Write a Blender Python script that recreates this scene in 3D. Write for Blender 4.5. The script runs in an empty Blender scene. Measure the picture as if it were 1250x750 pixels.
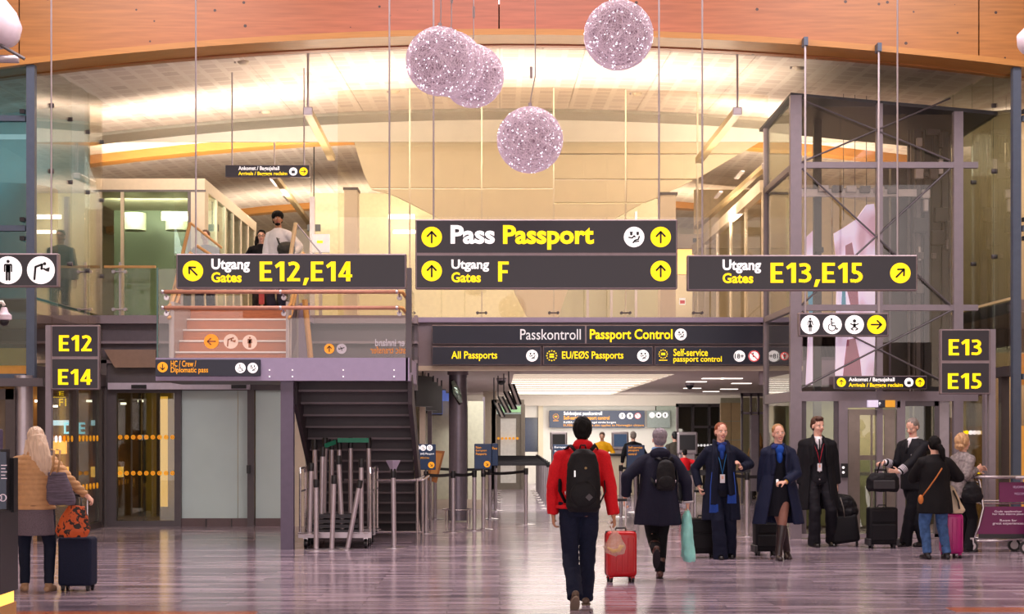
import bpy, bmesh, math, random
from mathutils import Vector, Matrix, Euler, noise
R = math.radians; PI = math.pi
random.seed(7)
SC = bpy.context.scene
COL = SC.collection
EYE, F, VX, VY = 1.65, 2000.0, 610.0, 526.0      # eye height, focal length in pixels, vanishing point of the hall axis

# ---------------------------------------------------------------- camera
cam_d = bpy.data.cameras.new('camera'); cam = bpy.data.objects.new('camera', cam_d); COL.objects.link(cam)
cam.location = (0, 0, EYE); cam.rotation_euler = (R(90), 0, 0)
cam_d.sensor_width = 36; cam_d.lens = 36*F/1250
cam_d.shift_x = (625-VX)/1250; cam_d.shift_y = (VY-375)/1250
cam_d.clip_start = .1; cam_d.clip_end = 300
SC.camera = cam
# ---------------------------------------------------------------- world
w = bpy.data.worlds.new('world'); SC.world = w; w.use_nodes = True
bg = w.node_tree.nodes['Background']; bg.inputs[0].default_value = (1.0, .86, .85, 1); bg.inputs[1].default_value = 2.0
# ---------------------------------------------------------------- exposure
SC.view_settings.view_transform = 'Standard'; SC.view_settings.look = 'None'
SC.view_settings.exposure = 0.0; SC.view_settings.gamma = 1; SC.view_settings.use_curve_mapping = False
# ---------------------------------------------------------------- large area lights
def area(name, loc, target, sx, sy, power, col=(1, .9, .8)):
    l = bpy.data.lights.new(name, 'AREA'); l.shape = 'RECTANGLE'; l.size = sx; l.size_y = sy; l.energy = power; l.color = col
    o = bpy.data.objects.new(name, l); COL.objects.link(o); o.location = loc
    o.rotation_euler = (Vector(target)-Vector(loc)).to_track_quat('-Z', 'Y').to_euler()
    o['kind'] = 'structure'
    return o
# unseen fill lights added under the hall roof in front of the beam (above and behind the frame)
area('roof_fill', (-5.5, 19.5, 9.3), (-5, 19.7, 0), 5, 4, 540, (1, .88, .90))
area('roof_fill', (5.8, 19.5, 9.3), (5.3, 19.7, 0), 5, 4, 540, (1, .88, .90))
area('roof_fill', (0.2, 19.5, 9.3), (0.2, 19.7, 0), 5, 4, 470, (1, .86, .86))
# uplights that wash the vaulted ceiling behind the beam
area('cove_uplight', (-5.2, 29, 6.2), (-4.8, 31, 9), 4, .4, 190, (1, .83, .66))
area('cove_uplight', (5.4, 30.5, 6.7), (4.6, 32, 9), 3, .4, 130, (1, .83, .66))
area('cove_uplight', (0.3, 27.2, 5.7), (0.3, 27.2, 9), 7.5, .6, 380, (1, .82, .62))
area('cove_uplight', (-6, 37, 6.7), (-6, 38, 10), 6, 1, 520, (1, .87, .72))
area('cove_uplight', (4.5, 38, 6.4), (4.5, 39, 10), 7, 1, 520, (1, .87, .72))
area('cove_uplight', (0, 49, 6.6), (0, 51, 10), 16, 1.5, 700, (1, .84, .64))
# unseen fill lights added over the upper floor, and light inside the passport hall
area('upper_floor_fill', (0.5, 31, 7.2), (0.5, 32.5, 4), 8, .5, 30, (1, .86, .66))
area('upper_floor_fill', (-3.8, 35.5, 8.35), (-3.8, 35.5, 3), 4, 2, 200, (1, .88, .74))
area('upper_floor_fill', (5.6, 35.5, 8.25), (5.6, 35.5, 3), 4, 2, 560, (1, .88, .74))
area('passport_hall_lamp', (1.5, 37, 2.70), (1.5, 38, 0), 5, 8, 240, (1, .95, .90))
area('passport_hall_lamp', (3.2, 47.5, 2.70), (3.0, 50.5, .8), 4, 4, 330, (1, .96, .90))
area('glass_room_fill', (-7.0, 33.0, 6.2), (-7.0, 34.9, 4.6), 1.8, .3, 220, (.9, 1, .85))  # unseen light added to lift the dark room behind the glass
area('side_room_lamp', (-9.5, 27.5, 3.0), (-9.5, 27.5, 0), 3, 3, 190, (1, .78, .45))
area('side_room_lamp', (-9.5, 26.5, 6.6), (-9.5, 28, 4), 4, 3, 170, (.75, .95, 1))
area('side_room_lamp', (9.6, 27.5, 3.0), (9.6, 27.5, 0), 3, 3, 130, (1, .8, .5))
area('side_room_lamp', (9.6, 26.5, 6.6), (9.6, 28, 4), 4, 3, 150, (1, .88, .75))

# ---------------------------------------------------------------- helpers
def W(px, py, d): return Vector(((px-VX)*d/F, d, EYE+(VY-py)*d/F))
def X(px, d): return (px-VX)*d/F
def Z(py, d): return EYE+(VY-py)*d/F
def lin(h):
    h = h.lstrip('#'); r = []
    for i in (0, 2, 4):
        c = int(h[i:i+2], 16)/255
        r.append(c/12.92 if c <= .04045 else ((c+.055)/1.055)**2.4)
    return (*r, 1)
MATS = {}
def mat(name, col, rough=.5, metal=0, em=0, var=.06, scale=12, bump=0, stretch=(1, 1, 1), alpha=1, spec=.5, sheen=0, emcol=None):
    if name in MATS: return MATS[name]
    m = bpy.data.materials.new(name); m.use_nodes = True; nt = m.node_tree; b = nt.nodes['Principled BSDF']
    c = lin(col) if isinstance(col, str) else col
    tc = nt.nodes.new('ShaderNodeTexCoord'); mp = nt.nodes.new('ShaderNodeMapping'); mp.inputs['Scale'].default_value = stretch
    nz = nt.nodes.new('ShaderNodeTexNoise'); nz.inputs['Scale'].default_value = scale; nz.inputs['Detail'].default_value = 3
    nt.links.new(tc.outputs['Object'], mp.inputs[0]); nt.links.new(mp.outputs[0], nz.inputs['Vector'])
    rp = nt.nodes.new('ShaderNodeValToRGB')
    rp.color_ramp.elements[0].position = .3; rp.color_ramp.elements[1].position = .7
    rp.color_ramp.elements[0].color = tuple(max(0, x*(1-var)) for x in c[:3])+(1,)
    rp.color_ramp.elements[1].color = tuple(min(1, x*(1+var)) for x in c[:3])+(1,)
    nt.links.new(nz.outputs['Fac'], rp.inputs[0]); nt.links.new(rp.outputs[0], b.inputs['Base Color'])
    b.inputs['Roughness'].default_value = rough; b.inputs['Metallic'].default_value = metal
    b.inputs['Specular IOR Level'].default_value = spec
    if sheen: b.inputs['Sheen Weight'].default_value = sheen
    if em:
        if emcol: b.inputs['Emission Color'].default_value = lin(emcol)
        else: nt.links.new(rp.outputs[0], b.inputs['Emission Color'])
        b.inputs['Emission Strength'].default_value = em
    if bump:
        bp = nt.nodes.new('ShaderNodeBump'); bp.inputs['Strength'].default_value = bump; bp.inputs['Distance'].default_value = .02
        nt.links.new(nz.outputs['Fac'], bp.inputs['Height']); nt.links.new(bp.outputs[0], b.inputs['Normal'])
    if alpha < 1: b.inputs['Alpha'].default_value = alpha
    MATS[name] = m; return m
def glass(name, tint='#eef4f2', refl=.10, rough=.0, rmax=.5, haze=0, hazecol='#ffffff'):
    """clear sheet: transparent with a mirror coat that grows at grazing angles"""
    if name in MATS: return MATS[name]
    m = bpy.data.materials.new(name); m.use_nodes = True; nt = m.node_tree; nt.nodes.clear()
    out = nt.nodes.new('ShaderNodeOutputMaterial'); tr = nt.nodes.new('ShaderNodeBsdfTransparent'); gl = nt.nodes.new('ShaderNodeBsdfGlossy')
    tr.inputs[0].default_value = lin(tint); gl.inputs['Roughness'].default_value = rough
    lw = nt.nodes.new('ShaderNodeLayerWeight'); lw.inputs[0].default_value = .5
    mr = nt.nodes.new('ShaderNodeMapRange'); mr.inputs[3].default_value = refl; mr.inputs[4].default_value = rmax
    pw = nt.nodes.new('ShaderNodeMath'); pw.operation = 'POWER'; pw.inputs[1].default_value = 3
    nt.links.new(lw.outputs['Facing'], pw.inputs[0]); nt.links.new(pw.outputs[0], mr.inputs[0])
    mx = nt.nodes.new('ShaderNodeMixShader'); nt.links.new(mr.outputs[0], mx.inputs[0]); nt.links.new(tr.outputs[0], mx.inputs[1]); nt.links.new(gl.outputs[0], mx.inputs[2])
    last = mx
    if haze:
        df = nt.nodes.new('ShaderNodeBsdfDiffuse'); df.inputs[0].default_value = lin(hazecol)
        m2 = nt.nodes.new('ShaderNodeMixShader'); m2.inputs[0].default_value = haze
        nt.links.new(mx.outputs[0], m2.inputs[1]); nt.links.new(df.outputs[0], m2.inputs[2]); last = m2
    nt.links.new(last.outputs[0], out.inputs[0]); MATS[name] = m; return m

def wm(o):
    if o is None: return Matrix.Identity(4)
    return wm(o.parent) @ (Matrix.Translation(o.location) @ o.rotation_euler.to_matrix().to_4x4() @ Matrix.Diagonal((*o.scale, 1)))
class MB:
    def __init__(s): s.v = []; s.f = []
    def add(s, vs, fs):
        n = len(s.v); s.v += [tuple(v) for v in vs]; s.f += [tuple(i+n for i in f) for f in fs]; return s
    def box(s, x0, x1, y0, y1, z0, z1):
        return s.add([(x0,y0,z0),(x1,y0,z0),(x1,y1,z0),(x0,y1,z0),(x0,y0,z1),(x1,y0,z1),(x1,y1,z1),(x0,y1,z1)],
                     [(0,3,2,1),(4,5,6,7),(0,1,5,4),(1,2,6,5),(2,3,7,6),(3,0,4,7)])
    def rbox(s, x0, x1, y0, y1, z0, z1, r=.01, seg=2):
        bm = bmesh.new(); bmesh.ops.create_cube(bm, size=1)
        for v in bm.verts: v.co = Vector((x0+(v.co.x+.5)*(x1-x0), y0+(v.co.y+.5)*(y1-y0), z0+(v.co.z+.5)*(z1-z0)))
        bmesh.ops.bevel(bm, geom=bm.edges[:], offset=min(r, .49*min(x1-x0, y1-y0, z1-z0)), segments=seg, profile=.5, affect='EDGES')
        bm.verts.index_update(); s.add([v.co[:] for v in bm.verts], [[v.index for v in f.verts] for f in bm.faces]); bm.free(); return s
    def cyl(s, p0, p1, r0, r1=None, n=12, caps=True):
        p0, p1 = Vector(p0), Vector(p1); r1 = r0 if r1 is None else r1; d = p1-p0
        if d.length < 1e-7: return s
        q = d.to_track_quat('Z', 'Y'); a = [q @ Vector((math.cos(2*PI*i/n), math.sin(2*PI*i/n), 0)) for i in range(n)]
        vs = [p0+r0*x for x in a]+[p1+r1*x for x in a]; fs = [(i, (i+1) % n, n+(i+1) % n, n+i) for i in range(n)]
        if caps: fs += [tuple(range(n-1, -1, -1)), tuple(range(n, 2*n))]
        return s.add(vs, fs)
    def tube(s, pts, r, n=8):
        for a, b in zip(pts[:-1], pts[1:]): s.cyl(a, b, r, r, n)
        return s
    def path(s, pts, r, n=8, closed=False):
        """swept tube with shared rings; r a number or a list; (rx, ry) allowed"""
        P = [Vector(p) for p in pts]; m = len(P); rings = []; up = None
        for i in range(m):
            t = (P[(i+1) % m if closed else min(i+1, m-1)]-P[(i-1) % m if closed else max(i-1, 0)]).normalized()
            if up is None: up = t.orthogonal().normalized()
            up = (up-t*up.dot(t)).normalized(); bi = t.cross(up)
            rr = r[i] if isinstance(r, (list,)) else r
            rx, ry = rr if isinstance(rr, tuple) else (rr, rr)
            rings.append([P[i]+up*(rx*math.cos(2*PI*k/n))+bi*(ry*math.sin(2*PI*k/n)) for k in range(n)])
        vs = [v for g in rings for v in g]; fs = []
        for i in range(m if closed else m-1):
            j = (i+1) % m
            fs += [(i*n+k, i*n+(k+1) % n, j*n+(k+1) % n, j*n+k) for k in range(n)]
        if not closed: fs += [tuple(range(n-1, -1, -1)), tuple((m-1)*n+k for k in range(n))]
        return s.add(vs, fs)
    def ell(s, c, r, rot=None, nu=16, nv=10):
        c = Vector(c); r = (r, r, r) if not isinstance(r, (tuple, list)) else r; vs = []; fs = []
        M = rot or Matrix.Identity(3)
        for j in range(1, nv):
            t = PI*j/nv
            for i in range(nu):
                a = 2*PI*i/nu; vs.append(c+M @ Vector((r[0]*math.sin(t)*math.cos(a), r[1]*math.sin(t)*math.sin(a), r[2]*math.cos(t))))
        vs += [c+M @ Vector((0, 0, r[2])), c+M @ Vector((0, 0, -r[2]))]; T, B = len(vs)-2, len(vs)-1
        for j in range(nv-2):
            for i in range(nu): fs.append((j*nu+i, (j+1)*nu+i, (j+1)*nu+(i+1) % nu, j*nu+(i+1) % nu))
        for i in range(nu): fs.append((T, i, (i+1) % nu)); fs.append((B, (nv-2)*nu+(i+1) % nu, (nv-2)*nu+i))
        return s.add(vs, fs)
    def capsule(s, p0, p1, r0, r1=None):
        r1 = r0 if r1 is None else r1; s.cyl(p0, p1, r0, r1, 14); s.ell(p0, r0, nu=12, nv=8); s.ell(p1, r1, nu=12, nv=8); return s
    def lathe(s, prof, n=20, c=(0, 0, 0)):
        vs = []; fs = []; m = len(prof)
        for r, z in prof:
            for i in range(n): a = 2*PI*i/n; vs.append((c[0]+r*math.cos(a), c[1]+r*math.sin(a), c[2]+z))
        for j in range(m-1):
            for i in range(n): fs.append((j*n+i, j*n+(i+1) % n, (j+1)*n+(i+1) % n, (j+1)*n+i))
        fs += [tuple(range(n-1, -1, -1)), tuple((m-1)*n+i for i in range(n))]
        return s.add(vs, fs)
    def prism(s, poly, y0, y1):
        """outline in x, z pushed along y"""
        n = len(poly); a = sum(poly[i][0]*poly[(i+1) % n][1]-poly[(i+1) % n][0]*poly[i][1] for i in range(n))
        if a < 0: poly = poly[::-1]
        return s.add([(x, y0, z) for x, z in poly]+[(x, y1, z) for x, z in poly],
                     [tuple(range(n)), tuple(range(2*n-1, n-1, -1))]+[((i+1) % n, i, n+i, n+(i+1) % n) for i in range(n)])
    def prismx(s, poly, x0, x1):
        n = len(poly)
        return s.add([(x0, y, z) for y, z in poly]+[(x1, y, z) for y, z in poly],
                     [tuple(range(n-1, -1, -1)), tuple(range(n, 2*n))]+[(i, (i+1) % n, n+(i+1) % n, n+i) for i in range(n)])
    def loft(s, rings, n=24):
        """closed stack of elliptical rings (z, cx, cy, rx, ry)"""
        vs = []; fs = []
        for z, cx, cy, rx, ry in rings:
            for i in range(n): a = 2*PI*i/n; vs.append((cx+rx*math.cos(a), cy+ry*math.sin(a), z))
        for j in range(len(rings)-1):
            for i in range(n): fs.append((j*n+i, j*n+(i+1) % n, (j+1)*n+(i+1) % n, (j+1)*n+i))
        m = len(rings); fs += [tuple(range(n-1, -1, -1)), tuple((m-1)*n+i for i in range(n))]
        return s.add(vs, fs)
    def shell(s, rings, th=.02, n=30):
        """coat skirt: rings (z, cx, cy, rx, ry, gap) open at the front (+y) by gap degrees each side"""
        vs = []; fs = []; n1 = n+1
        for z, cx, cy, rx, ry, g in rings:
            a0, a1 = R(90+g), R(450-g)
            for k, t in ((0, 0), (1, th)):
                for i in range(n1): a = a0+(a1-a0)*i/n; vs.append((cx+(rx-t)*math.cos(a), cy+(ry-t)*math.sin(a), z))
        m = len(rings); S = 2*n1
        for j in range(m-1):
            for i in range(n):
                a = j*S+i; b = (j+1)*S+i; fs.append((a, a+1, b+1, b)); a += n1; b += n1; fs.append((a+1, a, b, b+1))
            for e in (0, n): a = j*S+e; b = (j+1)*S+e; q = (a, b, b+n1, a+n1); fs.append(q if e == 0 else q[::-1])
        for j, fl in ((0, 1), (m-1, 0)):
            for i in range(n): a = j*S+i; q = (a, a+n1, a+n1+1, a+1); fs.append(q if fl else q[::-1])
        return s.add(vs, fs)
    def xf(s, M): s.v = [tuple(M @ Vector(v)) for v in s.v]; return s
    def mesh(s, name):
        me = bpy.data.meshes.new(name); me.from_pydata(s.v, [], s.f); me.update(); return me
    def build(s, name, m, parent=None, smooth=False, world=True, kind=None, label=None, ang=None):
        if parent is not None and world:
            s.xf(wm(parent).inverted())
        me = s.mesh(name); me.materials.append(m)
        if smooth or ang is not None:
            me.polygons.foreach_set('use_smooth', [True]*len(me.polygons))
            if ang is not None or smooth == 'auto': me.set_sharp_from_angle(angle=R(ang or 35))
        return link(me, name, parent, kind, label)
def link(me, name, parent=None, kind=None, label=None):
    o = bpy.data.objects.new(name, me); COL.objects.link(o); o.parent = parent
    if kind: o['kind'] = kind
    if label: o['label'] = label
    return o
def thing(name, label, cat, loc=(0, 0, 0), rz=0, group=None, scale=1):
    o = bpy.data.objects.new(name, None); COL.objects.link(o); o.empty_display_size = .1
    o.location = loc; o.rotation_euler = (0, 0, rz); o.scale = (scale,)*3; o['label'] = label; o['category'] = cat
    if group: o['group'] = group
    return o
def group_of(o, g): o['group'] = g; return o
def struct(name, parent=None):
    o = bpy.data.objects.new(name, None); COL.objects.link(o); o['kind'] = 'structure'; o.parent = parent; return o
def dup(root, loc=None, rz=None, label=None, group=None):
    r = root.copy(); COL.objects.link(r)
    if loc is not None: r.location = loc
    if rz is not None: r.rotation_euler = (0, 0, rz)
    if label: r['label'] = label
    if group: r['group'] = group
    for ch in list(root.children):
        c = ch.copy(); COL.objects.link(c); c.parent = r
        for g in list(ch.children): d = g.copy(); COL.objects.link(d); d.parent = c
    return r

# ---------------------------------------------------------------- lettering and pictograms
def text_mesh(body, bold=.018, lines=1.0, align='LEFT', sc=1.0):
    c = bpy.data.curves.new('lettering', 'FONT'); c.body = body; c.size = 1; c.offset = bold; c.extrude = .01; c.resolution_u = 3
    c.space_line = lines; c.align_x = align; c.space_character = sc
    o = bpy.data.objects.new('tmp', c); COL.objects.link(o)
    dg = bpy.context.evaluated_depsgraph_get(); me = bpy.data.meshes.new_from_object(o.evaluated_get(dg))
    bpy.data.objects.remove(o); bpy.data.curves.remove(c); return me
def text(parent, body, rect, d, m, bold=.02, align='LEFT', lines=.9, th=.004, mirror=False, name='lettering', keep=False):
    """fit the words to the rectangle (x0, y0, x1, y1), in pixels at depth d, proud of the plane y = d"""
    me = text_mesh(body, bold, lines, align); x0, y0, x1, y1 = rect
    xs = [v.co.x for v in me.vertices]; ys = [v.co.y for v in me.vertices]
    if not xs: return
    a, b, c, e = min(xs), max(xs), min(ys), max(ys); wl, wr, wb, wt = X(x0, d), X(x1, d), Z(y1, d), Z(y0, d)
    inv = wm(parent).inverted()
    for v in me.vertices:
        u = (v.co.x-a)/(b-a); t = (v.co.y-c)/(e-c)
        if mirror: u = 1-u
        zz = v.co.z
        v.co = inv @ Vector((wl+u*(wr-wl), d-th*(.5+zz*50), wb+t*(wt-wb)))
    me.materials.clear(); me.materials.append(m)
    return link(me, name, parent)
def stroke(mb, pts, wd, y0, y1, ends=True):
    for (ax, az), (bx, bz) in zip(pts[:-1], pts[1:]):
        dx, dz = bx-ax, bz-az; L = math.hypot(dx, dz) or 1; nx, nz = -dz/L*wd/2, dx/L*wd/2
        mb.prism([(ax+nx, az+nz), (bx+nx, bz+nz), (bx-nx, bz-nz), (ax-nx, az-nz)], y0, y1)
    if ends:
        for (ax, az) in pts: disc(mb, ax, az, wd/2, y0, y1, 8)
def disc(mb, cx, cz, r, y0, y1, n=28): mb.prism([(cx+r*math.cos(2*PI*i/n), cz+r*math.sin(2*PI*i/n)) for i in range(n)], y0, y1)
def ring(mb, cx, cz, r, wd, y0, y1, n=28, a0=0, a1=360):
    stroke(mb, [(cx+r*math.cos(R(a0+(a1-a0)*i/n)), cz+r*math.sin(R(a0+(a1-a0)*i/n))) for i in range(n+1)], wd, y0, y1, False)
def glyph(kind):
    """strokes, dots and outlines in a unit disc"""
    S = []; D = []; P = []
    if kind in ('up', 'upleft', 'upright', 'down', 'right', 'left', 'downright', 'upright2'):
        a = {'up': 0, 'upleft': 45, 'left': 90, 'down': 180, 'right': -90, 'upright': -45, 'downright': -135, 'upright2': -45}[kind]
        c, s = math.cos(R(a)), math.sin(R(a)); r = lambda x, z: (x*c-z*s, x*s+z*c)
        S += [([r(0, -.6), r(0, .5)], .19), ([r(-.45, .08), r(0, .56), r(.45, .08)], .19)]
    elif kind == 'man':
        D += [(0, .68, .13)]; S += [([(-.27, .38), (-.27, -.1)], .11), ([(.27, .38), (.27, -.1)], .11), ([(-.1, .3), (-.1, -.75)], .17), ([(.1, .3), (.1, -.75)], .17), ([(-.24, .42), (.24, .42)], .14), ([(-.08, .3), (-.08, -.1)], .2), ([(.08, .3), (.08, -.1)], .2)]
    elif kind == 'woman':
        D += [(0, .66, .13)]; S += [([(-.2, .38), (-.3, -.02)], .1), ([(.2, .38), (.3, -.02)], .1), ([(-.09, -.2), (-.09, -.75)], .12), ([(.09, -.2), (.09, -.75)], .12), ([(-.16, .42), (.16, .42)], .12)]
        P += [[(-.13, .44), (.13, .44), (.1, .1), (.3, -.3), (-.3, -.3), (-.1, .1)]]
    elif kind == 'water':
        D += [(.3, .5, .13)]; S += [([(-.5, -.7), (-.42, .25), (.1, .45), (.05, .1)], .17), ([(.05, .1), (.3, .12)], .1)]; P += [[(.2, .05), (.7, .25), (.65, -.12), (.45, -.1)]]
    elif kind == 'wheelchair':
        D += [(-.1, .62, .13)]; S += [([(-.12, .42), (-.05, -.12), (.3, -.12), (.48, -.55), (.62, -.48)], .13), ([(-.1, .2), (.22, .2)], .09)]
        S += [([(-.05+.42*math.cos(R(a)), -.3+.42*math.sin(R(a))) for a in range(120, 361, 20)], .1)]
    elif kind == 'baby':
        D += [(0, .42, .2)]; S += [([(-.45, .1), (-.18, -.02), (.18, -.02), (.45, .1)], .13), ([(0, 0), (0, -.2)], .32), ([(-.12, -.3), (-.38, -.5), (-.15, -.62)], .13), ([(.12, -.3), (.38, -.5), (.15, -.62)], .13)]
    elif kind == 'passport':
        D += [(-.3, .3, .14), (.38, .32, .14)]; P += [[(-.46, .42), (-.14, .42), (-.12, .56), (-.48, .56)], [(.24, .42), (.54, .42), (.5, .56), (.26, .56)]]
        S += [([(-.55, -.05), (-.2, -.1), (0, .12), (.1, .02)], .14), ([(.55, .05), (.45, -.25), (.1, -.35), (-.1, -.6)], .15), ([(.1, -.5), (.5, -.45)], .12)]
    elif kind == 'plane':
        S += [([(-.6, -.1), (.55, .25)], .16), ([(.05, .1), (-.3, .42)], .12), ([(0, .08), (.1, -.42)], .12), ([(-.55, -.08), (-.62, .2)], .1)]
    elif kind == 'case':
        P += [[(-.45, -.5), (.45, -.5), (.45, .2), (-.45, .2)]]; S += [([(-.2, .2), (-.2, .45), (.2, .45), (.2, .2)], .09)]
    elif kind == 'eu':
        for i in range(12): a = 2*PI*i/12; D.append((.86*math.cos(a), .86*math.sin(a), .12))
        P += [[(-.4, .12), (.4, .12), (.4, .36), (-.4, .36)], [(-.4, -.36), (.4, -.36), (.4, -.02), (-.4, -.02)]]
    elif kind == 'chip':
        for i in range(12): a = 2*PI*i/12; D.append((.8*math.cos(a), .8*math.sin(a), .12))
        P += [[(-.4, -.22), (.4, -.22), (.4, .25), (-.4, .25)]]; S += [([(-.75, -1.2), (.75, -1.2)], .16)]
    elif kind == 'nodisabled': S += [([(-.2, .4), (-.2, -.1), (.2, -.1), (.3, -.4)], .13)]; D += [(-.2, .55, .13)]
    return S, D, P
def pict(parent, px, py, rp, d, kind, dm=None, gm=None, name='pictogram', ringm=None):
    """round sign symbol: disc with a glyph on it"""
    c = W(px, py, d); r = rp*d/F; o = None; y = d
    if dm:
        mb = MB(); disc(mb, c.x, c.z, r, y-.004, y); o = mb.build(name, dm, parent)
    S, D, P = glyph(kind); g = MB(); k = r*.92; y0, y1 = (y-.007, y-.0035) if dm else (y-.004, y)
    for pts, wd in S: stroke(g, [(c.x+x*k, c.z+z*k) for x, z in pts], wd*k, y0, y1)
    for x, z, rr in D: disc(g, c.x+x*k, c.z+z*k, rr*k, y0, y1, 12)
    for p in P: g.prism([(c.x+x*k, c.z+z*k) for x, z in p], y0, y1)
    if ringm:
        q = MB(); ring(q, c.x, c.z, r*.9, r*.18, y-.008, y-.0035); stroke(q, [(c.x-r*.6, c.z+r*.6), (c.x+r*.6, c.z-r*.6)], r*.16, y-.009, y-.0045); q.build('prohibition_ring', ringm, o or parent)
    g.build('symbol' if dm else name, gm, o or parent)
    return o
# ---------------------------------------------------------------- materials
steel = mat('painted_steel', '#857b82', .45, .2, var=.04)
steel_dark = mat('dark_painted_steel', '#5a5357', .5, .1, var=.05)
steel_blue = mat('blue_grey_steel', '#4b5566', .45, .2)
lilac = mat('lilac_grey_panel', '#9a8daa', .42, .05, var=.03)
chrome = mat('brushed_steel', '#c9c2c6', .25, .9, var=.05, scale=30)
satin = mat('satin_aluminium', '#b3a9ae', .38, .7, var=.05)
signframe = mat('sign_housing', '#8b7c80', .4, .5)
signface = mat('sign_face', '#1d1620', .3, em=.15, var=.03)
signnavy = mat('navy_sign_face', '#15182b', .35, em=.1)
yel = mat('yellow_letter', '#ffdc00', .5, em=.75, var=.01)
yelo = mat('amber_letter', '#f2a21c', .5, em=.45, var=.01)
wht = mat('white_letter', '#f6f2f2', .5, em=.65, var=.01)
blk = mat('black_symbol', '#17121a', .5)
redm = mat('red_ring', '#d8222a', .5, em=.3)
cream = mat('cream_panel', '#e3d6ba', .55, var=.03, scale=3)
cream_dk = mat('cream_frame', '#cfc0ac', .5, var=.03)
white_w = mat('white_wall', '#e9e4da', .6, var=.03, scale=3)
woodrail = mat('oak_handrail', '#c99558', .35, var=.14, scale=20, stretch=(1, 6, 6))
woodrose = mat('rosy_handrail', '#b9816b', .35, var=.1, scale=20)
woodstep = mat('timber_riser', '#a8603c', .4, var=.2, scale=9, stretch=(1, 6, 10))
woodwall = mat('amber_timber_wall', '#c98f4a', .45, var=.12, scale=4, stretch=(6, 6, 1))
dark = mat('black_plastic', '#121116', .4)
darkgrey = mat('dark_grey', '#2c2a2e', .5)
gls = glass('clear_glass', '#fbf8f2', .05, .0, .55)
gls_blue = glass('blue_tinted_glass', '#c4dbdd', .08, .0, .6)
gls_dark = glass('smoked_glass', '#cdd0c2', .10, .0, .6)
gls_ref = glass('reflecting_glass', '#dfe4dc', .16, .02, .7)
gls_frost = mat('frosted_glass', '#b9ccca', .25, var=.05, scale=1.2, spec=.6)
edge = mat('glass_edge', '#3f5f5a', .2, alpha=1)
lampw = mat('lamp_glow', '#fff4e2', em=5, var=0)
lampc = mat('ceiling_light_glow', '#fff6ea', em=1.9, var=0)
lampg = mat('warm_glow', '#ffc25a', em=1.6, var=0)

def wood_mat():
    m = mat('glulam', '#d58a55', .38, var=.10, scale=3, stretch=(.5, 4, 9)); nt = m.node_tree; b = nt.nodes['Principled BSDF']
    rp = [n for n in nt.nodes if n.type == 'VALTORGB'][0]; tc = [n for n in nt.nodes if n.type == 'TEX_COORD'][0]
    # lighting's drift from rosy middle to yellow ends painted in, thin lamella lines and small dark knots
    vo = nt.nodes.new('ShaderNodeTexVoronoi'); vo.inputs['Scale'].default_value = 3.6; vo.inputs['Randomness'].default_value = 1
    nt.links.new(tc.outputs['Object'], vo.inputs['Vector'])
    lt = nt.nodes.new('ShaderNodeMath'); lt.operation = 'LESS_THAN'; lt.inputs[1].default_value = .085; nt.links.new(vo.outputs['Distance'], lt.inputs[0])
    sx = nt.nodes.new('ShaderNodeSeparateXYZ'); nt.links.new(tc.outputs['Object'], sx.inputs[0])
    ab = nt.nodes.new('ShaderNodeMath'); ab.operation = 'ABSOLUTE'; nt.links.new(sx.outputs[0], ab.inputs[0])
    mr = nt.nodes.new('ShaderNodeMapRange'); mr.inputs[1].default_value = 1.5; mr.inputs[2].default_value = 6.5; nt.links.new(ab.outputs[0], mr.inputs[0])
    cr = nt.nodes.new('ShaderNodeMixRGB'); cr.inputs[1].default_value = lin('#aa5e42'); cr.inputs[2].default_value = lin('#a86e34'); nt.links.new(mr.outputs[0], cr.inputs[0])
    ml = nt.nodes.new('ShaderNodeMixRGB'); ml.blend_type = 'MULTIPLY'; ml.inputs[0].default_value = 1
    rp.color_ramp.elements[0].color = (.8, .8, .8, 1); rp.color_ramp.elements[1].color = (1.1, 1.1, 1.1, 1)
    nt.links.new(cr.outputs[0], ml.inputs[1]); nt.links.new(rp.outputs[0], ml.inputs[2])
    kn = nt.nodes.new('ShaderNodeMixRGB'); kn.inputs[2].default_value = lin('#3a2018'); nt.links.new(ml.outputs[0], kn.inputs[1]); nt.links.new(lt.outputs[0], kn.inputs[0])
    nt.links.new(kn.outputs[0], b.inputs['Base Color']); return m
glulam = wood_mat()
glulam_edge = mat('glulam_edge', '#b07838', .4, var=.1, scale=5, stretch=(.5, 4, 9))

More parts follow.
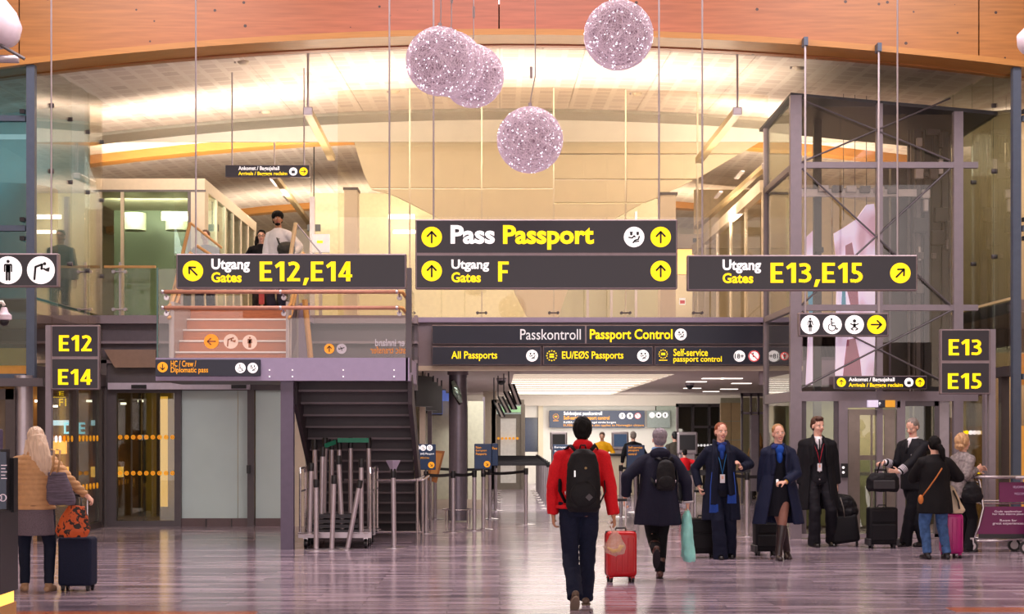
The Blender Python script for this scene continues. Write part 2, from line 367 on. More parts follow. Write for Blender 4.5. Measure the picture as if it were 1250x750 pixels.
def tile_mat(name, c1, c2, bw, rh, mortar, mc, rough, nsc=(1, 1, 1), off=.37, bump=0, nvar=.25, bias=0):
    m = bpy.data.materials.new(name); m.use_nodes = True; nt = m.node_tree; b = nt.nodes['Principled BSDF']
    tc = nt.nodes.new('ShaderNodeTexCoord'); br = nt.nodes.new('ShaderNodeTexBrick'); nt.links.new(tc.outputs['Object'], br.inputs['Vector'])
    br.inputs['Color1'].default_value = lin(c1); br.inputs['Color2'].default_value = lin(c2); br.inputs['Mortar'].default_value = lin(mc)
    br.inputs['Scale'].default_value = 1; br.inputs['Mortar Size'].default_value = mortar; br.inputs['Brick Width'].default_value = bw; br.inputs['Row Height'].default_value = rh
    br.inputs['Bias'].default_value = bias
    br.offset = off; br.offset_frequency = 3
    mp = nt.nodes.new('ShaderNodeMapping'); mp.inputs['Scale'].default_value = nsc; nt.links.new(tc.outputs['Object'], mp.inputs[0])
    nz = nt.nodes.new('ShaderNodeTexNoise'); nz.inputs['Scale'].default_value = 1; nz.inputs['Detail'].default_value = 4; nt.links.new(mp.outputs[0], nz.inputs['Vector'])
    rp = nt.nodes.new('ShaderNodeMapRange'); rp.inputs[1].default_value = .3; rp.inputs[2].default_value = .7; rp.inputs[3].default_value = 1-nvar; rp.inputs[4].default_value = 1+nvar
    nt.links.new(nz.outputs['Fac'], rp.inputs[0])
    ml = nt.nodes.new('ShaderNodeMixRGB'); ml.blend_type = 'MULTIPLY'; ml.inputs[0].default_value = 1; nt.links.new(br.outputs[0], ml.inputs[1]); nt.links.new(rp.outputs[0], ml.inputs[2])
    nt.links.new(ml.outputs[0], b.inputs['Base Color']); b.inputs['Roughness'].default_value = rough; b.inputs['Specular IOR Level'].default_value = .42
    MATS[name] = m; return m
floor_m = tile_mat('stone_strip_floor', '#ac9ba8', '#5f5364', 1.3, .17, .004, '#5c525c', .15, (.9, 7, 1), nvar=.55, bias=-.3)
ceil_m = tile_mat('perforated_panel', '#dbcdc2', '#c9b9b0', .34, .42, .05, '#ded2c8', .7, (.6, .6, 1), .0, nvar=.04)
ceil_p = mat('smooth_ceiling_tile', '#c3b5b0', .7, var=.03)

# ---------------------------------------------------------------- floor
fl = MB(); fl.box(-14, 14, 2, 62, -.1, 0); o = fl.build('floor', floor_m); o['kind'] = 'structure'
terra = mat('terracotta_inlay', '#b5674a', .2, var=.15, scale=6, stretch=(1, 8, 1))
s = struct('trim_1')
for x0, x1 in ((-5.2, -4.1), (-4.09, -3.05), (-3.04, -2.2)): MB().box(x0, x1, 14.62, 14.92, 0, .004).build('inlay_tile', terra, s)
for x0, x1 in ((4.15, 4.8), (4.81, 6.0)): MB().box(x0, x1, 14.9, 15.25, 0, .004).build('inlay_tile', terra, s)

# ---------------------------------------------------------------- arched glulam beam and vaulted ceiling
def zb(x): return 7.40-.0085*(x-.2)**2
def zc1(x, y): return 7.47-.0075*(x-.2)**2+(y-24)*.055
def zc2(x, y): return 8.72-.0065*x*x+(y-38)*.03
beam = struct('beam')
def arc_strip(name, m, parent, x0, x1, y0, y1, f0, f1, n=28):
    mb = MB(); vs = []; fs = []
    for i in range(n+1):
        x = x0+(x1-x0)*i/n; vs += [(x, y0, f0(x)), (x, y1, f0(x)), (x, y1, f1(x)), (x, y0, f1(x))]
    for i in range(n):
        a = 4*i; b = a+4
        for k in range(4): fs.append((a+k, a+(k+1) % 4, b+(k+1) % 4, b+k))
    fs += [(3, 2, 1, 0), (4*n, 4*n+1, 4*n+2, 4*n+3)]
    return mb.add(vs, fs).build(name, m, parent)
for a, b in ((-14, -7.02), (-7, -.02), (0, 6.98), (7, 14)):
    arc_strip('beam_section', glulam, beam, a, b, 23.9, 24.3, lambda x: zb(x)+.09, lambda x: 9.6, 14)
arc_strip('beam_flange', glulam_edge, beam, -14, 14, 23.78, 24.35, lambda x: zb(x), lambda x: zb(x)+.088, 40)
arc_strip('beam_lip', glulam, beam, -14, 14, 24.36, 24.5, lambda x: zb(x)-.02, lambda x: zb(x)+.05, 40)
ceil = struct('ceiling')
def panel(x0, x1, y0, y1, zf, m, nm='ceiling_panel', th=.03):
    MB().add([(x0, y0, zf(x0, y0)), (x1, y0, zf(x1, y0)), (x1, y1, zf(x1, y1)), (x0, y1, zf(x0, y1)),
              (x0, y0, zf(x0, y0)+th), (x1, y0, zf(x1, y0)+th), (x1, y1, zf(x1, y1)+th), (x0, y1, zf(x0, y1)+th)],
             [(0, 3, 2, 1), (4, 5, 6, 7), (0, 1, 5, 4), (1, 2, 6, 5), (2, 3, 7, 6), (3, 0, 4, 7)]).build(nm, m, ceil)
dk = mat('ceiling_joint', '#a09490', .8)
arc_strip('ceiling_backing', dk, ceil, -14, 14, 24.4, 31.9, lambda x: zc1(x, 31.9)+.05, lambda x: zc1(x, 31.9)+.1, 40)
x = -9.24
while x < 9.2:
    panel(x+.008, x+.652, 24.52, 25.25, zc1, ceil_p, 'edge_tile'); x += .66
y = 25.27
for r_ in range(4):
    x = -9.24
    while x < 9.2: panel(x+.004, x+1.316, y+.004, y+1.61, zc1, ceil_m); x += 1.32
    y += 1.615
y = 33.2
while y < 60:
    x = -12.5
    while x < 12.4: panel(x+.006, x+2.494, y+.006, y+2.44, zc2, ceil_m); x += 2.5
    y += 2.45
MB().box(-14, 14, 33, 61, 9.75, 9.8).build('roof_slab', dk, ceil)
MB().box(-14, 14, -3, 24, 9.6, 9.7).build('hall_roof', mat('hall_roof_panel', '#cdb7a0', .7), ceil)
arc_strip('ceiling_step', mat('step_grey', '#9b968a', .5), ceil, -9, 9, 31.75, 32.6, lambda x: zc1(x, 31.8)-.06, lambda x: zc1(x, 31.8)+.2, 40)
MB().box(-14, 14, 32.6, 32.66, 7.4, 9.8).build('ceiling_step', white_w, ceil)
for yy in (38.5, 52):
    arc_strip('purlin', glulam_edge, ceil, -12.5, 12.5, yy, yy+.5, lambda x: zc2(x, yy)-.20, lambda x: zc2(x, yy), 40)
for x0, x1, yp in ((-5.2, -3.0, 33.5), (-9.2, -6.4, 33.6), (3.8, 5.6, 33.8)): pass
o = struct('trim_2')
MB().box(-14, -13.9, -3, 62, 0, 9.7).build('side_board', cream, o); MB().box(13.9, 14, -3, 62, 0, 9.7).build('side_board', cream, o)
MB().box(-14, 14, 61, 61.1, 0, 9.7).build('end_board', cream, o)
# small ceiling fittings
for px, py, d in ((325, 140, 31), (778, 120, 29.5), (482, 117, 29.3), (297, 82, 25.6), (975, 84, 26)):
    c = W(px, py, d); z = zc1(c.x, c.y)
    t = thing('smoke_detector', {325: 'boxy pale smoke detector cluster left on the vaulted ceiling', 778: 'small detector on ceiling right of the highest ball lamp', 482: 'small detector on ceiling left of the twin ball lamps', 297: 'tiny detector beside the wooden beam above the upper arrivals sign', 975: 'tiny detector under the beam beside the lift shaft'}[px], 'detector', (c.x, c.y, z))
    MB().lathe([(.09, 0), (.09, -.02), (.06, -.05), (.02, -.055)], 14).build('sensor_head', cream_dk, t, True, world=False)
    MB().box(-.14, -.11, -.03, .03, -.03, 0).build('clip', satin, t, world=False)

# ---------------------------------------------------------------- upper wall behind the glazing
wb_ = struct('wall_back')
def wpoly(pts, d, th, m, nm, parent=wb_): MB().prism([(X(a, d), Z(b, d)) for a, b in pts], d, d+th).build(nm, m, parent)
wpoly([(412, 137), (675, 137), (675, 229), (452, 229), (444, 212), (437, 190), (430, 165), (412, 150)], 33, .1, cream, 'wall_panel')
wpoly([(453, 231), (675, 231), (675, 300), (600, 300), (545, 272), (520, 258), (480, 238)], 33, .1, cream, 'wall_panel')
wpoly([(600, 301), (675, 301), (675, 420), (660, 420)], 33, .1, cream, 'wall_panel')
wpoly([(677, 137), (764, 137), (764, 187), (677, 187)], 33, .1, cream, 'wall_panel'); wpoly([(765, 137), (980, 137), (940, 165), (905, 187), (765, 187)], 33, .1, cream, 'wall_panel')
wpoly([(677, 189), (764, 189), (764, 218), (677, 218)], 33, .1, cream, 'wall_panel'); wpoly([(765, 189), (900, 189), (860, 213), (851, 218), (765, 218)], 33, .1, cream, 'wall_panel')
wpoly([(677, 220), (764, 220), (764, 247), (677, 247)], 33, .1, cream, 'wall_panel'); wpoly([(765, 220), (846, 220), (805, 240), (788, 247), (765, 247)], 33, .1, cream, 'wall_panel')
wpoly([(677, 249), (783, 249), (748, 268), (720, 300), (693, 355), (677, 400)], 33, .1, cream, 'wall_panel')
MB().box(X(450, 33), X(846, 33), 33.12, 33.16, 4, 8.4).build('joint_backing', mat('joint_shadow', '#8e8266', .8), wb_) if False else None
wd = struct('wall_rear'); olive = mat('sage_glass_wall', '#a9a487', .35, var=.05)
wpoly([(378, 236), (680, 236), (680, 430), (378, 430)], 41, .1, mat('pale_room_wall', '#d9d2ae', .5), 'room_wall', wd)
wpoly([(681, 236), (806, 236), (806, 430), (681, 430)], 41, .1, olive, 'room_wall', wd)
for a, b, c_, e in ((474, 262, 506, 267), (480, 281, 508, 285)):
    wpoly([(a, b), (c_, b), (c_, e), (a, e)], 40.6, .1, lampw, 'light_reflection', wd)  # glowing bars stand in for fluorescent reflections on the glass
wpoly([(378, 240), (384, 240), (384, 420), (378, 420)], 36, .1, satin, 'mullion', wd)
MB().box(X(420, 33), X(436, 33), 33, 33.5, 3.6, Z(232, 33)).build('pier', cream_dk, wd)
MB().box(X(419, 33), X(437, 33), 32.95, 33.55, Z(232, 33), Z(229, 33)).build('pier_cap', steel_dark, wd)
MB().box(X(806, 33), X(825, 33), 33, 33.5, 3.6, Z(238, 33)).build('pier', cream_dk, wd)
MB().box(X(804, 33), X(827, 33), 32.95, 33.55, Z(238, 33), Z(235, 33)).build('pier_cap', steel_dark, wd)
for px in (716, 745, 775): wpoly([(px, 258), (px+3, 258), (px+3, 420), (px, 420)], 40.5, .1, satin, 'mullion', wd)
# right-hand gallery behind the column
wpoly([(822, 286), (960, 286), (960, 303), (822, 303)], 46, .3, mat('header_grey', '#b8a89a', .5), 'header', wd)
wpoly([(846, 291), (862, 291), (862, 296), (846, 296)], 45.95, .05, dark, 'grille', wd)
wpoly([(822, 304), (900, 304), (900, 335), (822, 335)], 50, .2, woodwall, 'timber_panel', wd)
wpoly([(902, 304), (960, 304), (960, 335), (902, 335)], 50, .2, woodwall, 'timber_panel', wd)
wpoly([(846, 330), (906, 330), (906, 430), (846, 430)], 49, .2, white_w, 'room_wall', wd)
wpoly([(907, 310), (970, 310), (970, 430), (907, 430)], 48, .2, cream, 'room_wall', wd)
wpoly([(822, 330), (845, 330), (845, 430), (822, 430)], 52, .2, cream, 'room_wall', wd)
wpoly([(912, 335), (915, 335), (915, 420), (912, 420)], 47.5, .2, steel, 'mullion', wd)
t = thing('exit_sign', 'small red and white sign in the gallery right of the pillar', 'sign', tuple(W(833, 368, 47.9)))
MB().box(-.09, .09, 0, .03, -.1, .1).build('board', wht, t, world=False); MB().box(-.07, .07, -.01, 0, -.07, .03).build('red_field', redm, t, world=False)
# raking glazed partition receding on the right of the gallery
for k in range(5):
    y0 = 34+k*2.4
    MB().box(5.45, 5.5, y0, y0+.12, 3.6, 6.6-.0*k).build('mullion', cream_dk, wd); MB().box(5.46, 5.48, y0+.14, y0+2.38, 3.7, 6.5).build('pane', gls, wd)
MB().box(5.4, 5.55, 34, 46, 6.6, 6.85).build('header', cream_dk, wd)
for k in range(4): MB().box(5.6+k*2.0, 7.56+k*2.0, 47.2, 47.3, 3.6, 8.6).build('gallery_wall_panel', mat('warm_gallery_wall', '#d9c6a4', .5), wd)
# full height structural glazing in front of the wall
gz = struct('window_1')
xs = [412, 500, 588, 676, 764, 852, 938]
for a, b in zip(xs[:-1], xs[1:]):
    x0, x1 = X(a, 29)+.006, X(b, 29)-.006
    MB().box(x0, x1, 29, 29.015, 3.55, zc1((x0+x1)/2, 29)-.02).build('pane', gls, gz)
for a in xs[1:-1]:
    c = W(a, 382, 28.95)
    MB().box(c.x-.012, c.x+.012, 28.99, 29.03, 3.6, zc1(c.x, 29)-.02).build('joint', mat('silicone_joint', '#d2c4a8', .5), gz)
    q = MB().cyl((c.x-.07, 28.97, c.z), (c.x+.07, 28.97, c.z), .012, n=8)
    for s_ in (-1, 1): q.cyl((c.x+s_*.075, 28.94, c.z), (c.x+s_*.075, 29.02, c.z), .026, n=10)
    q.build('clamp', steel_dark, gz)

# ---------------------------------------------------------------- upper floor slab, corridor ceiling, fascias
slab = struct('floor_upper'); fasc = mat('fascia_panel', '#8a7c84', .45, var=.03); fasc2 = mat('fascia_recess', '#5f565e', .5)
MB().box(-2.9, 4.55, 29, 60, 2.95, 3.58).build('slab', mat('upper_floor_slab', '#9b8f86', .5), slab)
MB().box(-14, -2.9, 28.35, 60, 3.0, 3.58).build('slab', MATS['upper_floor_slab'], slab)
MB().box(4.55, 14, 29, 60, 2.95, 3.58).build('slab', MATS['upper_floor_slab'], slab)
d = 28.9
for a, b, m, y0 in ((388, 394, lilac, 28.8), (394, 447, fasc, 28.9), (447, 453, cream_dk, 28.87)):
    MB().box(X(500, d), X(980, d), y0, 29.05, Z(b, d), Z(a, d)).build('fascia', m, slab)
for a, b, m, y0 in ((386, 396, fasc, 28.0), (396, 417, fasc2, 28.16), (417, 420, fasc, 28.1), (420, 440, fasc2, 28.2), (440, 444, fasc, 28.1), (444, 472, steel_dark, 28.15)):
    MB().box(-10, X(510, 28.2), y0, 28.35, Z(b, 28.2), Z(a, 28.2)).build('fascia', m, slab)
wpoly([(127, 427), (190, 427), (190, 449), (140, 449)], 28.0, .1, mat('tan_soffit', '#8f7464', .5), 'soffit', slab)
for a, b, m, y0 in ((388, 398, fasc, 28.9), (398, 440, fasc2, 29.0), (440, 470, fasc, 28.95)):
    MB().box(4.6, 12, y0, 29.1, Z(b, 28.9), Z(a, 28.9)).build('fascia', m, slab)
# passport hall ceiling with luminous strips
ch = struct('ceiling_passport_hall'); soff = mat('hall_soffit', '#d8cdbf', .6, var=.02)
def edge_x(d): return (X(625, 32)+.0*(d-32)), X(823, 32)+.0
xl, xr = X(627, 32), X(823, 32)
MB().box(-6, xl, 29.05, 60, 2.75, 2.95).build('soffit', soff, ch); MB().box(xr, 12, 29.05, 60, 2.75, 2.95).build('soffit', soff, ch)
MB().box(xl, xr, 29.05, 31.9, 2.75, 2.95).build('soffit', soff, ch); MB().box(xl, xr, 50, 60, 2.75, 2.95).build('soffit', soff, ch)
y = 32.0
for k, ln in enumerate((1.1, 1.1, 1.2, 1.4, 1.6, 1.8, 2.0, 2.2, 2.4)):
    MB().box(xl, xr, y, y+ln-.14, 2.80, 2.86).build('light_panel', lampc, ch); MB().box(xl, xr, y+ln-.14, y+ln, 2.765, 2.95).build('rib', soff, ch); y += ln
MB().box(xl, xr, y, 50, 2.80, 2.86).build('light_panel', lampc, ch)
MB().box(-1.2, 12, 50.8, 51.1, 2.42, 2.75).build('bulkhead', soff, ch)
for k, (px, py) in enumerate(((905, 468), (893, 462), (868, 478), (850, 466), (890, 475), (870, 462), (845, 474))):
    d = 1.1*F/(VY-py); c = W(px, py, d); MB().box(c.x-.22, c.x+.22, c.y-.12, c.y+.12, 2.735, 2.75).build('downlight', lampc, ch)
for px, py in ((842, 468), (612, 462)):
    d = 1.1*F/(VY-py); c = W(px, py, d)
    t = thing('dome_camera', 'black ceiling dome camera right of the luminous panels' if px > 700 else 'black ceiling dome camera above the flight monitors', 'camera', (c.x, c.y, 2.75))
    MB().lathe([(.11, 0), (.11, -.04), (.1, -.05)], 16).build('mount', satin, t, True, world=False); MB().lathe([(.09, -.05), (.085, -.09), (.05, -.13), (.01, -.145)], 16).build('dome', dark, t, True, world=False)

# ---------------------------------------------------------------- passport hall walls
hw = struct('wall_passport_hall')
def hp(a, b, c_, e, d, th, m, nm, parent=hw): return MB().box(X(a, d), X(c_, d), d, d+th, Z(e, d), Z(b, d)).build(nm, m, parent)
hp(658, 488, 800, 597, 51.2, .2, white_w, 'wall_panel'); hp(640, 488, 657, 510, 51.2, .2, white_w, 'wall_panel'); hp(640, 552, 657, 597, 51.2, .2, white_w, 'wall_panel')
hp(801, 488, 826, 597, 51.2, .2, mat('sage_panel', '#bcc4b4', .4), 'wall_panel')
hp(628, 488, 640, 597, 51.1, .3, cream, 'pilaster'); hp(657, 488, 663, 597, 51.1, .3, cream, 'pilaster')
hp(640, 510, 657, 552, 51.5, .05, mat('dark_window', '#3a4460', .15), 'pane')
hp(590, 470, 606, 600, 46, .3, cream_dk, 'pilaster')
drm = mat('door_grey', '#8f867a', .5)
# grey door with white pane
dr = struct('door_1'); d = 46
hp(600, 488, 640, 494, d, .2, drm, 'door_frame', dr); hp(600, 494, 605, 602, d, .2, drm, 'door_frame', dr); hp(636, 494, 641, 602, d, .2, drm, 'door_frame', dr)
hp(605, 506, 611, 598, d+.05, .06, drm, 'door_leaf', dr); hp(630, 506, 636, 598, d+.05, .06, drm, 'door_leaf', dr); hp(611, 506, 630, 511, d+.05, .06, drm, 'door_leaf', dr); hp(611, 590, 630, 598, d+.05, .06, drm, 'door_leaf', dr)
hp(605, 494, 636, 506, d+.08, .04, mat('fanlight', '#cfe0d8', .3, em=.2), 'fanlight', dr)
hp(611, 511, 630, 590, d+.07, .03, mat('white_pane', '#f3efe6', .3, em=.08), 'pane', dr)
q = MB()
for k in range(6): disc(q, X(608.5+k*4.6, d), Z(535.5, d), 1.6*d/F, d-.02, d+.0, 12)
q.build('warning_dots', yelo, dr)
# left glazed partition of the hall, pale
hp(520, 490, 570, 622, 34.5, .05, mat('pale_partition', '#cfcdb4', .3), 'partition'); hp(571, 490, 590, 618, 36, .05, MATS['pale_partition'], 'partition')
hp(520, 610, 590, 624, 34.4, .06, cream_dk, 'plinth')
hp(589, 485, 592, 610, 37, .1, steel, 'mullion')
hp(512, 455, 519, 640, 30, .25, cream_dk, 'post'); hp(522, 470, 527, 630, 32, .15, steel, 'post')
# right side: dark glazing, stone wall, glass doors
hp(826, 493, 880, 602, 47, .1, mat('dim_glazing', '#39352f', .15), 'glazing')
for px in (826, 845, 865, 879): hp(px, 493, px+2.5, 604, 46.8, .2, satin if px == 826 else steel_dark, 'mullion')
hp(826, 493, 880, 497, 46.8, .2, steel_dark, 'transom'); hp(846, 520, 880, 523, 46.8, .1, steel_dark, 'transom')
q = MB()
for k in range(6): disc(q, X(848+k*4, 46.7), Z(544, 46.7), .035, 46.68, 46.7, 10)
q.build('warning_dots', wht, hw)
stone = mat('beige_stone', '#b99f74', .5, var=.08, scale=4)
for r_ in range(5):
    for cidx in range(2): hp(880+cidx*12.6, 492+r_*23, 892+cidx*12.6, 514+r_*23, 42, .2, stone, 'stone_slab')
for px in (905, 916, 925, 938): hp(px, 480, px+2.2, 615, 36.5, .12, steel_dark, 'mullion')
hp(905, 480, 940, 484, 36.5, .12, steel_dark, 'transom'); hp(905, 503, 940, 506, 36.5, .12, steel, 'transom')
hp(917, 507, 926, 600, 36.4, .06, steel, 'door_leaf'); hp(907, 484, 938, 612, 36.6, .02, gls, 'pane')
hp(880, 486, 960, 620, 44, .1, mat('lobby_wall', '#a8a58a', .4), 'lobby_wall')
hp(560, 560, 640, 572, 45, .02, dark, 'x') if False else None
# column in the corridor
cl = struct('column_1'); c = W(559, 637, 29.75)
MB().cyl((c.x, c.y, .02), (c.x, c.y, 2.66), .165, n=32).build('shaft', mat('column_steel', '#77707a', .3, .5), cl, 'auto'); MB().cyl((c.x, c.y, 2.66), (c.x, c.y, 2.75), .19, n=32).build('capital', steel, cl, 'auto')
MB().path([(c.x+.28*math.cos(a*PI/12), c.y+.28*math.sin(a*PI/12), .22) for a in range(24)], .012, 6, True).build('guard_rail', chrome, cl, True)
for a in (0, 90, 180, 270): MB().cyl((c.x+.28*math.cos(R(a+40)), c.y+.28*math.sin(R(a+40)), 0), (c.x+.28*math.cos(R(a+40)), c.y+.28*math.sin(R(a+40)), .22), .012, n=8).build('rail_leg', chrome, cl)

# ---------------------------------------------------------------- left: glazed side wall, entrance and lower wall
XL, XR = -6.83, 7.53
lw_ = struct('wall_left')
def sidepane(xx, y0, y1, z0, z1, m, parent, nm='pane'): MB().box(xx-.01, xx+.01, y0, y1, z0, z1).build(nm, m, parent)
for xx, par, gm in ((XL, lw_, gls), (XR, struct('wall_right'), gls_ref)):
    sgn = -1 if xx < 0 else 1
    ys = [23.95, 25.0, 26.1, 27.2, 28.15]
    for a, b in zip(ys[:-1], ys[1:]):
        sidepane(xx, a+.01, b-.01, 3.62, zc1(xx, b)-.03, gm, par); sidepane(xx, a+.01, b-.01, 2.55, 3.58, gm, par)
        for z in (4.3, 5.6, 6.6):
            MB().cyl((xx-.04, b-.06, z), (xx+.04, b-.06, z), .035, n=10).build('clamp', steel_dark, par)
    MB().box(xx-.06, xx+.06, 23.84, 23.96, 0 if sgn > 0 else 2.4, zb(xx)).build('corner_post', steel_blue, par)
    for yb_ in (26.1, 28.15): MB().box(xx+sgn*.02, xx+sgn*.3, yb_-.012, yb_+.012, 3.7, zc1(xx, yb_)-.05).build('glass_fin', gls, par)
    # frontal outer glazing in the plane of the beam
    x0, x1 = (xx-4.5, xx-.08) if sgn < 0 else (xx+.08, xx+4.5)
    for z0, z1 in ((2.6, 5.9 if sgn < 0 else 5.9), (5.98, 7.0)):
        MB().box(x0, x1, 23.9, 23.92, z0, z1).build('pane', gls_blue if sgn < 0 else gls, par)
    for z in (Z(279, 23.9), Z(145, 23.9), Z(460, 23.9)): MB().box(x0, x1, 23.85, 23.97, z-.04, z+.04).build('transom', steel_blue, par)
    for z in (Z(268, 23.8), Z(291, 23.8), Z(136, 23.8)): MB().box(xx+sgn*.07, xx+sgn*.14, 23.78, 23.86, z-.03, z+.03).build('bracket', dark, par)
# diagonal ceiling trim where the side walls meet the vault
# rooms beside the hall
sr = struct('wall_side_rooms')
teal = mat('teal_wall', '#728a8a', .5, var=.08, scale=2)
MB().box(-13.5, -7.1, 28.3, 28.4, 3.6, 7.4).build('upper_room_wall', teal, sr)
MB().lathe([(.75, 0), (.75, 2.0)], 28, (-8.0, 26.8, 3.6)).build('round_kiosk', mat('teal_drum', '#4f7f84', .4), sr, 'auto')
MB().box(-13.5, -6.9, 24.1, 28.35, 3.4, 3.58).build('room_floor', fasc, sr)
MB().box(-13.5, -6.9, 24.05, 24.25, Z(462, 24), Z(425, 24)).build('amber_header', mat('amber_header', '#d08a3c', .5, em=.25), sr)
MB().box(-13.5, -6.9, 24.1, 24.3, Z(388, 24)-.02, 3.6).build('edge_fascia', fasc, sr)
MB().box(7.6, 13.5, 28.3, 28.4, 3.6, 7.4).build('upper_room_wall', mat('sand_wall', '#b59c78', .5, var=.1, scale=1.5), sr)
MB().box(7.6, 13.5, 24.1, 28.35, 3.4, 3.58).build('room_floor', fasc, sr)
MB().box(7.65, 13.5, 24.3, 24.4, Z(470, 24.3), Z(432, 24.3)).build('amber_header', MATS['amber_header'], sr)
MB().box(7.62, 8.6, 24.3, 24.4, 0, Z(520, 24.3)).build('amber_panel', mat('amber_door', '#dd9c3a', .4, em=.3), sr)
MB().box(7.62, 13.5, 28.3, 28.4, 0, 3.4).build('lower_room_wall', mat('umber_wall', '#86705c', .5, var=.2, scale=1.5), sr)
MB().box(-13.5, -6.95, 31.9, 32, 0, 3.4).build('lower_room_wall', mat('shop_wall', '#7d5c3c', .5, var=.3, scale=1.2), sr)
for k, (x0, x1, z0, z1, m) in enumerate(((-9.3, -8.9, .2, 2.6, woodwall), (-8.2, -7.9, .2, 2.6, woodwall), (-9.9, -8.4, 1.2, 1.45, lampg), (-8.9, -7.3, .75, .95, lampg), (-9.0, -7.6, 1.75, 1.85, mat('cool_glow', '#bfeaff', em=1.4, var=0)))):
    MB().box(x0, x1, 31.6+.02*k, 31.8, z0, z1).build('shop_fitting', m, sr)
for k in range(9): MB().box(-9.6+k*.33, -9.5+k*.33, 31.5, 31.55, 2.1+.05*(k % 3), 2.14+.05*(k % 3)).build('shop_light', lampw, sr)
t = thing('shop_sign', 'blue glowing letters seen through the left entrance glass', 'sign', tuple(W(101, 524, 30)))
text(t, 'DIE', (78, 516, 104, 530), 30.4, mat('blue_neon', '#8fe6ff', em=1.6, var=0)); text(t, 'E', (52, 505, 60, 516), 30.4, MATS['blue_neon'])
t = thing('gate_sign_inside', 'small amber gate sign seen through the left entrance glass', 'sign', tuple(W(72, 495, 29)))
text(t, 'E', (72, 478, 78, 483), 29, yel); text(t, 'F1', (72, 487, 81, 496), 29, yel); MB().box(X(64, 29), X(80, 29), 28.99, 29, Z(485.6, 29), Z(484.8, 29)).build('rule', yel, t)

# lower entrance door on the left side wall (receding), built as an automatic sliding door
d2 = struct('door_2')
dm = mat('bronze_frame', '#4b4241', .4, .3)
for y0 in (24.4, 26.2, 27.9): MB().box(XL-.06, XL+.06, y0, y0+.14, 0, 2.45).build('door_frame', dm, d2)
MB().box(XL-.08, XL+.08, 23.95, 28.15, 2.4, 2.6).build('door_header', dm, d2); MB().box(XL-.05, XL+.05, 24.5, 28, .0, .1).build('door_sill', dm, d2)
MB().box(XL-.01, XL+.01, 24.55, 26.19, .1, 2.4).build('pane', gls, d2); MB().box(XL-.01, XL+.01, 26.35, 27.89, .1, 2.4).build('pane', gls_ref, d2)
for k in range(14):
    yy = 24.7+k*.235
    for z in (1.52, .72 if k > 4 else 1.52):
        MB().cyl((XL+.012, yy, z), (XL+.02, yy, z), .05, n=14).build('warning_dot', wht if k < 4 and z > 1 else yelo, d2)
# round steel column and brown door at far left
MB().cyl((-6.9, 23.75, 0), (-6.9, 23.75, 2.45), .13, n=24).build('round_post', satin, d2, 'auto')
d3 = struct('door_3')
MB().box(-10, -6.55, 23.5, 23.75, Z(472, 23.6), Z(462, 23.6)).build('door_header', steel_dark, d3); MB().box(-10, -7.0, 23.6, 23.72, 2.1, 2.25).build('door_frame', dm, d3)
MB().box(-7.12, -6.98, 23.6, 23.72, 0, 2.25).build('door_frame', dm, d3); MB().box(-10, -7.12, 23.66, 23.70, .1, 2.1).build('pane', mat('bronze_pane', '#5d4b3b', .1, var=.2, scale=2), d3)
for k in range(3): MB().cyl((-7.35-k*.2, 23.64, 1.52), (-7.35-k*.2, 23.655, 1.52), .06, n=14).build('warning_dot', yelo, d3)

# wall under the gallery at depth 28.2
d4 = struct('door_4'); d = 28.2
def rect(a, b, c_, e, d, y0, y1, m, nm, parent): return MB().box(X(a, d), X(c_, d), y0, y1, Z(e, d), Z(b, d)).build(nm, m, parent)
rect(121, 440, 132, 643, d, 28.1, 28.3, steel_dark, 'jamb', d4)
rect(132, 476, 143, 643, d, 28.12, 28.26, steel_dark, 'door_frame', d4); rect(214, 476, 222, 643, d, 28.12, 28.26, steel_dark, 'door_frame', d4)
rect(143, 476, 214, 480, d, 28.12, 28.26, steel_dark, 'door_frame', d4); rect(143, 636, 214, 643, d, 28.12, 28.26, steel_dark, 'door_frame', d4)
rect(143, 480, 214, 636, d, 28.2, 28.215, gls_dark, 'pane', d4)
rect(135, 468, 306, 476, d, 28.0, 28.2, mat('lilac_white_header', '#c7bccb', .35), 'door_header', d4)
for a in (164, 285): rect(a, 470.5, a+18, 475, d, 27.96, 28.0, dark, 'sensor', d4)
for r_, py in enumerate((534, 578)):
    for k in range(9):
        c = W(146.5+k*8, py, 28.17); q = MB(); ring(q, c.x, c.z, .03, .016, 28.17, 28.18, 14); disc(q, c.x, c.z, .014, 28.17, 28.18, 8); q.build('warning_dot', yelo, d4)
text(d4, 'E12', (146, 476, 160, 485), 28.15, yelo, mirror=True, name='reflected_letters') if False else None
wl = struct('wall_under_gallery')
for a, c_ in ((222, 290), (290.6, 303), (312, 344)):
    rect(a, 476, c_, 633, d, 28.2, 28.24, gls_frost, 'frosted_pane', wl)
rect(303, 476, 311, 650, d, 28.1, 28.3, steel_dark, 'mullion', wl); rect(221, 633, 303, 643.5, d, 28.15, 28.3, mat('rosy_skirting', '#5e4a4c', .4), 'skirting', wl); rect(312, 633, 345, 643.5, d, 28.15, 28.3, MATS['rosy_skirting'], 'skirting', wl)
for a in (252, 283): rect(a, 633.5, a+.8, 643.5, d, 28.13, 28.15, dark, 'skirting_joint', wl)
MB().box(X(303, d)-.0, X(303, d)+.05, 28.02, 28.1, Z(578, d), Z(568, d)).build('card_reader', dark, wl)
rect(345, 462, 372, 643, d, 28.22, 28.3, cream_dk, 'end_panel', wl)
rect(120, 436, 510, 477, d, 28.16, 28.3, steel_dark, 'upper_panel', wl)
q = MB(); q.box(-6.8, -3.7, 31.5, 31.6, 0, 2.9); q.build('vestibule_back', mat('vestibule_wall', '#a89a5c', .4, var=.15, scale=2), wl)
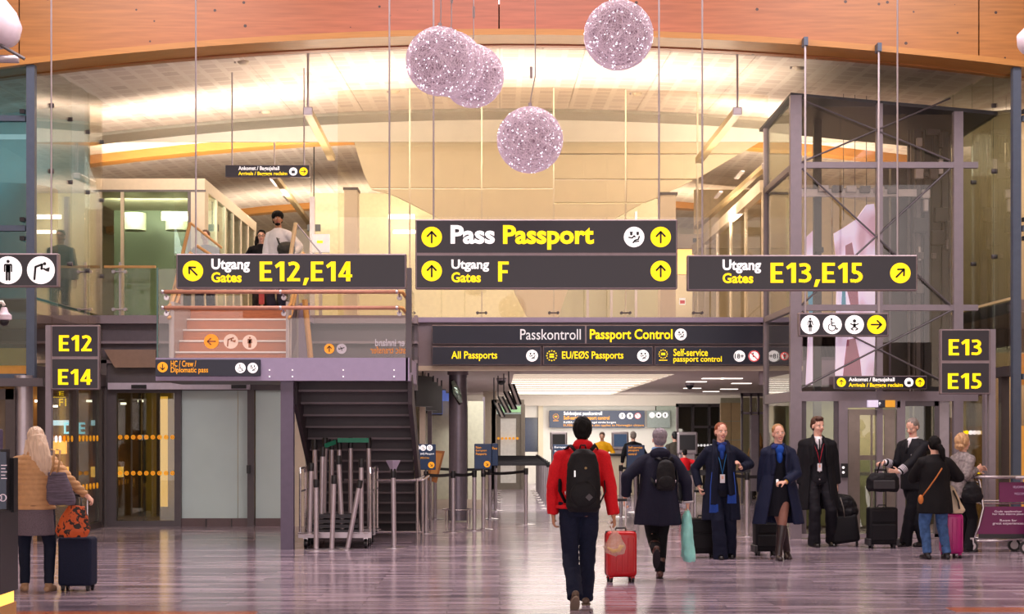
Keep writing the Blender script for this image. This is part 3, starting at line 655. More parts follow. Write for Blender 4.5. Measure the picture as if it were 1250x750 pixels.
for k in range(8):
    xx = -6.75+k*.34; MB().box(xx, xx+.05, 30.6, 30.7, .05, 2.6).build('vestibule_mullion', dm, wl)
for k, (xx, m) in enumerate(((-6.5, lampg), (-5.9, woodwall), (-5.35, lampg), (-4.9, woodwall), (-4.2, lampg))): MB().box(xx, xx+.16 if m is lampg else xx+.3, 31.2, 31.3, .2, 2.3).build('vestibule_glow' if m is lampg else 'timber_slat', m, wl)  # glowing bars added to give the door glass its golden cast
MB().box(-3.75, -3.7, 28.4, 31.5, 0, 3).build('vestibule_side', white_w, wl)
area('vestibule_glow', (-5.4, 29.8, 2.8), (-5.4, 29.8, 0), 1.5, 1.5, 90, (1, .82, .45))  # unseen light added to brighten the vestibule

# upper-left glass box room
bx = struct('wall_upper_room'); d = 32
zt = Z(218, d); zf = Z(232, d)
MB().box(X(93, d), X(250, d), d, 38.8, zf, zt).build('box_roof', cream_dk, bx)
MB().box(X(93, d), X(250, d)+.02, d-.03, d, zf-.04, zf).build('drip', steel_dark, bx)
MB().box(X(95, d), X(232, d), 35, 35.1, 3.6, zf).build('room_back', mat('dim_room', '#7d8270', .4, var=.25, scale=.8), bx)
for a in (93, 147, 229): MB().box(X(a, d), X(a+4, d), d, d+.08, 3.6, zf).build('mullion', cream_dk if a == 147 else steel_dark, bx)
MB().box(X(233, d), X(250, d), d, d+.3, 3.6, zf).build('pier', cream_dk, bx)
for a, b in ((97, 147), (151, 229)): MB().box(X(a, d), X(b, d), d+.03, d+.045, 3.6, zf).build('pane', gls_dark, bx)
xs_ = X(250, d)
for k in range(7):
    y0 = d+.3+k*1.05
    MB().box(xs_-.06, xs_, y0, y0+.09, 3.6, zf).build('mullion', cream_dk, bx); MB().box(xs_-.04, xs_-.025, y0+.09, y0+1.05, 3.6, zf).build('pane', gls_ref, bx)
    MB().box(xs_-.5, xs_-.45, y0+.09, y0+1.05, 3.6, 5.0).build('screen', cream if k % 2 else woodwall, bx)
for a in (-7.5, -6.6): MB().cyl((a, 33.6, zf-.6), (a, 33.6, zf-.25), .25, n=20).build('pendant_drum', mat('drum_shade', '#8f8b7c', .6), bx)

# balcony balustrade on the left
bal = thing('balcony_balustrade', 'glass balustrade with oak rail along the left upper gallery', 'balustrade', (-6.0, 28.1, 3.58))
d = 28.1
MB().box(XL+.05, X(190, d), 28.06, 28.13, Z(327.5, d), Z(324.5, d)).build('handrail', woodrail, bal)
pts = [40, 104, 146, 190]
for a, b in zip(pts[:-1], pts[1:]): MB().box(X(a, d)+.01, X(b, d)-.01, 28.1, 28.115, 3.6, Z(328, d)).build('glass_panel', gls, bal)
for a in pts[1:3]:
    MB().box(X(a, d)-.018, X(a, d)+.018, 28.12, 28.17, 3.58, Z(320, d)).build('post', satin, bal)
    for py in (332, 378):
        c = W(a, py, d); q = MB().cyl((c.x-.1, 28.08, c.z), (c.x+.1, 28.08, c.z), .014, n=8)
        for s_ in (-1, 1): q.cyl((c.x+s_*.1, 28.05, c.z), (c.x+s_*.1, 28.13, c.z), .03, n=10)
        q.build('clamp', satin, bal)

# ---------------------------------------------------------------- lift shaft on the right
sh = thing('lift_shaft', 'steel framed glass lift shaft with crossed tie rods', 'lift', (5.8, 26.4, 0))
x0, x1, yf, yb2, zt = X(971, 25), X(1169, 25), 25.0, 27.7, Z(117, 25)
def ztop(x): return zt-(x-x0)*.1
for nm, xx, yy, wdt in (('post', x0, yf, .085), ('post', X(1073, 25), yf, .045), ('post', x1, yf, .07), ('post', x0, yb2, .05), ('post', x1, yb2, .05)):
    MB().box(xx-wdt, xx+wdt, yy-.06, yy+.06, 0, ztop(xx)).build(nm, steel, sh)
for z in (Z(202, 25), Z(376, 25), Z(484, 25)):
    r = .045 if z > 2.3 else .075
    for yy in (yf, yb2): MB().box(x0+.08, x1+.3, yy-.05, yy+.05, z-r, z+r).build('crossbeam', steel, sh)
    MB().box(x0-.05, x0+.05, yf, yb2, z-r, z+r).build('crossbeam', steel, sh)
MB().prism([(x0-.08, ztop(x0)), (x1+.6, ztop(x1)-.06), (x1+.6, ztop(x1)), (x0-.08, ztop(x0)+.04)], yf-.05, yb2+.3).build('roof', darkgrey, sh)
def rod(a, b, yy=24.93): p, q_ = W(*a, yy), W(*b, yy); MB().cyl(p, q_, .014, n=8).build('tie_rod', steel_dark, sh)
rod((979, 198), (1160, 120)); rod((979, 122), (1160, 196)); rod((979, 206), (1160, 372)); rod((979, 372), (1160, 206)); rod((979, 474), (1160, 380)); rod((979, 380), (1160, 470))
for z0, z1 in ((Z(200, 25), None), (Z(374, 25), Z(204, 25)), (Z(474, 25), Z(378, 25))):
    for a, b in ((x0+.1, X(1073, 25)-.05), (X(1073, 25)+.05, x1-.07)):
        top = (z1 if z1 else ztop(b)-.05); MB().box(a, b, yf-.01, yf+.005, z0+.02, top).build('glass_panel', gls, sh)
MB().box(x0-.01, x0+.005, yf+.08, yb2-.05, .1, ztop(x0)-.03).build('glass_panel', gls_ref, sh)
# rails, cables and machinery in the shaft
for px, wd_ in ((997, .06), (1118, .05), (1136, .12), (1152, .05)):
    MB().box(X(px, 26.6)-wd_, X(px, 26.6)+wd_, 26.5, 26.62, .3, Z(138, 26.6)).build('guide_rail', darkgrey if px != 1118 else steel_dark, sh)
MB().box(X(1086, 27), X(1110, 27), 26.9, 27.05, 2.4, Z(205, 27)).build('counterweight_mast', darkgrey, sh)
MB().box(X(1076, 27.5), X(1158, 27.5), 27.4, 27.5, 2.4, Z(205, 27.5)).build('rear_screen', mat('shaft_screen', '#574d48', .5, var=.2, scale=3, stretch=(4, 4, .5)), sh)  # dark brown screen with vertical streaks
for px, py in ((1128, 145), (1140, 155), (1124, 275), (1146, 290), (1150, 262)):
    c = W(px, py, 26.4); MB().rbox(c.x-.11, c.x+.11, c.y, c.y+.1, c.z-.12, c.z+.12, .02).build('motor_box', darkgrey if py > 200 else steel_dark, sh)
q = MB()
for k in range(4): c = W(1118+k*10, 170, 26.45); q.cyl((c.x, c.y, 2.4), (c.x, c.y, c.z), .008, n=6)
q.build('hoist_cables', dark, sh)
rnd = random.Random(5)
for k in range(16):
    c = W(rnd.choice((1113, 1122, 1130, 1140, 1148, 1156, 1000)), rnd.uniform(150, 360), 26.35); w_, h_ = rnd.uniform(.02, .07), rnd.uniform(.04, .16)
    MB().rbox(c.x-w_, c.x+w_, c.y-.04, c.y+.04, c.z-h_, c.z+h_, .01, 1).build('rail_fixing', (satin, darkgrey, steel_dark)[k % 3], sh)
for px in (1108, 1113, 1124, 1129, 1143, 1158): MB().box(X(px, 26.7), X(px+2.2, 26.7), 26.66, 26.74, 2.4, Z(142, 26.7)).build('mast_channel', darkgrey if px % 2 else steel_dark, sh)
q = MB(); c = W(976, 234, 26.3); e = W(1118, 238, 26.3); q.box(c.x, e.x, 26.25, 26.35, e.z-.03, c.z+.03); q.build('door_operator', satin, sh)
for k in range(6): c = W(1005+k*17, 230+.4*k, 26.2); MB().rbox(c.x-.08, c.x+.08, 26.15, 26.25, c.z-.06, c.z+.05, .015).build('operator_bracket', steel_dark if k % 2 else satin, sh)
c = W(1120, 238, 26.6)
# entrance floor of the lift
yd = 25.0
def lr(a, b, c_, e, y0, y1, m, nm, par=sh): return MB().box(X(a, 25), X(c_, 25), y0, y1, Z(e, 25), Z(b, 25)).build(nm, m, par)
lr(978, 490, 1022, 655, 25.0, 25.02, gls_dark, 'side_glass'); lr(978, 490, 984, 655, 24.98, 25.04, steel_dark, 'side_frame'); lr(1018, 490, 1023, 655, 24.98, 25.04, steel_dark, 'side_frame')
lr(1023, 490, 1034, 656, 24.94, 25.06, steel, 'door_post'); lr(1034, 490, 1098, 498, 24.94, 25.06, steel, 'door_lintel'); lr(1094, 490, 1104, 656, 24.94, 25.06, steel, 'door_post')
lr(1104, 490, 1145, 496, 24.96, 25.06, steel_dark, 'side_frame'); lr(1140, 490, 1146, 656, 24.96, 25.06, steel_dark, 'side_frame'); lr(1105, 496, 1140, 640, 25.0, 25.02, gls_dark, 'side_glass')
tin = mat('lift_door_steel', '#8b8078', .35, .6)
for a, b in ((1036, 1050), (1080, 1093)): lr(a, 500, b, 655, 25.02, 25.06, tin, 'door_leaf')
lr(1050, 500, 1080, 507, 25.02, 25.06, tin, 'door_leaf'); lr(1050, 556, 1080, 562, 25.02, 25.06, tin, 'door_leaf'); lr(1063.5, 507, 1065.5, 655, 25.01, 25.05, tin, 'door_stile')
lr(1050, 507, 1080, 556, 25.04, 25.05, gls, 'door_window'); lr(1050, 562, 1080, 655, 25.05, 25.06, gls_ref, 'door_window')
lr(978, 652, 1146, 657, 24.96, 25.1, satin, 'threshold')
lr(1025.5, 566, 1033.5, 583, 24.9, 24.94, dark, 'call_panel')
for py in (571, 577): c = W(1029.5, py, 24.89); MB().cyl((c.x, 24.9, c.z), (c.x, 24.885, c.z), .02, n=12).build('call_button', wht, sh)
t = thing('lift_indicator', 'white and amber arrow sign over the lift door', 'sign', tuple(W(1073, 497, 24.9)))
lr(1057, 489, 1070, 497.5, 24.86, 24.93, mat('lilac_sign', '#d9cfe6', em=.5), 'left_field', t); lr(1069.5, 489, 1078, 497.5, 24.86, 24.93, signnavy, 'centre_field', t); lr(1078, 489, 1090, 497.5, 24.86, 24.93, mat('amber_sign', '#d99a2a', em=.4), 'right_field', t)
pict(t, 1073.8, 493, 3, 24.855, 'up', None, wht)
# lift car glimpsed through the window, with its rear wall and rail
MB().box(x0+.3, x1-.1, 27.55, 27.6, .05, 2.3).build('car_rear_wall', mat('car_wall', '#8d8a70', .4, var=.08), sh)
MB().box(x0+.3, x1-.1, 27.3, 27.34, .9, .96).build('car_rail', chrome, sh)
for k in range(9): MB().box(x0+.5+k*.24, x0+.53+k*.24, 27.35, 27.4, .1, .9).build('car_fin', satin, sh)
area('lift_car_lamp', (5.7, 26.5, 2.2), (5.7, 26.5, 0), 1.5, 1, 60, (1, .9, .7))
# right glazed entrance beside the lift
d5 = struct('door_5')
for y0 in (24.4, 26.1, 27.6): MB().box(XR-.06, XR+.06, y0, y0+.14, 0, 2.5).build('door_frame', dm, d5)
MB().box(XR-.08, XR+.08, 23.95, 28.1, 2.45, 2.6).build('door_header', dm, d5); MB().box(XR-.01, XR+.01, 24.5, 27.7, .1, 2.45).build('pane', gls, d5)
q0 = X(1150, 25.2)
MB().box(q0-.1, q0+.08, 25.1, 25.25, 0, 2.2).build('steel_post', satin, d5); MB().box(X(1205, 24.2)-.06, X(1205, 24.2)+.06, 24.1, 24.25, 0, 2.45).build('steel_post', steel, d5)
MB().box(X(1163, 26), X(1205, 26), 26, 26.015, .05, 2.2).build('pane', gls_dark, d5)
MB().box(X(1160, 26), X(1206, 26), 25.98, 26.05, 2.2, 2.32).build('door_header', steel_dark, d5)
for k in range(6):
    for z in (1.0, 1.62): c = X(1170+k*5, 25.95); MB().cyl((c, 25.95, z), (c, 25.96, z), .035, n=10).build('warning_dot', wht if z > 1.5 and k > 2 else yel, d5)

# glowing advertising banner hanging behind the shaft
ad = thing('advertising_banner', 'tall glowing pink and white banner behind the lift shaft', 'banner', tuple(W(1035, 470, 28.2)))
m = bpy.data.materials.new('backlit_print'); m.use_nodes = True; nt = m.node_tree; b = nt.nodes['Principled BSDF']
tc = nt.nodes.new('ShaderNodeTexCoord'); mp = nt.nodes.new('ShaderNodeMapping'); mp.inputs['Scale'].default_value = (2.2, 1, .8); nz = nt.nodes.new('ShaderNodeTexNoise'); nz.inputs['Scale'].default_value = 1.2; nz.inputs['Detail'].default_value = 1
rp = nt.nodes.new('ShaderNodeValToRGB'); E = rp.color_ramp.elements; E[0].position = .38; E[0].color = lin('#e6d4f4'); E[1].position = .66; E[1].color = lin('#b98aa8')
e = E.new(.52); e.color = lin('#dcc8ee')
nt.links.new(tc.outputs['Object'], mp.inputs[0]); nt.links.new(mp.outputs[0], nz.inputs['Vector']); nt.links.new(nz.outputs['Fac'], rp.inputs[0]); nt.links.new(rp.outputs[0], b.inputs['Base Color']); nt.links.new(rp.outputs[0], b.inputs['Emission Color']); b.inputs['Emission Strength'].default_value = .75
adm = m; d = 28.2
def adp(pts, nm, m=adm, y=d, th=.05): MB().prism([(X(a, y), Z(b, y)) for a, b in pts], y, y+th).build(nm, m, ad)
adp([(1018, 285), (1030, 278), (1045, 268), (1058, 250), (1067, 249), (1069, 262), (1068, 300), (1070, 380), (1066, 470), (1020, 470), (1021, 380), (1022, 330)], 'main_sheet')
adp([(984, 290), (996, 278), (1000, 285), (998, 340), (996, 380), (1000, 470), (984, 470), (988, 380)], 'narrow_sheet')
pk = mat('pink_print', '#a8607e', .5, em=.35); bl_ = mat('blue_print', '#4a9cc4', .5, em=.35)
adp([(1032, 300), (1040, 296), (1046, 330), (1048, 372), (1040, 380), (1033, 350)], 'figure_print', pk, d-.02, .01)
adp([(1034, 415), (1044, 413), (1050, 440), (1053, 470), (1028, 470), (1031, 440)], 'figure_print', pk, d-.02, .01)
adp([(1028, 352), (1032, 350), (1033, 380), (1027, 378)], 'blue_print', bl_, d-.02, .01)
adp([(986, 356), (992, 352), (994, 384), (988, 386)], 'blue_print', bl_, d-.02, .01)
for k in range(3): p, q_ = W(1030+14*k, 262-8*(k > 1)-4*k, d), None; MB().cyl((p.x, d+.02, p.z-.1), (p.x, d+.02, zc1(p.x, d)), .006, n=6).build('hanger', steel_dark, ad)
for px, py in ((1015, 280), (1190, 282), (1195, 320)): pass
q = MB()
# ---------------------------------------------------------------- staircase with landing
st = thing('staircase', 'lilac steel stair landing with timber upper flight and glass sides', 'staircase', (-3, 22.6, 0))
d = 22.6; LX0, LX1 = X(190, d), X(498, d); zl = Z(437, d); zu = Z(465, d)
MB().box(LX0, LX1, d, d+.06, zu, zl).build('landing_fascia', lilac, st)
MB().box(LX0, LX1, d+.06, 24.55, zl-.08, zl).build('landing_deck', lilac, st); MB().box(LX1-.03, LX1+.02, d, 24.5, zu, zl).build('side_fascia', lilac, st)
MB().box(LX0, LX1-.05, d+.06, 24.5, zu, zu+.05).build('landing_soffit', steel_dark, st)
for px in (329, 357, 419, 481):
    for py in (452, 460): c = W(px, py, d); MB().cyl((c.x, d, c.z), (c.x, d-.008, c.z), .011, n=8).build('screw', wht, st)
c = W(350, 672, 22.75)
MB().box(X(342.5, 22.7), X(358, 22.7), 22.7, 22.86, 0, zu).build('column', lilac if False else mat('violet_grey_steel', '#5f5568', .4, .2), st)
# lower flight seen from behind, falling away from the viewer
n = 14; p0 = Vector((X(365, 23.2), 23.2)); wdt = X(499, 23.2)-X(365, 23.2); rise = (zu+.05)/n; run = .28
dkm = mat('stair_underside', '#3b3238', .5); dkl = mat('stair_lip', '#6d6166', .5)
for k in range(n):
    z1 = zu+.05-k*rise; y0 = 23.2+k*run*.98; sx = -k*.012
    a, b = p0.x+sx, p0.x+wdt+sx*.4
    MB().box(a, b, y0, y0+.03, z1-rise, z1).build('riser', dkm, st); MB().box(a, b, y0-.05, y0+.30, z1-rise-.018, z1-rise+.012).build('tread', dkl, st)
yb_ = 23.2+n*run*.98
for sx0, sx1 in ((p0.x-.06, p0.x), (p0.x+wdt, p0.x+wdt+.06)):
    MB().prismx([(23.15, zu+.1), (yb_+.1, .02), (yb_-.35, .0), (23.0, zu-.32), (22.95, zu)], sx0-.0, sx1).build('stringer', dkm, st)
# guard rails beside the foot of the flight
q = MB()
for x_ in (-1.22, -1.14): q.tube([(x_, 24.2, 0), (x_, 24.2, .92), (x_, 27.0, .92), (x_, 27.0, 0)], .02, 8)
q.tube([(-1.14, 24.2, .92), (-2.3, 24.2, .92)], .018, 8); q.tube([(-1.14, 24.2, .15), (-2.3, 24.2, .15)], .018, 8)
q.build('guard_rail', chrome, st)
# upper flight with timber risers
zf_ = 3.58; rise = (zf_-zl)/5
UX0, UX1 = X(214, 24.6), X(350, 24.6)
for k in range(5):
    y0 = 24.6+k*.3; z0 = zl+k*rise
    MB().box(UX0, UX1, y0, y0+.04, z0, z0+rise-.025).build('riser', woodstep, st); MB().box(UX0, UX1, y0-.015, y0+.31, z0+rise-.025, z0+rise).build('tread', mat('tread_nosing', '#d9d2cf', .4), st)
MB().box(UX0-.02, 0.0+UX1+.02, 26.1, 28.3, zf_-.1, zf_-.005).build('top_platform', lilac, st)
MB().box(UX1, UX1+.05, 24.5, 26.2, zl, zf_).build('side_stringer', satin, st); MB().box(UX0-.05, UX0, 24.5, 26.2, zl, zf_).build('side_stringer', satin, st)
# glass and rails of the landing
g0, g1 = X(192, 22.62), X(497, 22.62); gx = [g0, X(350, 22.62), g1]
for a, b in zip(gx[:-1], gx[1:]): MB().box(a+.005, b-.005, 22.64, 22.655, zl-.1, Z(328 if a < gx[1] and a == g0 else 345, d)).build('glass_panel', gls, st)
MB().box(g0-.012, g0+.012, 22.63, 22.665, zl-.1, Z(327, d)).build('glass_edge', edge, st)
for zz in (Z(356.5, 22.5), Z(376, 22.5)):
    MB().path([(X(201, 22.5), 22.5, zz), (X(487, 22.5), 22.5, zz)], .028, 12).build('handrail', woodrose, st, True)
    MB().path([(X(487, 22.5), 22.5, zz), (X(491, 22.5), 22.5, zz), (X(493, 22.5), 22.62, zz-.03), (X(493, 22.5), 24.4, zz-.03)], .026, 10).build('rail_return', woodrail, st, True)
    for px in (201, 345, 487):
        x_ = X(px, 22.5); q = MB().cyl((x_, 22.5, zz), (x_, 22.66, zz-.07), .014, n=8); q.cyl((x_-.001, 22.62, zz-.07), (x_, 22.68, zz-.07), .035, n=12); q.ell((x_-.03, 22.5, zz), .032); q.build('rail_bracket', chrome, st, 'auto')
MB().box(g1-.03, g1+.0, 22.66, 24.5, zl, Z(345, d)).build('side_glass', gls, st); MB().box(g1-.02, g1+.06, 22.62, 22.72, zl-.2, Z(327, d)).build('corner_post', steel_dark, st)
# glass sides and sloping rails of the upper flight and the one going on up to the left
for xx in (UX0-.06, UX1+.06):
    MB().prismx([(24.5, zl), (26.2, zf_-.1), (26.2, zf_+1.0), (24.5, zl+1.0)], xx-.006, xx+.006).build('side_glass', gls, st)
    for o_ in (.72, .9): MB().path([(xx, 24.4, zl+o_-.05), (xx, 24.6, zl+o_), (xx, 26.1, zf_+o_), (xx, 26.5, zf_+o_)], .025, 10).build('handrail', woodrail, st, True)
    for yy in (24.55, 25.4): MB().box(xx-.02, xx+.02, yy-.02, yy+.02, zl-.05, zl+.9+(yy-24.6)*.6).build('baluster', satin, st)
# sloping glass ends up on the gallery
eg = thing('gallery_glass_screen', 'raking glass screen with oak edge behind the left gates sign', 'balustrade', (-5, 27.6, 3.58))
def poly3(pts, d, th, m, nm, par): MB().prism([(X(a, d), Z(b, d)) for a, b in pts], d, d+th).build(nm, m, par)
poly3([(232, 273), (268, 303), (268, 330), (222, 330)], 27, .015, gls_ref, 'glass_panel', eg)
def bar(a, b, d, r, m, nm, par, n=8): return MB().cyl(W(*a, d), W(*b, d), r, n=n).build(nm, m, par)
bar((232, 272), (206, 380), 27, .03, woodrail, 'oak_edge', eg); bar((232, 272), (271, 303), 27, .02, woodrail, 'oak_edge', eg); bar((240, 300), (268, 318), 26.9, .025, woodrail, 'handrail', eg)
e2 = thing('gallery_glass_screen', 'raking glass screen rising beside the bearded man upstairs', 'balustrade', (-3.3, 27.6, 3.58))
poly3([(361, 273), (392, 310), (392, 372), (350, 372)], 27.4, .015, gls, 'glass_panel', e2)
bar((361, 272), (352, 330), 27.4, .035, mat('pale_oak', '#d8b98a', .4), 'oak_edge', e2); bar((361, 272), (394, 312), 27.4, .012, satin, 'glass_cap', e2)
# lilac and timber props under the right part of the gallery glass
pr = thing('stair_side_panel', 'leaning lilac and oak stair side panels behind landing glass', 'panel', (-2.7, 25, zl))
poly3([(352, 437), (366, 370), (378, 370), (378, 437)], 25.4, .05, lilac, 'lilac_panel', pr); bar((372, 366), (379, 437), 25.2, .045, woodrail, 'oak_post', pr); bar((352, 437), (366, 372), 25.3, .018, satin, 'edge_bar', pr)
# reflections of signs behind the viewer, painted on the landing glass
fm = thing('reflected_lettering', 'painted reflection of domestic transfer wording on landing glass', 'lettering', tuple(W(440, 425, 22.6)))
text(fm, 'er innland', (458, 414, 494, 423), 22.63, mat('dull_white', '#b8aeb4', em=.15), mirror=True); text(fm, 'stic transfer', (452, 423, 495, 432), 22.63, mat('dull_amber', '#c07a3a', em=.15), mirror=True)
dulw = mat('pale_reflection', '#e6c9b6', .5, em=.2); dulo = mat('amber_reflection', '#f09a2a', .5, em=.3)
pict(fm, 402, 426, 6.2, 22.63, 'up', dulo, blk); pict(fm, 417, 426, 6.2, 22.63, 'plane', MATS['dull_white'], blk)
f2 = thing('reflected_symbols', 'painted reflection of amber arrow and toilet symbols on landing glass', 'lettering', tuple(W(280, 418, 22.6)))  # arrow and symbols are reflections painted onto the pane
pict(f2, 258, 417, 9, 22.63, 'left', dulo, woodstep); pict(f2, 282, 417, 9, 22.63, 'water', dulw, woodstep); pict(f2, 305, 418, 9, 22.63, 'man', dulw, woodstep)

# ---------------------------------------------------------------- signs
def gate_text(parent, s, rect, d, m):
    """bold upright numerals and capitals drawn as outlines and strokes; rect bounds the capitals"""
    x0, y0, x1, y1 = rect; x0, x1, zt, zb_ = X(x0, d), X(x1, d), Z(y0, d), Z(y1, d)
    wd_ = {'E': .52, 'F': .5, '1': .40, '2': .54, '3': .50, '4': .58, '5': .50, ',': .22}; gap = .115
    tot = sum(wd_[ch_] for ch_ in s)+gap*(len(s)-1); sx = (x1-x0)/tot; sz = zt-zb_; q = MB(); cur = 0; ya, yb_ = d-.006, d-.001
    arc = lambda cx, cz, r, a0, a1: [(cx+r*math.cos(R(a0+(a1-a0)*i/12)), cz+r*math.sin(R(a0+(a1-a0)*i/12))) for i in range(13)]
    for ch_ in s:
        g = MB(); rc = lambda a, b_, c_, e: g.prism([(a, b_), (c_, b_), (c_, e), (a, e)], ya, yb_)
        if ch_ in 'EF':
            rc(0, 0, .19, 1); rc(.19, .85, wd_[ch_], 1); rc(.19, .42, wd_[ch_]-.05, .57)
            if ch_ == 'E': rc(.19, 0, .52, .15)
        elif ch_ == '1': rc(.21, 0, .40, 1); g.prism([(0, .80), (.06, .66), (.21, .77), (.21, 1)], ya, yb_)
        elif ch_ == '2': stroke(g, [(.06, .86)]+arc(.25, .73, .19, 130, -35)+[(.12, .10)], .17, ya, yb_, False); rc(.0, 0, .54, .155)
        elif ch_ == '3': stroke(g, [(.03, .88)]+arc(.23, .735, .175, 110, -90), .16, ya, yb_, False); stroke(g, arc(.22, .30, .215, 90, -115)+[(.0, .11)], .16, ya, yb_, False); rc(.12, .46, .26, .60)
        elif ch_ == '4': rc(.32, 0, .50, 1); rc(0, .20, .58, .345); stroke(g, [(.08, .30), (.37, .93)], .16, ya, yb_, False)
        elif ch_ == '5': rc(.06, .85, .46, 1); rc(.06, .5, .22, .85); stroke(g, arc(.20, .31, .225, 115, -120)+[(.0, .10)], .165, ya, yb_, False)
        elif ch_ == ',': g.prism([(.08, .17), (.26, .17), (.13, -.20), (.0, -.20)], ya, yb_)
        g.v = [(x0+(cur+v[0])*sx, v[1], zb_+v[2]*sz) for v in g.v]; q.add(g.v, g.f); cur += wd_[ch_]+gap
    return q.build('lettering', m, parent)
def board(name, label, rect, d, th=.12, face=signface, frame=signframe, m=1.8, splits=(), group=None, rods=(), rod_top=9.5, rr=.011):
    x0, y0, x1, y1 = rect; t = thing(name, label, 'sign', tuple(W((x0+x1)/2, y1, d+th/2)), group=group)
    MB().rbox(X(x0, d), X(x1, d), d, d+th, Z(y1, d), Z(y0, d), .01, 1).build('housing', frame, t)
    ys = [y0]+list(splits)+[y1]
    for a, b in zip(ys[:-1], ys[1:]): MB().box(X(x0+m, d), X(x1-m, d), d-.006, d+.002, Z(b-m, d), Z(a+m, d)).build('face', face, t)
    for r_ in rods:
        xx = X(r_, d)
        MB().cyl((xx, d+th/2, Z(y0, d)), (xx, d+th/2, rod_top), rr, n=8).build('suspension_rod', satin, t)
    return t
FD = 20.0; fd = FD-.006
t = board('gate_sign', 'wide dark sign reading Pass Passport over Utgang Gates F', (507, 268, 827, 353), FD, splits=(310.5,), rods=(529, 805), group=None)
for py in (289.5, 331):
    pict(t, 527, py, 12.5, fd, 'up', yel, blk); pict(t, 806.5, py, 12.5, fd, 'up', yel, blk)
pict(t, 774, 289.5, 12.5, fd, 'passport', wht, blk)
text(t, 'Pass', (550, 275, 604, 298), fd, wht, .035); text(t, 'Passport', (614, 275, 725, 305), fd, yel, .035)
text(t, 'Utgang', (551, 317, 597, 332), fd, wht, .03); text(t, 'Gates', (551, 332.5, 587, 345), fd, yel, .03); gate_text(t, 'F', (608, 319.5, 621, 344), fd, yel)
t = board('gate_sign', 'dark hanging sign for gates E12 and E14 with diagonal arrow', (215, 310, 496, 352.5), FD, rods=(238, 475))
pict(t, 235.5, 331, 12.5, fd, 'upleft', yel, blk); text(t, 'Utgang', (258, 316, 305, 333), fd, wht, .03); text(t, 'Gates', (258, 332.5, 295, 345), fd, yel, .03)
gate_text(t, 'E12,E14', (317, 319.5, 430, 343.5), fd, yel)
t = board('gate_sign', 'dark hanging sign for gates E13 and E15 with diagonal arrow', (839, 311.5, 1120, 355), FD, rods=(858, 1097))
pict(t, 1099, 333.5, 12.5, fd, 'upright', yel, blk); text(t, 'Utgang', (882, 317, 929, 334), fd, wht, .03); text(t, 'Gates', (882, 333.5, 919.5, 346), fd, yel, .03)
gate_text(t, 'E13,E15', (940.5, 321, 1053, 345.5), fd, yel)
t = board('toilet_sign', 'dark hanging sign with man and drinking fountain at left edge', (-60, 309.5, 71, 350.5), FD, rods=(61, -50))
pict(t, 10, 330, 17, fd, 'man', wht, blk); pict(t, 50, 330, 17, fd, 'water', wht, blk)
d = 24.05; fd2 = d-.006
t = board('toilet_sign', 'small sign of woman, wheelchair, baby and arrow by lift shaft', (975, 382, 1085, 411), 23.6)
for px, k in ((989, 'woman'), (1016, 'wheelchair'), (1043, 'baby')): pict(t, px, 396.5, 11.5, 23.594, k, wht, blk)
pict(t, 1070, 396.5, 11.5, 23.594, 'right', yel, blk)
for px in (984, 1074):
    xx = X(px, 23.6); zz = zb(xx)+.02
    MB().cyl((xx, 23.66, Z(382, 23.6)), (xx, 23.66, zz-.02), .016, n=10).build('suspension_rod', satin, t); MB().box(xx-.03, xx+.03, 23.6, 23.78, zz-.06, zz+.06).build('rod_socket', steel_blue, t)
for nm, lab, r_, a, b, post in (('gate_number_sign', 'double sign E12 over E14 on a steel bracket post', (62, 397, 121, 476), 'E12', 'E14', (55, 62)), ('gate_number_sign', 'double sign E13 over E15 beside the lift shaft', (1148, 402, 1209, 481.5), 'E13', 'E15', (1208, 1216))):
    d = 23.2; t = board(nm, lab, r_, d, splits=(437 if a == 'E12' else 442,), th=.1)
    x0 = r_[0]+(9 if a == 'E12' else 9); y0 = r_[1]
    gate_text(t, a, (x0+1, y0+12.5, x0+41, y0+32), d-.006, yel); gate_text(t, b, (x0, y0+54, x0+41, y0+73), d-.006, yel)
    MB().box(X(post[0], d), X(post[1], d), d+.02, d+.12, 0 if a != 'E12' else 1.0, Z(r_[1], d)).build('bracket_post', steel, t)
    if a == 'E12': MB().box(X(post[0], d), X(post[1], d), d+.02, d+.12, 0, 1.0).build('bracket_post', steel, t)
t = board('lane_sign', 'navy crew and diplomatic pass sign on the landing edge', (189.5, 439, 318, 459.5), 22.56, th=.03, face=signnavy, frame=signnavy, m=.5)
d = 22.55; pict(t, 198.5, 448.5, 6.3, d, 'down', yelo, blk); text(t, 'HC / Crew /', (208.5, 440.5, 239.5, 448), d, yelo, .01); text(t, 'Diplomatic pass', (208.5, 448.5, 254, 457), d, yelo, .01)
pict(t, 293.5, 449.5, 6.3, d, 'wheelchair', wht, blk); pict(t, 308.5, 449.5, 6.3, d, 'passport', wht, blk)
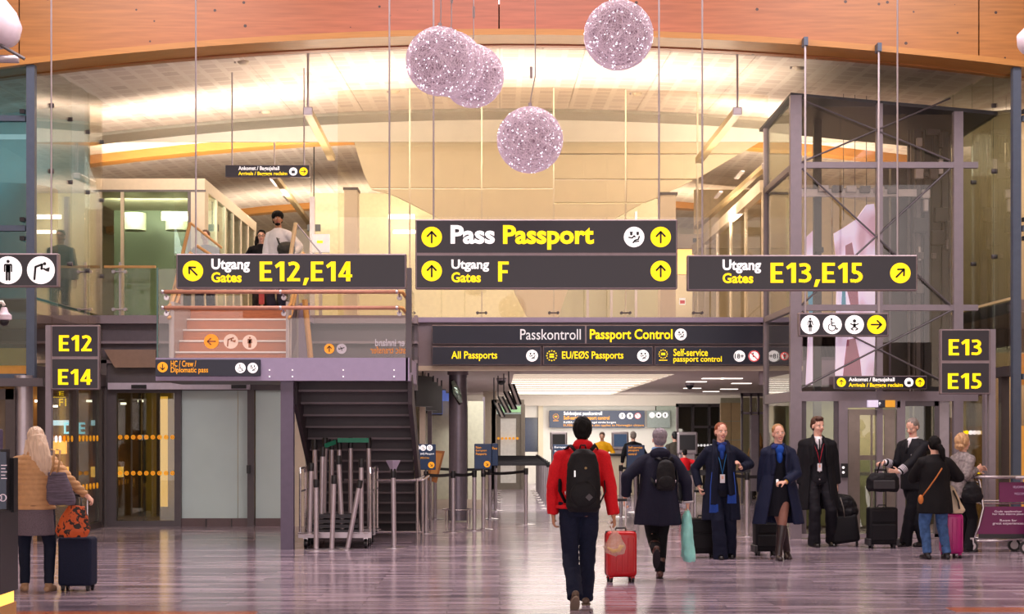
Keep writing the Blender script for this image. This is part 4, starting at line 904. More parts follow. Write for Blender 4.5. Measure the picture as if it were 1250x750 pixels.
# passport control header
d = 28.74
t = board('passport_header_sign', 'long navy header reading Passkontroll Passport Control', (527, 397, 933, 420.5), d, th=.06, face=signnavy, m=1)
text(t, 'Passkontroll', (635, 402, 709, 415), d-.01, mat('pale_letter', '#d8d6da', .5, em=.45, var=.01), .005); text(t, 'Passport Control', (720, 402, 821, 418), d-.01, yel, .02)
MB().box(X(714, d), X(716, d), d-.02, d, Z(420, d), Z(398, d)).build('divider', signframe, t); pict(t, 831, 408.5, 7.2, d-.01, 'passport', wht, blk)
for lab, r_ in (('navy sign panel reading All Passports', (527, 423, 661, 446)), ('navy sign panel reading EU/EØS Passports with star ring', (663, 423, 797, 446)), ('navy sign panel reading Self-service passport control', (799, 423, 933, 446))):
    t = board('lane_sign', lab, r_, d, th=.06, face=signnavy, m=1)
    if 'All' in lab: text(t, 'All Passports', (551, 429, 607, 441), d-.01, yel, .015); pict(t, 649.5, 434.5, 7.2, d-.01, 'passport', wht, blk)
    elif 'EU' in lab: text(t, 'EU/EØS Passports', (686, 429, 761, 441), d-.01, yel, .015); pict(t, 785, 434.5, 7.2, d-.01, 'passport', wht, blk); pict(t, 673.5, 434.5, 7.5, d-.01, 'eu', None, yel)
    else:
        text(t, 'Self-service', (822, 426, 864, 435), d-.01, yel, .015); text(t, 'passport control', (822, 435, 881, 444), d-.01, yel, .015)
        pict(t, 809.5, 432.5, 6.8, d-.01, 'chip', None, yel); c = W(902.5, 435, d); q = MB(); disc(q, c.x, c.z, 7*d/F, d-.014, d-.01); q.build('pictogram', wht, t); text(t, '18+', (897, 432, 908, 438), d-.016, blk, .02)
        pict(t, 920.5, 435, 7, d-.01, 'nodisabled', wht, blk, ringm=redm)
t = thing('prohibition_sticker', 'small white no-entry pictogram on glass left of the lift', 'sticker', tuple(W(957.5, 435, 25.8))); pict(t, 957.5, 435, 5, 25.9, 'man', mat('sticker_white', '#e8e0d8', em=.2), blk, ringm=redm)
d = 24.8
t = board('arrivals_sign', 'dark Ankomst Bagasjehall sign on the lift crossbeam', (1018, 459, 1131.5, 475.5), d, th=.06, m=1)
pict(t, 1027, 467, 5.5, d-.007, 'up', yel, blk); text(t, 'Ankomst / Bagasjehall', (1036, 461, 1092, 467.3), d-.007, wht, .02); text(t, 'Arrivals / Baggage reclaim', (1036, 467.8, 1102, 474), d-.007, yel, .02)
pict(t, 1109.5, 467, 5.5, d-.007, 'case', wht, blk); pict(t, 1123, 467, 5.5, d-.007, 'up', yel, blk)
d = 26.5
t = board('arrivals_sign', 'dark Ankomst Bagasjehall sign hanging high above the gallery', (275, 201.5, 378, 216.5), d, th=.06, m=.6)
text(t, 'Ankomst / Bagasjehall', (291, 203, 341, 209.3), d-.007, wht, .02); text(t, 'Arrivals / Baggage reclaim', (291, 209.7, 350.5, 215.3), d-.007, yel, .02)
c = W(358, 209.5, d); pict(t, 358, 209.5, 5, d-.007, 'case', wht, blk); pict(t, 370.5, 209.5, 5, d-.007, 'right', yel, blk)
for px in (283, 371): xx = X(px, d); MB().cyl((xx, d+.03, Z(201.5, d)), (xx, d+.03, zc1(xx, d)), .012, n=8).build('suspension_rod', satin, t)
# navy board on the far wall of the passport hall
d = 50.9
t = board('self_service_board', 'navy self-service passport control board on far white wall', (670.5, 501.5, 787, 522.5), d, th=.08, face=mat('board_navy', '#2b3550', .4, em=.12), frame=MATS['board_navy'], m=.2)
pict(t, 678.5, 509, 4.5, d-.01, 'chip', None, yelo); text(t, 'Selvbetjent passkontroll', (688, 502.5, 735, 508.5), d-.01, wht, .02); text(t, 'Self-service passport control', (688, 508, 744, 514), d-.01, yelo, .02)
text(t, 'Gjelder alle pass, gjelder ogsaa norske borgere', (688, 514.5, 752, 517.8), d-.01, wht, .0) if False else text(t, 'EU/EEA citizens, gjelder også norske borgere', (688, 514.5, 752, 517.8), d-.01, wht, .0)
text(t, 'EU/EEA citizens, this also applies to Norwegian citizens', (688, 518, 786, 521.5), d-.01, yelo, .0)
for px, k in ((759.5, 'baby'), (769, 'man'), (778.5, 'nodisabled')): pict(t, px, 508, 3.8, d-.01, k, wht, blk, ringm=redm if k == 'nodisabled' else None)
t = board('pictogram_board', 'faint grey pictogram board right of the navy wall board', (790, 501.5, 818, 522.5), d, th=.05, face=mat('pale_board', '#8c9690', .4), frame=MATS['pale_board'], m=.2)
for px, k in ((796, 'nodisabled'), (804, 'case'), (812, 'man')): pict(t, px, 507, 3.4, d-.01, k, wht, blk)
t = board('door_sign', 'small green and white lit sign above the far grey door', (611, 496, 636, 504), 45.9, th=.04, face=mat('green_sign', '#9fcf9a', em=.5), frame=satin, m=.4)

# ---------------------------------------------------------------- crystal ball lamps
shellm = mat('silver_wire', '#cdbcc2', .3, .4, em=.34, emcol='#d8b8cc', var=.1); ledm = mat('led_point', '#f4f2ff', em=6, var=0); innm = mat('ball_core', '#9a808c', .6, em=.08, var=.25, scale=14)
shell_me = None
def ball_meshes(seed):
    rnd = random.Random(seed); q = MB()
    for k in range(250):
        ax = Vector((rnd.gauss(0, 1), rnd.gauss(0, 1), rnd.gauss(0, 1))).normalized(); u = ax.orthogonal().normalized(); v = ax.cross(u); off = rnd.uniform(-.75, .75); rr = math.sqrt(1-off*off)
        R_ = rnd.uniform(.96, 1.0); pts = [(ax*off+(u*math.cos(2*PI*i/30)+v*math.sin(2*PI*i/30))*rr)*R_ for i in range(30)]
        q.path(pts, .0052, 3, True)
    l = MB()
    for k in range(420):
        p = Vector((rnd.gauss(0, 1), rnd.gauss(0, 1), rnd.gauss(0, 1))).normalized()*rnd.uniform(.93, 1.0); l.ell(p, rnd.choice((.007, .010, .015)), nu=5, nv=4)
    core = MB().ell((0, 0, 0), .86, nu=32, nv=20)
    return q, l, core
qa, la, ca = ball_meshes(3); ms, ml_, mc = qa.mesh('wire_shell'), la.mesh('led_points'), ca.mesh('core'); ms.materials.append(shellm); ml_.materials.append(ledm); mc.materials.append(innm); mc.polygons.foreach_set('use_smooth', [True]*len(mc.polygons))
for i, (px, py, rp, d, lab) in enumerate(((755, 43, 42.5, 16.6, 'sparkling wire ball lamp, highest and alone on the right'), (537, 75, 42, 16.6, 'sparkling wire ball lamp, front one of the overlapping cluster'), (550, 78, 40, 17.4, 'sparkling wire ball lamp half hidden in the middle of the cluster'), (577, 93, 38.5, 18.1, 'sparkling wire ball lamp at the back right of the cluster'), (647, 171, 40.5, 17.2, 'sparkling wire ball lamp hanging lowest above the passport sign'))):
    c = W(px, py, d); r = rp*d/F; t = thing('ball_lamp', lab, 'lamp', tuple(c), rz=i*1.3, group='wire ball lamps under the wooden beam')
    for me, nm in ((ms, 'wire_shell'), (ml_, 'led_points'), (mc, 'core')): o = link(me, nm, t); o.scale = (r,)*3; o.rotation_euler = (i*.7, i*.4, 0)
    q = MB().path([(0, 0, r*.97), (.01, 0, r+.1), (.055 if i == 4 else .01, 0, r+.33), (.05 if i == 4 else .0, 0, 9.6-c.z)], .006, 6); q.build('cable', satin, t, world=False)
    MB().cyl((0, 0, r*.93), (0, 0, r+.04), .02, n=10).build('cap', satin, t, world=False); MB().cyl((.012, 0, r+.3), (.012, 0, r+.42), .014, n=8).build('cable_gripper', satin, t, world=False)
    t.rotation_euler.z = 0
# suspended uplight tubes
def uplight(a, b, da, db, rodp, lab, ht=.10, wd_=.06, fins=0):
    p, q_ = W(*a, da), W(*b, db); t = thing('linear_uplight', lab, 'lamp', tuple(p), group='linear uplights under the vaulted ceiling')
    dv = (q_-p).normalized(); sd = Vector((1, 0, 0)); up = Vector((0, 0, 1))
    mb = MB(); vs = [e+sd*s_*wd_+up*u for e in (p, q_) for s_, u in ((-1, -ht/2), (1, -ht/2), (1, ht/2), (-1, ht/2))]
    mb.add(vs, [(0, 1, 2, 3), (7, 6, 5, 4), (0, 4, 5, 1), (1, 5, 6, 2), (2, 6, 7, 3), (3, 7, 4, 0)]); mb.build('channel', mat('lamp_channel', '#a8926c', .4, .3), t)
    mb = MB(); vs = [e+sd*s_*wd_*.7+up*(ht/2+u) for e in (p+dv*.1, q_-dv*.1) for s_, u in ((-1, 0.001), (1, 0.001), (1, .012), (-1, .012))]
    mb.add(vs, [(0, 1, 2, 3), (7, 6, 5, 4), (0, 4, 5, 1), (1, 5, 6, 2), (2, 6, 7, 3), (3, 7, 4, 0)]); mb.build('glowing_tube', lampw, t)
    MB().rbox(p.x-wd_*1.2, p.x+wd_*1.2, p.y-.04, p.y+.04, p.z-ht*.6, p.z+ht*.6, .01, 1).build('end_cap', satin, t)
    top = zc1(p.x, p.y) if p.y < 32 else zc2(p.x, p.y)
    MB().cyl((p.x, p.y, p.z), (p.x, p.y, top), .018, n=8).build('stem', satin, t)
    if q_.y > 32:
        MB().cyl((q_.x, q_.y, q_.z), (q_.x, q_.y, zc2(q_.x, q_.y)), .01, n=8).build('stem', satin, t)
    for k in range(fins):
        c = p.lerp(q_, .2+.3*k)+Vector((-.2, 0, .14)); MB().box(c.x-.04, c.x+.04, c.y-.5, c.y+.5, c.z-.02, c.z+.02).build('side_reflector', satin, t)
    return t
uplight((376, 136), (405, 193), 25.2, 29.0, None, 'bronze tube uplight on a stem left of the centre')
uplight((900, 136), (853, 196), 25.2, 29.0, None, 'bronze tube uplight on a stem right of the ball lamps')
uplight((335, 215), (380, 276), 34.5, 44, None, 'long tube uplight angled down behind the upper arrivals sign', fins=2)
uplight((934, 203), (850, 278), 34.5, 44, None, 'long tube uplight angled down beside the glass lift', fins=2)
# white ducts at the picture's upper corners
duct = mat('white_duct', '#d9c9d4', .35)
t = thing('air_duct', 'large white rounded duct end entering at upper left', 'duct', (-7, 20, 6.6))
p, q_ = W(-70, -38, 20), W(18, 52, 20); MB().path([p, p.lerp(q_, .55), p.lerp(q_, .8), p.lerp(q_, .93), q_], [.3, .3, .27, .2, .08], 24).build('shell', duct, t, True); bar((-60, 20), (30, 72), 19.9, .02, steel_dark, 'seam', t)
p = W(12, 72, 20); MB().path([(p.x-.9, 20.02, p.z+.02), (p.x+.1, 20.02, p.z)], .05, 10).build('lower_lip', satin, t, True)
t = thing('air_duct', 'white rounded duct end at the upper right edge', 'duct', (6.4, 20, 6.2))
p, q_ = W(1300, 20, 20), W(1247, 60, 20); MB().path([p, p.lerp(q_, .6), p.lerp(q_, .9), q_], [.2, .2, .17, .08], 20).build('shell', duct, t, True)
# surveillance dome at left edge
t = thing('dome_camera', 'white surveillance dome camera hanging at left edge', 'camera', tuple(W(5, 376, 19)))
c = W(5, 388, 19)
MB().path([(c.x, 19, c.z+.14), (c.x-.02, 19, c.z+.18), (c.x-.1, 19, c.z+.18), (c.x-.3, 19, c.z+.1)], .022, 8).build('arm', white_w, t, True); MB().lathe([(.03, .12), (.05, .06), (.085, .03), (.085, -.02), (.06, -.03)], 20, c).build('cap', duct, t, 'auto'); MB().lathe([(.06, -.025), (.058, -.06), (.035, -.09), (.005, -.1)], 18, c).build('dome', dark, t, True)

# ---------------------------------------------------------------- stanchions
def stanchion_meshes():
    b = MB().lathe([(.17, 0), (.17, .006), (.14, .014), (.05, .02), (.035, .03)], 22); p = MB().cyl((0, 0, .02), (0, 0, .92), .034, n=14); h = MB().lathe([(.037, .88), (.04, .895), (.04, .985), (.036, .995)], 14)
    return [(q.mesh(n_), n_, m) for q, n_, m in ((b, 'base', chrome), (p, 'pole', satin), (h, 'belt_head', dark))]
SM = stanchion_meshes()
for me, nm, m in SM: me.materials.append(m); me.polygons.foreach_set('use_smooth', [True]*len(me.polygons)); me.set_sharp_from_angle(angle=R(40))
def stanchion(loc, label, group, h=1.0, tilt=None, headm=True, scale=1):
    t = thing('barrier_post', label, 'post', loc, group=group)
    for me, nm, m in SM:
        if nm == 'belt_head' and not headm: continue
        link(me, nm, t)
    t.scale = (1, 1, h)
    if tilt: t.rotation_euler = tilt
    return t
def belt(par, a, b, z0=.94, z1=.94, w_=.05, sag=.02, m=None):
    q = MB(); A = Vector((*a, z0)); B = Vector((*b, z1)); n = 6; vs = []; fs = []
    dv = (B-A); sd = Vector((-dv.y, dv.x, 0)).normalized()*.002
    for i in range(n+1):
        p = A.lerp(B, i/n); p.z -= sag*math.sin(PI*i/n); vs += [p+sd+Vector((0, 0, -w_/2)), p-sd+Vector((0, 0, -w_/2)), p-sd+Vector((0, 0, w_/2)), p+sd+Vector((0, 0, w_/2))]
    for i in range(n):
        for k in range(4): fs.append((4*i+k, 4*i+(k+1) % 4, 4*i+4+(k+1) % 4, 4*i+4+k))
    fs += [(3, 2, 1, 0), (4*n, 4*n+1, 4*n+2, 4*n+3)]
    q.add(vs, fs).build('belt', m or dark, par)
def gp(px, py): d = EYE*F/(py-VY); return (X(px, d), d)
G = 'belt barrier posts at the passport hall entrance'
def sp(px, py, lab, **k): x_, y_ = gp(px, py); return stanchion((x_, y_, 0), lab, G, **k), (x_, y_)
a, pa = sp(520, 651, 'barrier post at the foot of the stair, with belt'); b, pb_ = sp(553, 650, 'barrier post in front of the grey column'); c1, pc = sp(579, 648, 'barrier post carrying the non-European passports board')
e1, pe = sp(590, 647, 'barrier post just right of the board post'); f1, pf = sp(642, 641, 'barrier post standing alone in the bright passage')
belt(a, pa, pb_); belt(b, pb_, pc); belt(e1, pe, pf)
g1_, pg = sp(598, 634, 'barrier post behind the second navy board'); h1, ph = sp(531, 634, 'barrier post behind the wooden board')
belt(h1, ph, pg, m=dark)
i1, pi_ = sp(605, 624, 'barrier post at the start of the dense black belt rows')
# dense queue rows, receding
ORD = ['nearest', 'second nearest', 'third nearest', 'fourth nearest', 'fifth nearest', 'sixth nearest', 'seventh nearest', 'farthest']
G2 = 'queue lane posts with black belts'
k = 0; rows = []
for r_ in range(8):
    yy = 34.5+r_*1.45; xs_ = [X(672, 34.5)+.0+ (X(672-3*r_, yy)-X(672, 34.5))*.0+.1*0 for _ in (0,)]
    x_r = 1.02-.0*r_; x_l = -.1
    A = stanchion((x_r, yy, 0), ORD[r_]+' post of the queue row receding beside the passage', G2); B = stanchion((x_l-.15*(r_ > 0)*0, yy+.2, 0), ORD[r_]+' post at the far side of the black belt rows', G2) if r_ > 1 else None
    belt(A, (x_r, yy), (x_l, yy+.2) if r_ > 1 else (x_l, yy), sag=0, w_=.055)
    rows.append((x_r, yy))
for k, (px, py) in enumerate(((758, 632), (776, 626), (790, 640), (817, 645), (826, 622), (700, 622), (712, 612), (845, 640), (866, 640), (938, 655), (912, 655))):
    x_, y_ = gp(px, py)
    t = stanchion((x_, y_, 0), ['belt post glimpsed between the walking travellers', 'belt post near the passport officer desk', 'belt post beyond the woman with the turquoise bag', 'belt post right of the grey-haired woman', 'belt post among the far queue lanes', 'belt post left of the red jacket', 'belt post in the second queue lane', 'belt post left of the tall crew woman', 'belt post hidden behind the crew woman with scarf', 'belt post beside the laughing blonde crew woman', 'belt post between the two crew women'][k], G2)
    if k in (0, 2, 3, 7, 9): belt(t, (x_, y_), (x_+1.0, y_-.2) if k != 9 else (x_-.5, y_+.5))
# boards on posts
def postboard(px0, py0, px1, py1, d, lab, lines, arrow='downright', disks=()):
    t = board('queue_board', lab, (px0, py0, px1, py1), d, th=.02, face=mat('board_blue', '#1c3150', .4, em=.1), frame=MATS['board_blue'], m=.6)
    for tx, r_, m in lines: text(t, tx, r_, d-.008, m, .0)
    for a_ in disks: pict(t, a_[0], a_[1], a_[2], d-.008, a_[3], wht, blk)
    if arrow: pict(t, px1-5.5, py1-6, 3.9, d-.008, arrow, yelo, blk)
    MB().cyl((X((px0+px1)/2, d), d+.04, .95), (X((px0+px1)/2, d), d+.04, Z(py1-3, d)), .015, n=8).build('bracket', steel_dark, t)
    return t
postboard(507, 542.5, 532, 574, 26.3, 'blue board with white discs beside the stair', [('TAXFREE Passasje', (508, 553, 530, 556), wht), ('HC / Crew', (509, 558, 524, 561), yelo)] if False else [('HC (All) Passport', (508, 553, 530, 556), wht), ('HC (All) Crew', (509, 558, 524, 561), yelo)], disks=((509, 547, 3.6, 'plane'), (516.5, 547, 3.6, 'wheelchair'), (524.5, 547, 3.6, 'passport')))
postboard(579, 542, 600, 573, 26.9, 'blue board reading Non-European Passports', [('Non-', (581, 545, 588, 548), yelo), ('European', (581, 549, 594, 552), yelo), ('Passports', (581, 553, 594, 556.5), yelo)])
postboard(600.3, 541.5, 608, 569, 27.6, 'narrow blue board half behind the Non-European board', [('Pass', (601, 546, 607, 549), yelo)], arrow=None)
postboard(765, 543.5, 787, 575, 28.6, 'blue self-service board between the man and the woman', [('Self-service', (767, 545, 784, 548), yelo), ('passport', (767, 549, 780, 552), yelo), ('control', (767, 553, 777, 556), yelo)], arrow=None)
postboard(675, 543, 696, 560, 34, 'dark European Passports board left of the red jacket', [('European', (677, 545, 694, 548), wht), ('Passports', (677, 550, 693, 553), wht)], arrow=None)
# wooden leaning board
t = thing('wooden_board', 'brown framed board tilted behind the blue lane board', 'board', tuple(W(536, 575, 27.5)))
MB().prism([(X(a, 27.5), Z(b, 27.5)) for a, b in ((528, 550), (543, 551), (533, 590), (520, 586))], 27.5, 27.55).build('panel', mat('brown_board', '#8a5526', .45), t)
MB().prism([(X(a, 27.5), Z(b, 27.5)) for a, b in ((531, 553), (540, 554), (532, 584), (525, 581))], 27.48, 27.5).build('inset', mat('inset_brown', '#b0783c', .45), t)
# hanging monitors seen nearly edge-on
for k, (px, py) in enumerate(((516, 478), (523, 484), (529, 488), (534, 491), (539, 494))):
    d = 29.8+k*1.5; c = W(px, py, d)
    t = thing('flight_monitor', ['nearest', 'second', 'third', 'fourth', 'farthest'][k]+' black monitor of the hanging row left of the column', 'monitor', (c.x, c.y, c.z), R(72), 'hanging monitors left of the column')
    MB().rbox(-.45, .45, -.03, .03, -.28, .28, .01, 1).build('casing', dark, t, world=False); MB().box(-.42, .42, -.034, -.03, -.25, .25).build('screen', mat('screen_blue', '#3a5ab0', em=.5) if k > 2 else darkgrey, t, world=False)
    MB().cyl((0, 0, .28), (0, 0, 2.75-c.z), .015, n=6).build('hanger', dark, t, world=False)
for k, (a, b) in enumerate((((603, 492), (611, 509)), ((608, 484), (618, 504)), ((615, 478), (625, 500)), ((621, 469), (630, 494)))):
    d = 34-k*1.2; p, q_ = W(*a, d), W(*b, d)
    t = thing('tilted_monitor', ['lowest', 'second lowest', 'second highest', 'highest'][k]+' thin tilted screen of the slanting row near the dome camera', 'monitor', tuple(p), group='slanting thin screens')
    for dx in (0, .09): MB().cyl(p+Vector((dx, 0, 0)), q_+Vector((dx, 0, 0)), .022, n=6).build('edge', dark, t)
    v = [p, p+Vector((.09, 0, 0)), q_+Vector((.09, 0, 0)), q_]; w_ = Vector((0, .5, .0)); MB().add(v+[a_+w_ for a_ in v], [(3, 2, 1, 0), (4, 5, 6, 7), (0, 1, 5, 4), (1, 2, 6, 5), (2, 3, 7, 6), (3, 0, 4, 7)]).build('screen', white_w, t)
    MB().cyl(p, (p.x, p.y, 2.75), .012, n=6).build('hanger', dark, t)
t = thing('oval_mirror', 'small oval convex mirror hanging on the grey column', 'mirror', tuple(W(557, 478, 29.4))); MB().path([W(553, 465, 29.35), W(557, 478, 29.35), W(563, 492, 29.35)], [.03, .08, .03], 12).build('mirror_face', mat('mirror_green', '#a9c4b4', .1, .8), t, True); MB().path([W(551.5, 464, 29.4), W(555, 478, 29.4), W(562, 494, 29.4)], [.03, .07, .03], 12).build('rim', dark, t, True)
# self-service kiosks and counter in the passport hall
for k, (px, d, lab) in enumerate(((682, 46, 'grey passport kiosk left of the officer in yellow'), (757, 46, 'passport kiosk with lit screen right of the officer in yellow'), (839, 38, 'white kiosk with dark screen before the dim glazing'))):
    c = W(px, 570, d); t = thing('passport_kiosk', lab, 'kiosk', (c.x, c.y, 0), group=None)
    MB().rbox(-.2, .2, 0, .35, 0, 1.15, .03).build('pedestal', satin, t, world=False); MB().rbox(-.24, .24, -.05, .1, 1.1, 1.62, .04).build('head', satin, t, world=False); MB().box(-.18, .18, -.06, -.05, 1.2, 1.55).build('screen', mat('kiosk_screen', '#39506e', em=.5) if k == 1 else darkgrey, t, world=False)
t = thing('service_counter', 'dark long counter in front of the officer in yellow', 'counter', (3.0, 42, 0))
MB().box(2.3, 5.2, 42, 42.5, 0, 1.0).build('body', cream, t); MB().box(2.25, 5.25, 41.9, 42.55, 1.0, 1.06).build('top', dark, t)

# ---------------------------------------------------------------- trolleys loaded with barrier posts
def trolley(loc, lab, L=1.1, D=.62):
    t = thing('platform_trolley', lab, 'trolley', loc)
    MB().box(-L/2, L/2, 0, D, .17, .20).build('deck', mat('black_mat', '#1d1b1e', .7), t, world=False); MB().box(-L/2-.02, L/2+.02, -.03, 0, .15, .23).build('deck_rail', satin, t, world=False); MB().box(-L/2-.02, L/2+.02, D, D+.03, .15, .23).build('deck_rail', satin, t, world=False)
    for sx in (-1, 1):
        q = MB(); xx = sx*L/2
        q.path([(xx, .02, .2), (xx, .02, 1.05), (xx, .06, 1.12), (xx, D-.1, 1.12), (xx, D-.02, 1.05), (xx, D-.02, .2)], .017, 8); q.path([(xx, .02, .8), (xx, D-.02, .8)], .014, 8); q.build('push_handle', chrome, t, 'auto', world=False)
        for yy in (.1, D-.1):
            w_ = MB().cyl((xx*.86-.02, yy, .07), (xx*.86+.02, yy, .07), .07, n=20); o = w_.build('wheel', dark, t, world=False); MB().cyl((xx*.86-.024, yy, .07), (xx*.86+.024, yy, .07), .035, n=14).build('hub', chrome, o, world=False)
            MB().box(xx*.86-.03, xx*.86+.03, yy-.03, yy+.03, .12, .17).build('caster_fork', chrome, t, world=False)
    return t
tx, ty = X(409, 22.9), 22.9
trolley((tx, ty, 0), 'front steel platform trolley carrying barrier posts', .98, .62); trolley((tx-.0, ty+.75, 0), 'rear steel platform trolley behind the loaded one', .98, .6)
t = thing('rubber_base_stack', 'black stacked rubber post bases on the trolley deck', 'bases', (tx, ty+.3, .2))
for k in range(4): MB().box(-.4+.04*k, .34-.03*k, -.2, .22, .01+k*.07, .06+k*.07).build('slab', darkgrey, t, world=False)
GP = 'loose barrier posts on and by the trolleys'
posts = [ # base px, base z, top px, top py, depth, label
 (386, 655, 384, 536, 23.6, 'loose post standing at the back left of the trolley'), (378, 648, 380, 565, 22.9, 'shorter loose post at the trolley left end'), (395, 640, 397, 534, 23.7, 'pink-lit loose post, second at the back'), (404, 645, 405, 536, 23.8, 'slim loose post behind the green tape start'), (392, 652, 394, 545, 23.2, 'loose post in the middle left of the trolley'),
 (418, 650, 413, 556, 23.1, 'loose post with disc base lying on the deck'), (416, 648, 414, 536, 23.9, 'thin loose post behind the centre'), (428, 622, 428, 534, 23.9, 'loose post under the green tape'), (441, 650, 441, 560, 23.0, 'loose post with a cylinder head, right of centre'), (451, 622, 450, 534, 23.8, 'loose post at the right end of the green tape')]
for bx_, by_, px, py, d, lab in posts:
    c = W(bx_, by_, d); top = W(px, py, d); c.z = .21
    h = (top-c).length; t = stanchion(tuple(c), lab, GP, h=h/1.0); dv = (top-c).normalized(); t.rotation_euler = dv.to_track_quat('Z', 'Y').to_euler()
for bx_, by_, px, py, lab in ((386, 672, 386, 585, 'slim loose post standing on floor before the trolley'), (405, 672, 408, 580, 'loose post on round base at the trolley front'), (424, 671, 440, 586, 'loose post leaning right at the trolley front'), (481, 669, 480, 572, 'single loose post with a cup-shaped head, right of the trolleys')):
    d = EYE*F/(by_-VY); c = W(bx_, by_, d); top = W(px, py, d); h = (top-c).length; t = stanchion((c.x, c.y, 0), lab, GP, h=h)
    dv = (top-c).normalized(); t.rotation_euler = dv.to_track_quat('Z', 'Y').to_euler()
    if px == 480: MB().lathe([(.04, .96), (.05, 1.0), (.1, 1.09), (.1, 1.1)], 4).build('cup_head', mat('cup_lilac', '#9a8fa4', .4), t, world=False)
t = thing('barrier_tape', 'green tape strung between posts on the trolley', 'tape', tuple(W(428, 537, 23.8)))
grn = mat('green_tape', '#1f8a6a', .5)
for (a, b, da, db) in (((396, 545), (410, 540), 23.3, 23.6), ((412, 538), (450, 538), 23.75, 23.75)):
    p, q_ = W(*a, da), W(*b, db); MB().add([p+Vector((0, 0, -.03)), q_+Vector((0, 0, -.03)), q_+Vector((0, 0, .035)), p+Vector((0, 0, .035)), p+Vector((0, .01, -.03)), q_+Vector((0, .01, -.03)), q_+Vector((0, .01, .035)), p+Vector((0, .01, .035))], [(0, 1, 2, 3), (7, 6, 5, 4), (0, 4, 5, 1), (1, 5, 6, 2), (2, 6, 7, 3), (3, 7, 4, 0)]).build('tape_length', grn, t)

# ---------------------------------------------------------------- luggage carts at right
purple = mat('purple_panel', '#6b1550', .4, var=.04); palet = mat('pale_print', '#e6d6e2', em=.15)
def cart(x0, d, lab, t1, t2):
    t = thing('luggage_cart', lab, 'cart', (x0, d, 0)); s_ = d/F
    def P(a, z, y=0): return (a, y, z)
    for y in (0, .5):
        MB().path([(.0, y, 1.0), (.03, y, .97), (.08, y, .6), (.02, y, .35), (-.06, y, .17)], .018, 8).build('side_tube', chrome, t, True, world=False)
        MB().path([(-.06, y, .15), (.3, y, .16), (.9, y, .22)], .018, 8).build('chassis_tube', chrome, t, True, world=False)
    MB().path([(-.22, -.02, 1.02), (.75, -.02, 1.02)], .022, 10).build('push_bar', satin, t, True, world=False)
    MB().path([(-.05, .02, .98), (.03, .02, .94), (.05, .02, .70), (.74, .02, .70), (.74, .02, .93)], .012, 8).build('basket_frame', chrome, t, True, world=False)
    q = MB()
    for k in range(8): q.cyl((.08+k*.09, .02, .66), (.08+k*.09, .3, .66), .006, n=6)
    q.cyl((.04, .02, .66), (.76, .02, .66), .012, n=6); q.build('basket_wires', chrome, t, world=False)
    MB().prism([(.1, .62), (.8, .62), (.74, .25), (.0, .25), (.06, .45)], -.02, 0).build('lower_panel', purple, t, world=False)
    MB().prism([(.02, .25), (.76, .25), (.75, .19), (.01, .19)], -.02, 0).build('lower_strip', darkgrey, t, world=False)
    MB().prism([(.30, .95), (.72, .95), (.72, .68), (.30, .68)], .0, .02).build('upper_panel', purple, t, world=False)
    for tx_, (a, b, c_, e) in t1+t2:
        me = text_mesh(tx_, .0, .9, 'CENTER'); xs = [v.co.x for v in me.vertices]; ys = [v.co.y for v in me.vertices]
        A, B, C_, E_ = min(xs), max(xs), min(ys), max(ys)
        for v in me.vertices: v.co = Vector((a+(v.co.x-A)/(B-A)*(c_-a), -.024-.002*(v.co.z > 0) if b < .63 else -.004, b+(v.co.y-C_)/(E_-C_)*(e-b)))
        me.materials.clear(); me.materials.append(palet); link(me, 'lettering', t)
    for xx, y in ((-.08, 0), (-.08, .5), (.72, .0), (.72, .5)):
        w_ = MB().cyl((xx, y-.02, .085), (xx, y+.02, .085), .085, n=22).build('wheel', dark, t, world=False); MB().cyl((xx, y-.026, .085), (xx, y+.026, .085), .055, n=16).build('hub', satin, w_, world=False); MB().box(xx-.025, xx+.025, y-.035, y+.035, .1, .2).build('fork', satin, t, world=False)
    return t
dC = 22.2
cart(X(1193, dC), dC, 'luggage cart with purple panel reading Gode opplevelser', [('Gode opplevelser\nhar hatt større plass', (.2, .50, .62, .57)), ('Room for\ngreat experiences', (.2, .37, .62, .45))], [('VELKOMMEN', (.48, .87, .66, .9)), ('WELCOME', (.5, .78, .66, .81))])
cart(X(1228, dC)+.25, dC-.3, 'luggage cart cut by the right edge with Welcome panel', [('VELKOMMEN\n& GOD TUR', (.2, .5, .62, .58)), ('WELCOME\n& HAVE A', (.18, .32, .62, .44))], [])

# ---------------------------------------------------------------- dark kiosk at lower left with glowing base
t = thing('self_service_kiosk', 'tall black kiosk with round logo at the left edge', 'kiosk', (-4.5, 13.5, 0)); d = 13.5
MB().box(X(-60, d), X(22, d+.5), d, d+.5, Z(727, d), Z(625, d)).build('cabinet', mat('kiosk_black', '#1d1b22', .35), t); MB().box(X(-60, d), X(12, d+.3), d+.05, d+.3, Z(625, d), Z(549, d)).build('screen_body', MATS['kiosk_black'], t)
MB().box(X(12, d+.3), X(22, d+.42), d+.3, d+.42, Z(628, d), Z(560, d)).build('rear_body', dark, t)
MB().rbox(X(-40, d), X(4, d+.1), d-.02, d+.1, Z(549, d), Z(524, d), .01).build('printer', mat('kiosk_violet', '#544a6a', .4), t)
MB().box(X(-60, d), X(8, d+.05), d+.035, d+.05, Z(622, d), Z(552, d)).build('info_panel', mat('panel_blue', '#232f44', .25, em=.1), t)
c = W(3.5, 608, d+.03); q = MB(); ring(q, c.x, c.z, .028, .006, d+.025, d+.035); stroke(q, [(c.x-.01, c.z-.015), (c.x-.01, c.z+.015)], .006, d+.025, d+.035); q.build('logo_ring', palet, t)
for k in range(5): MB().box(X(0, d), X(7-(k % 2)*2, d), d+.028, d+.036, Z(569+k*4, d), Z(568+k*4, d)).build('print_line', palet, t)
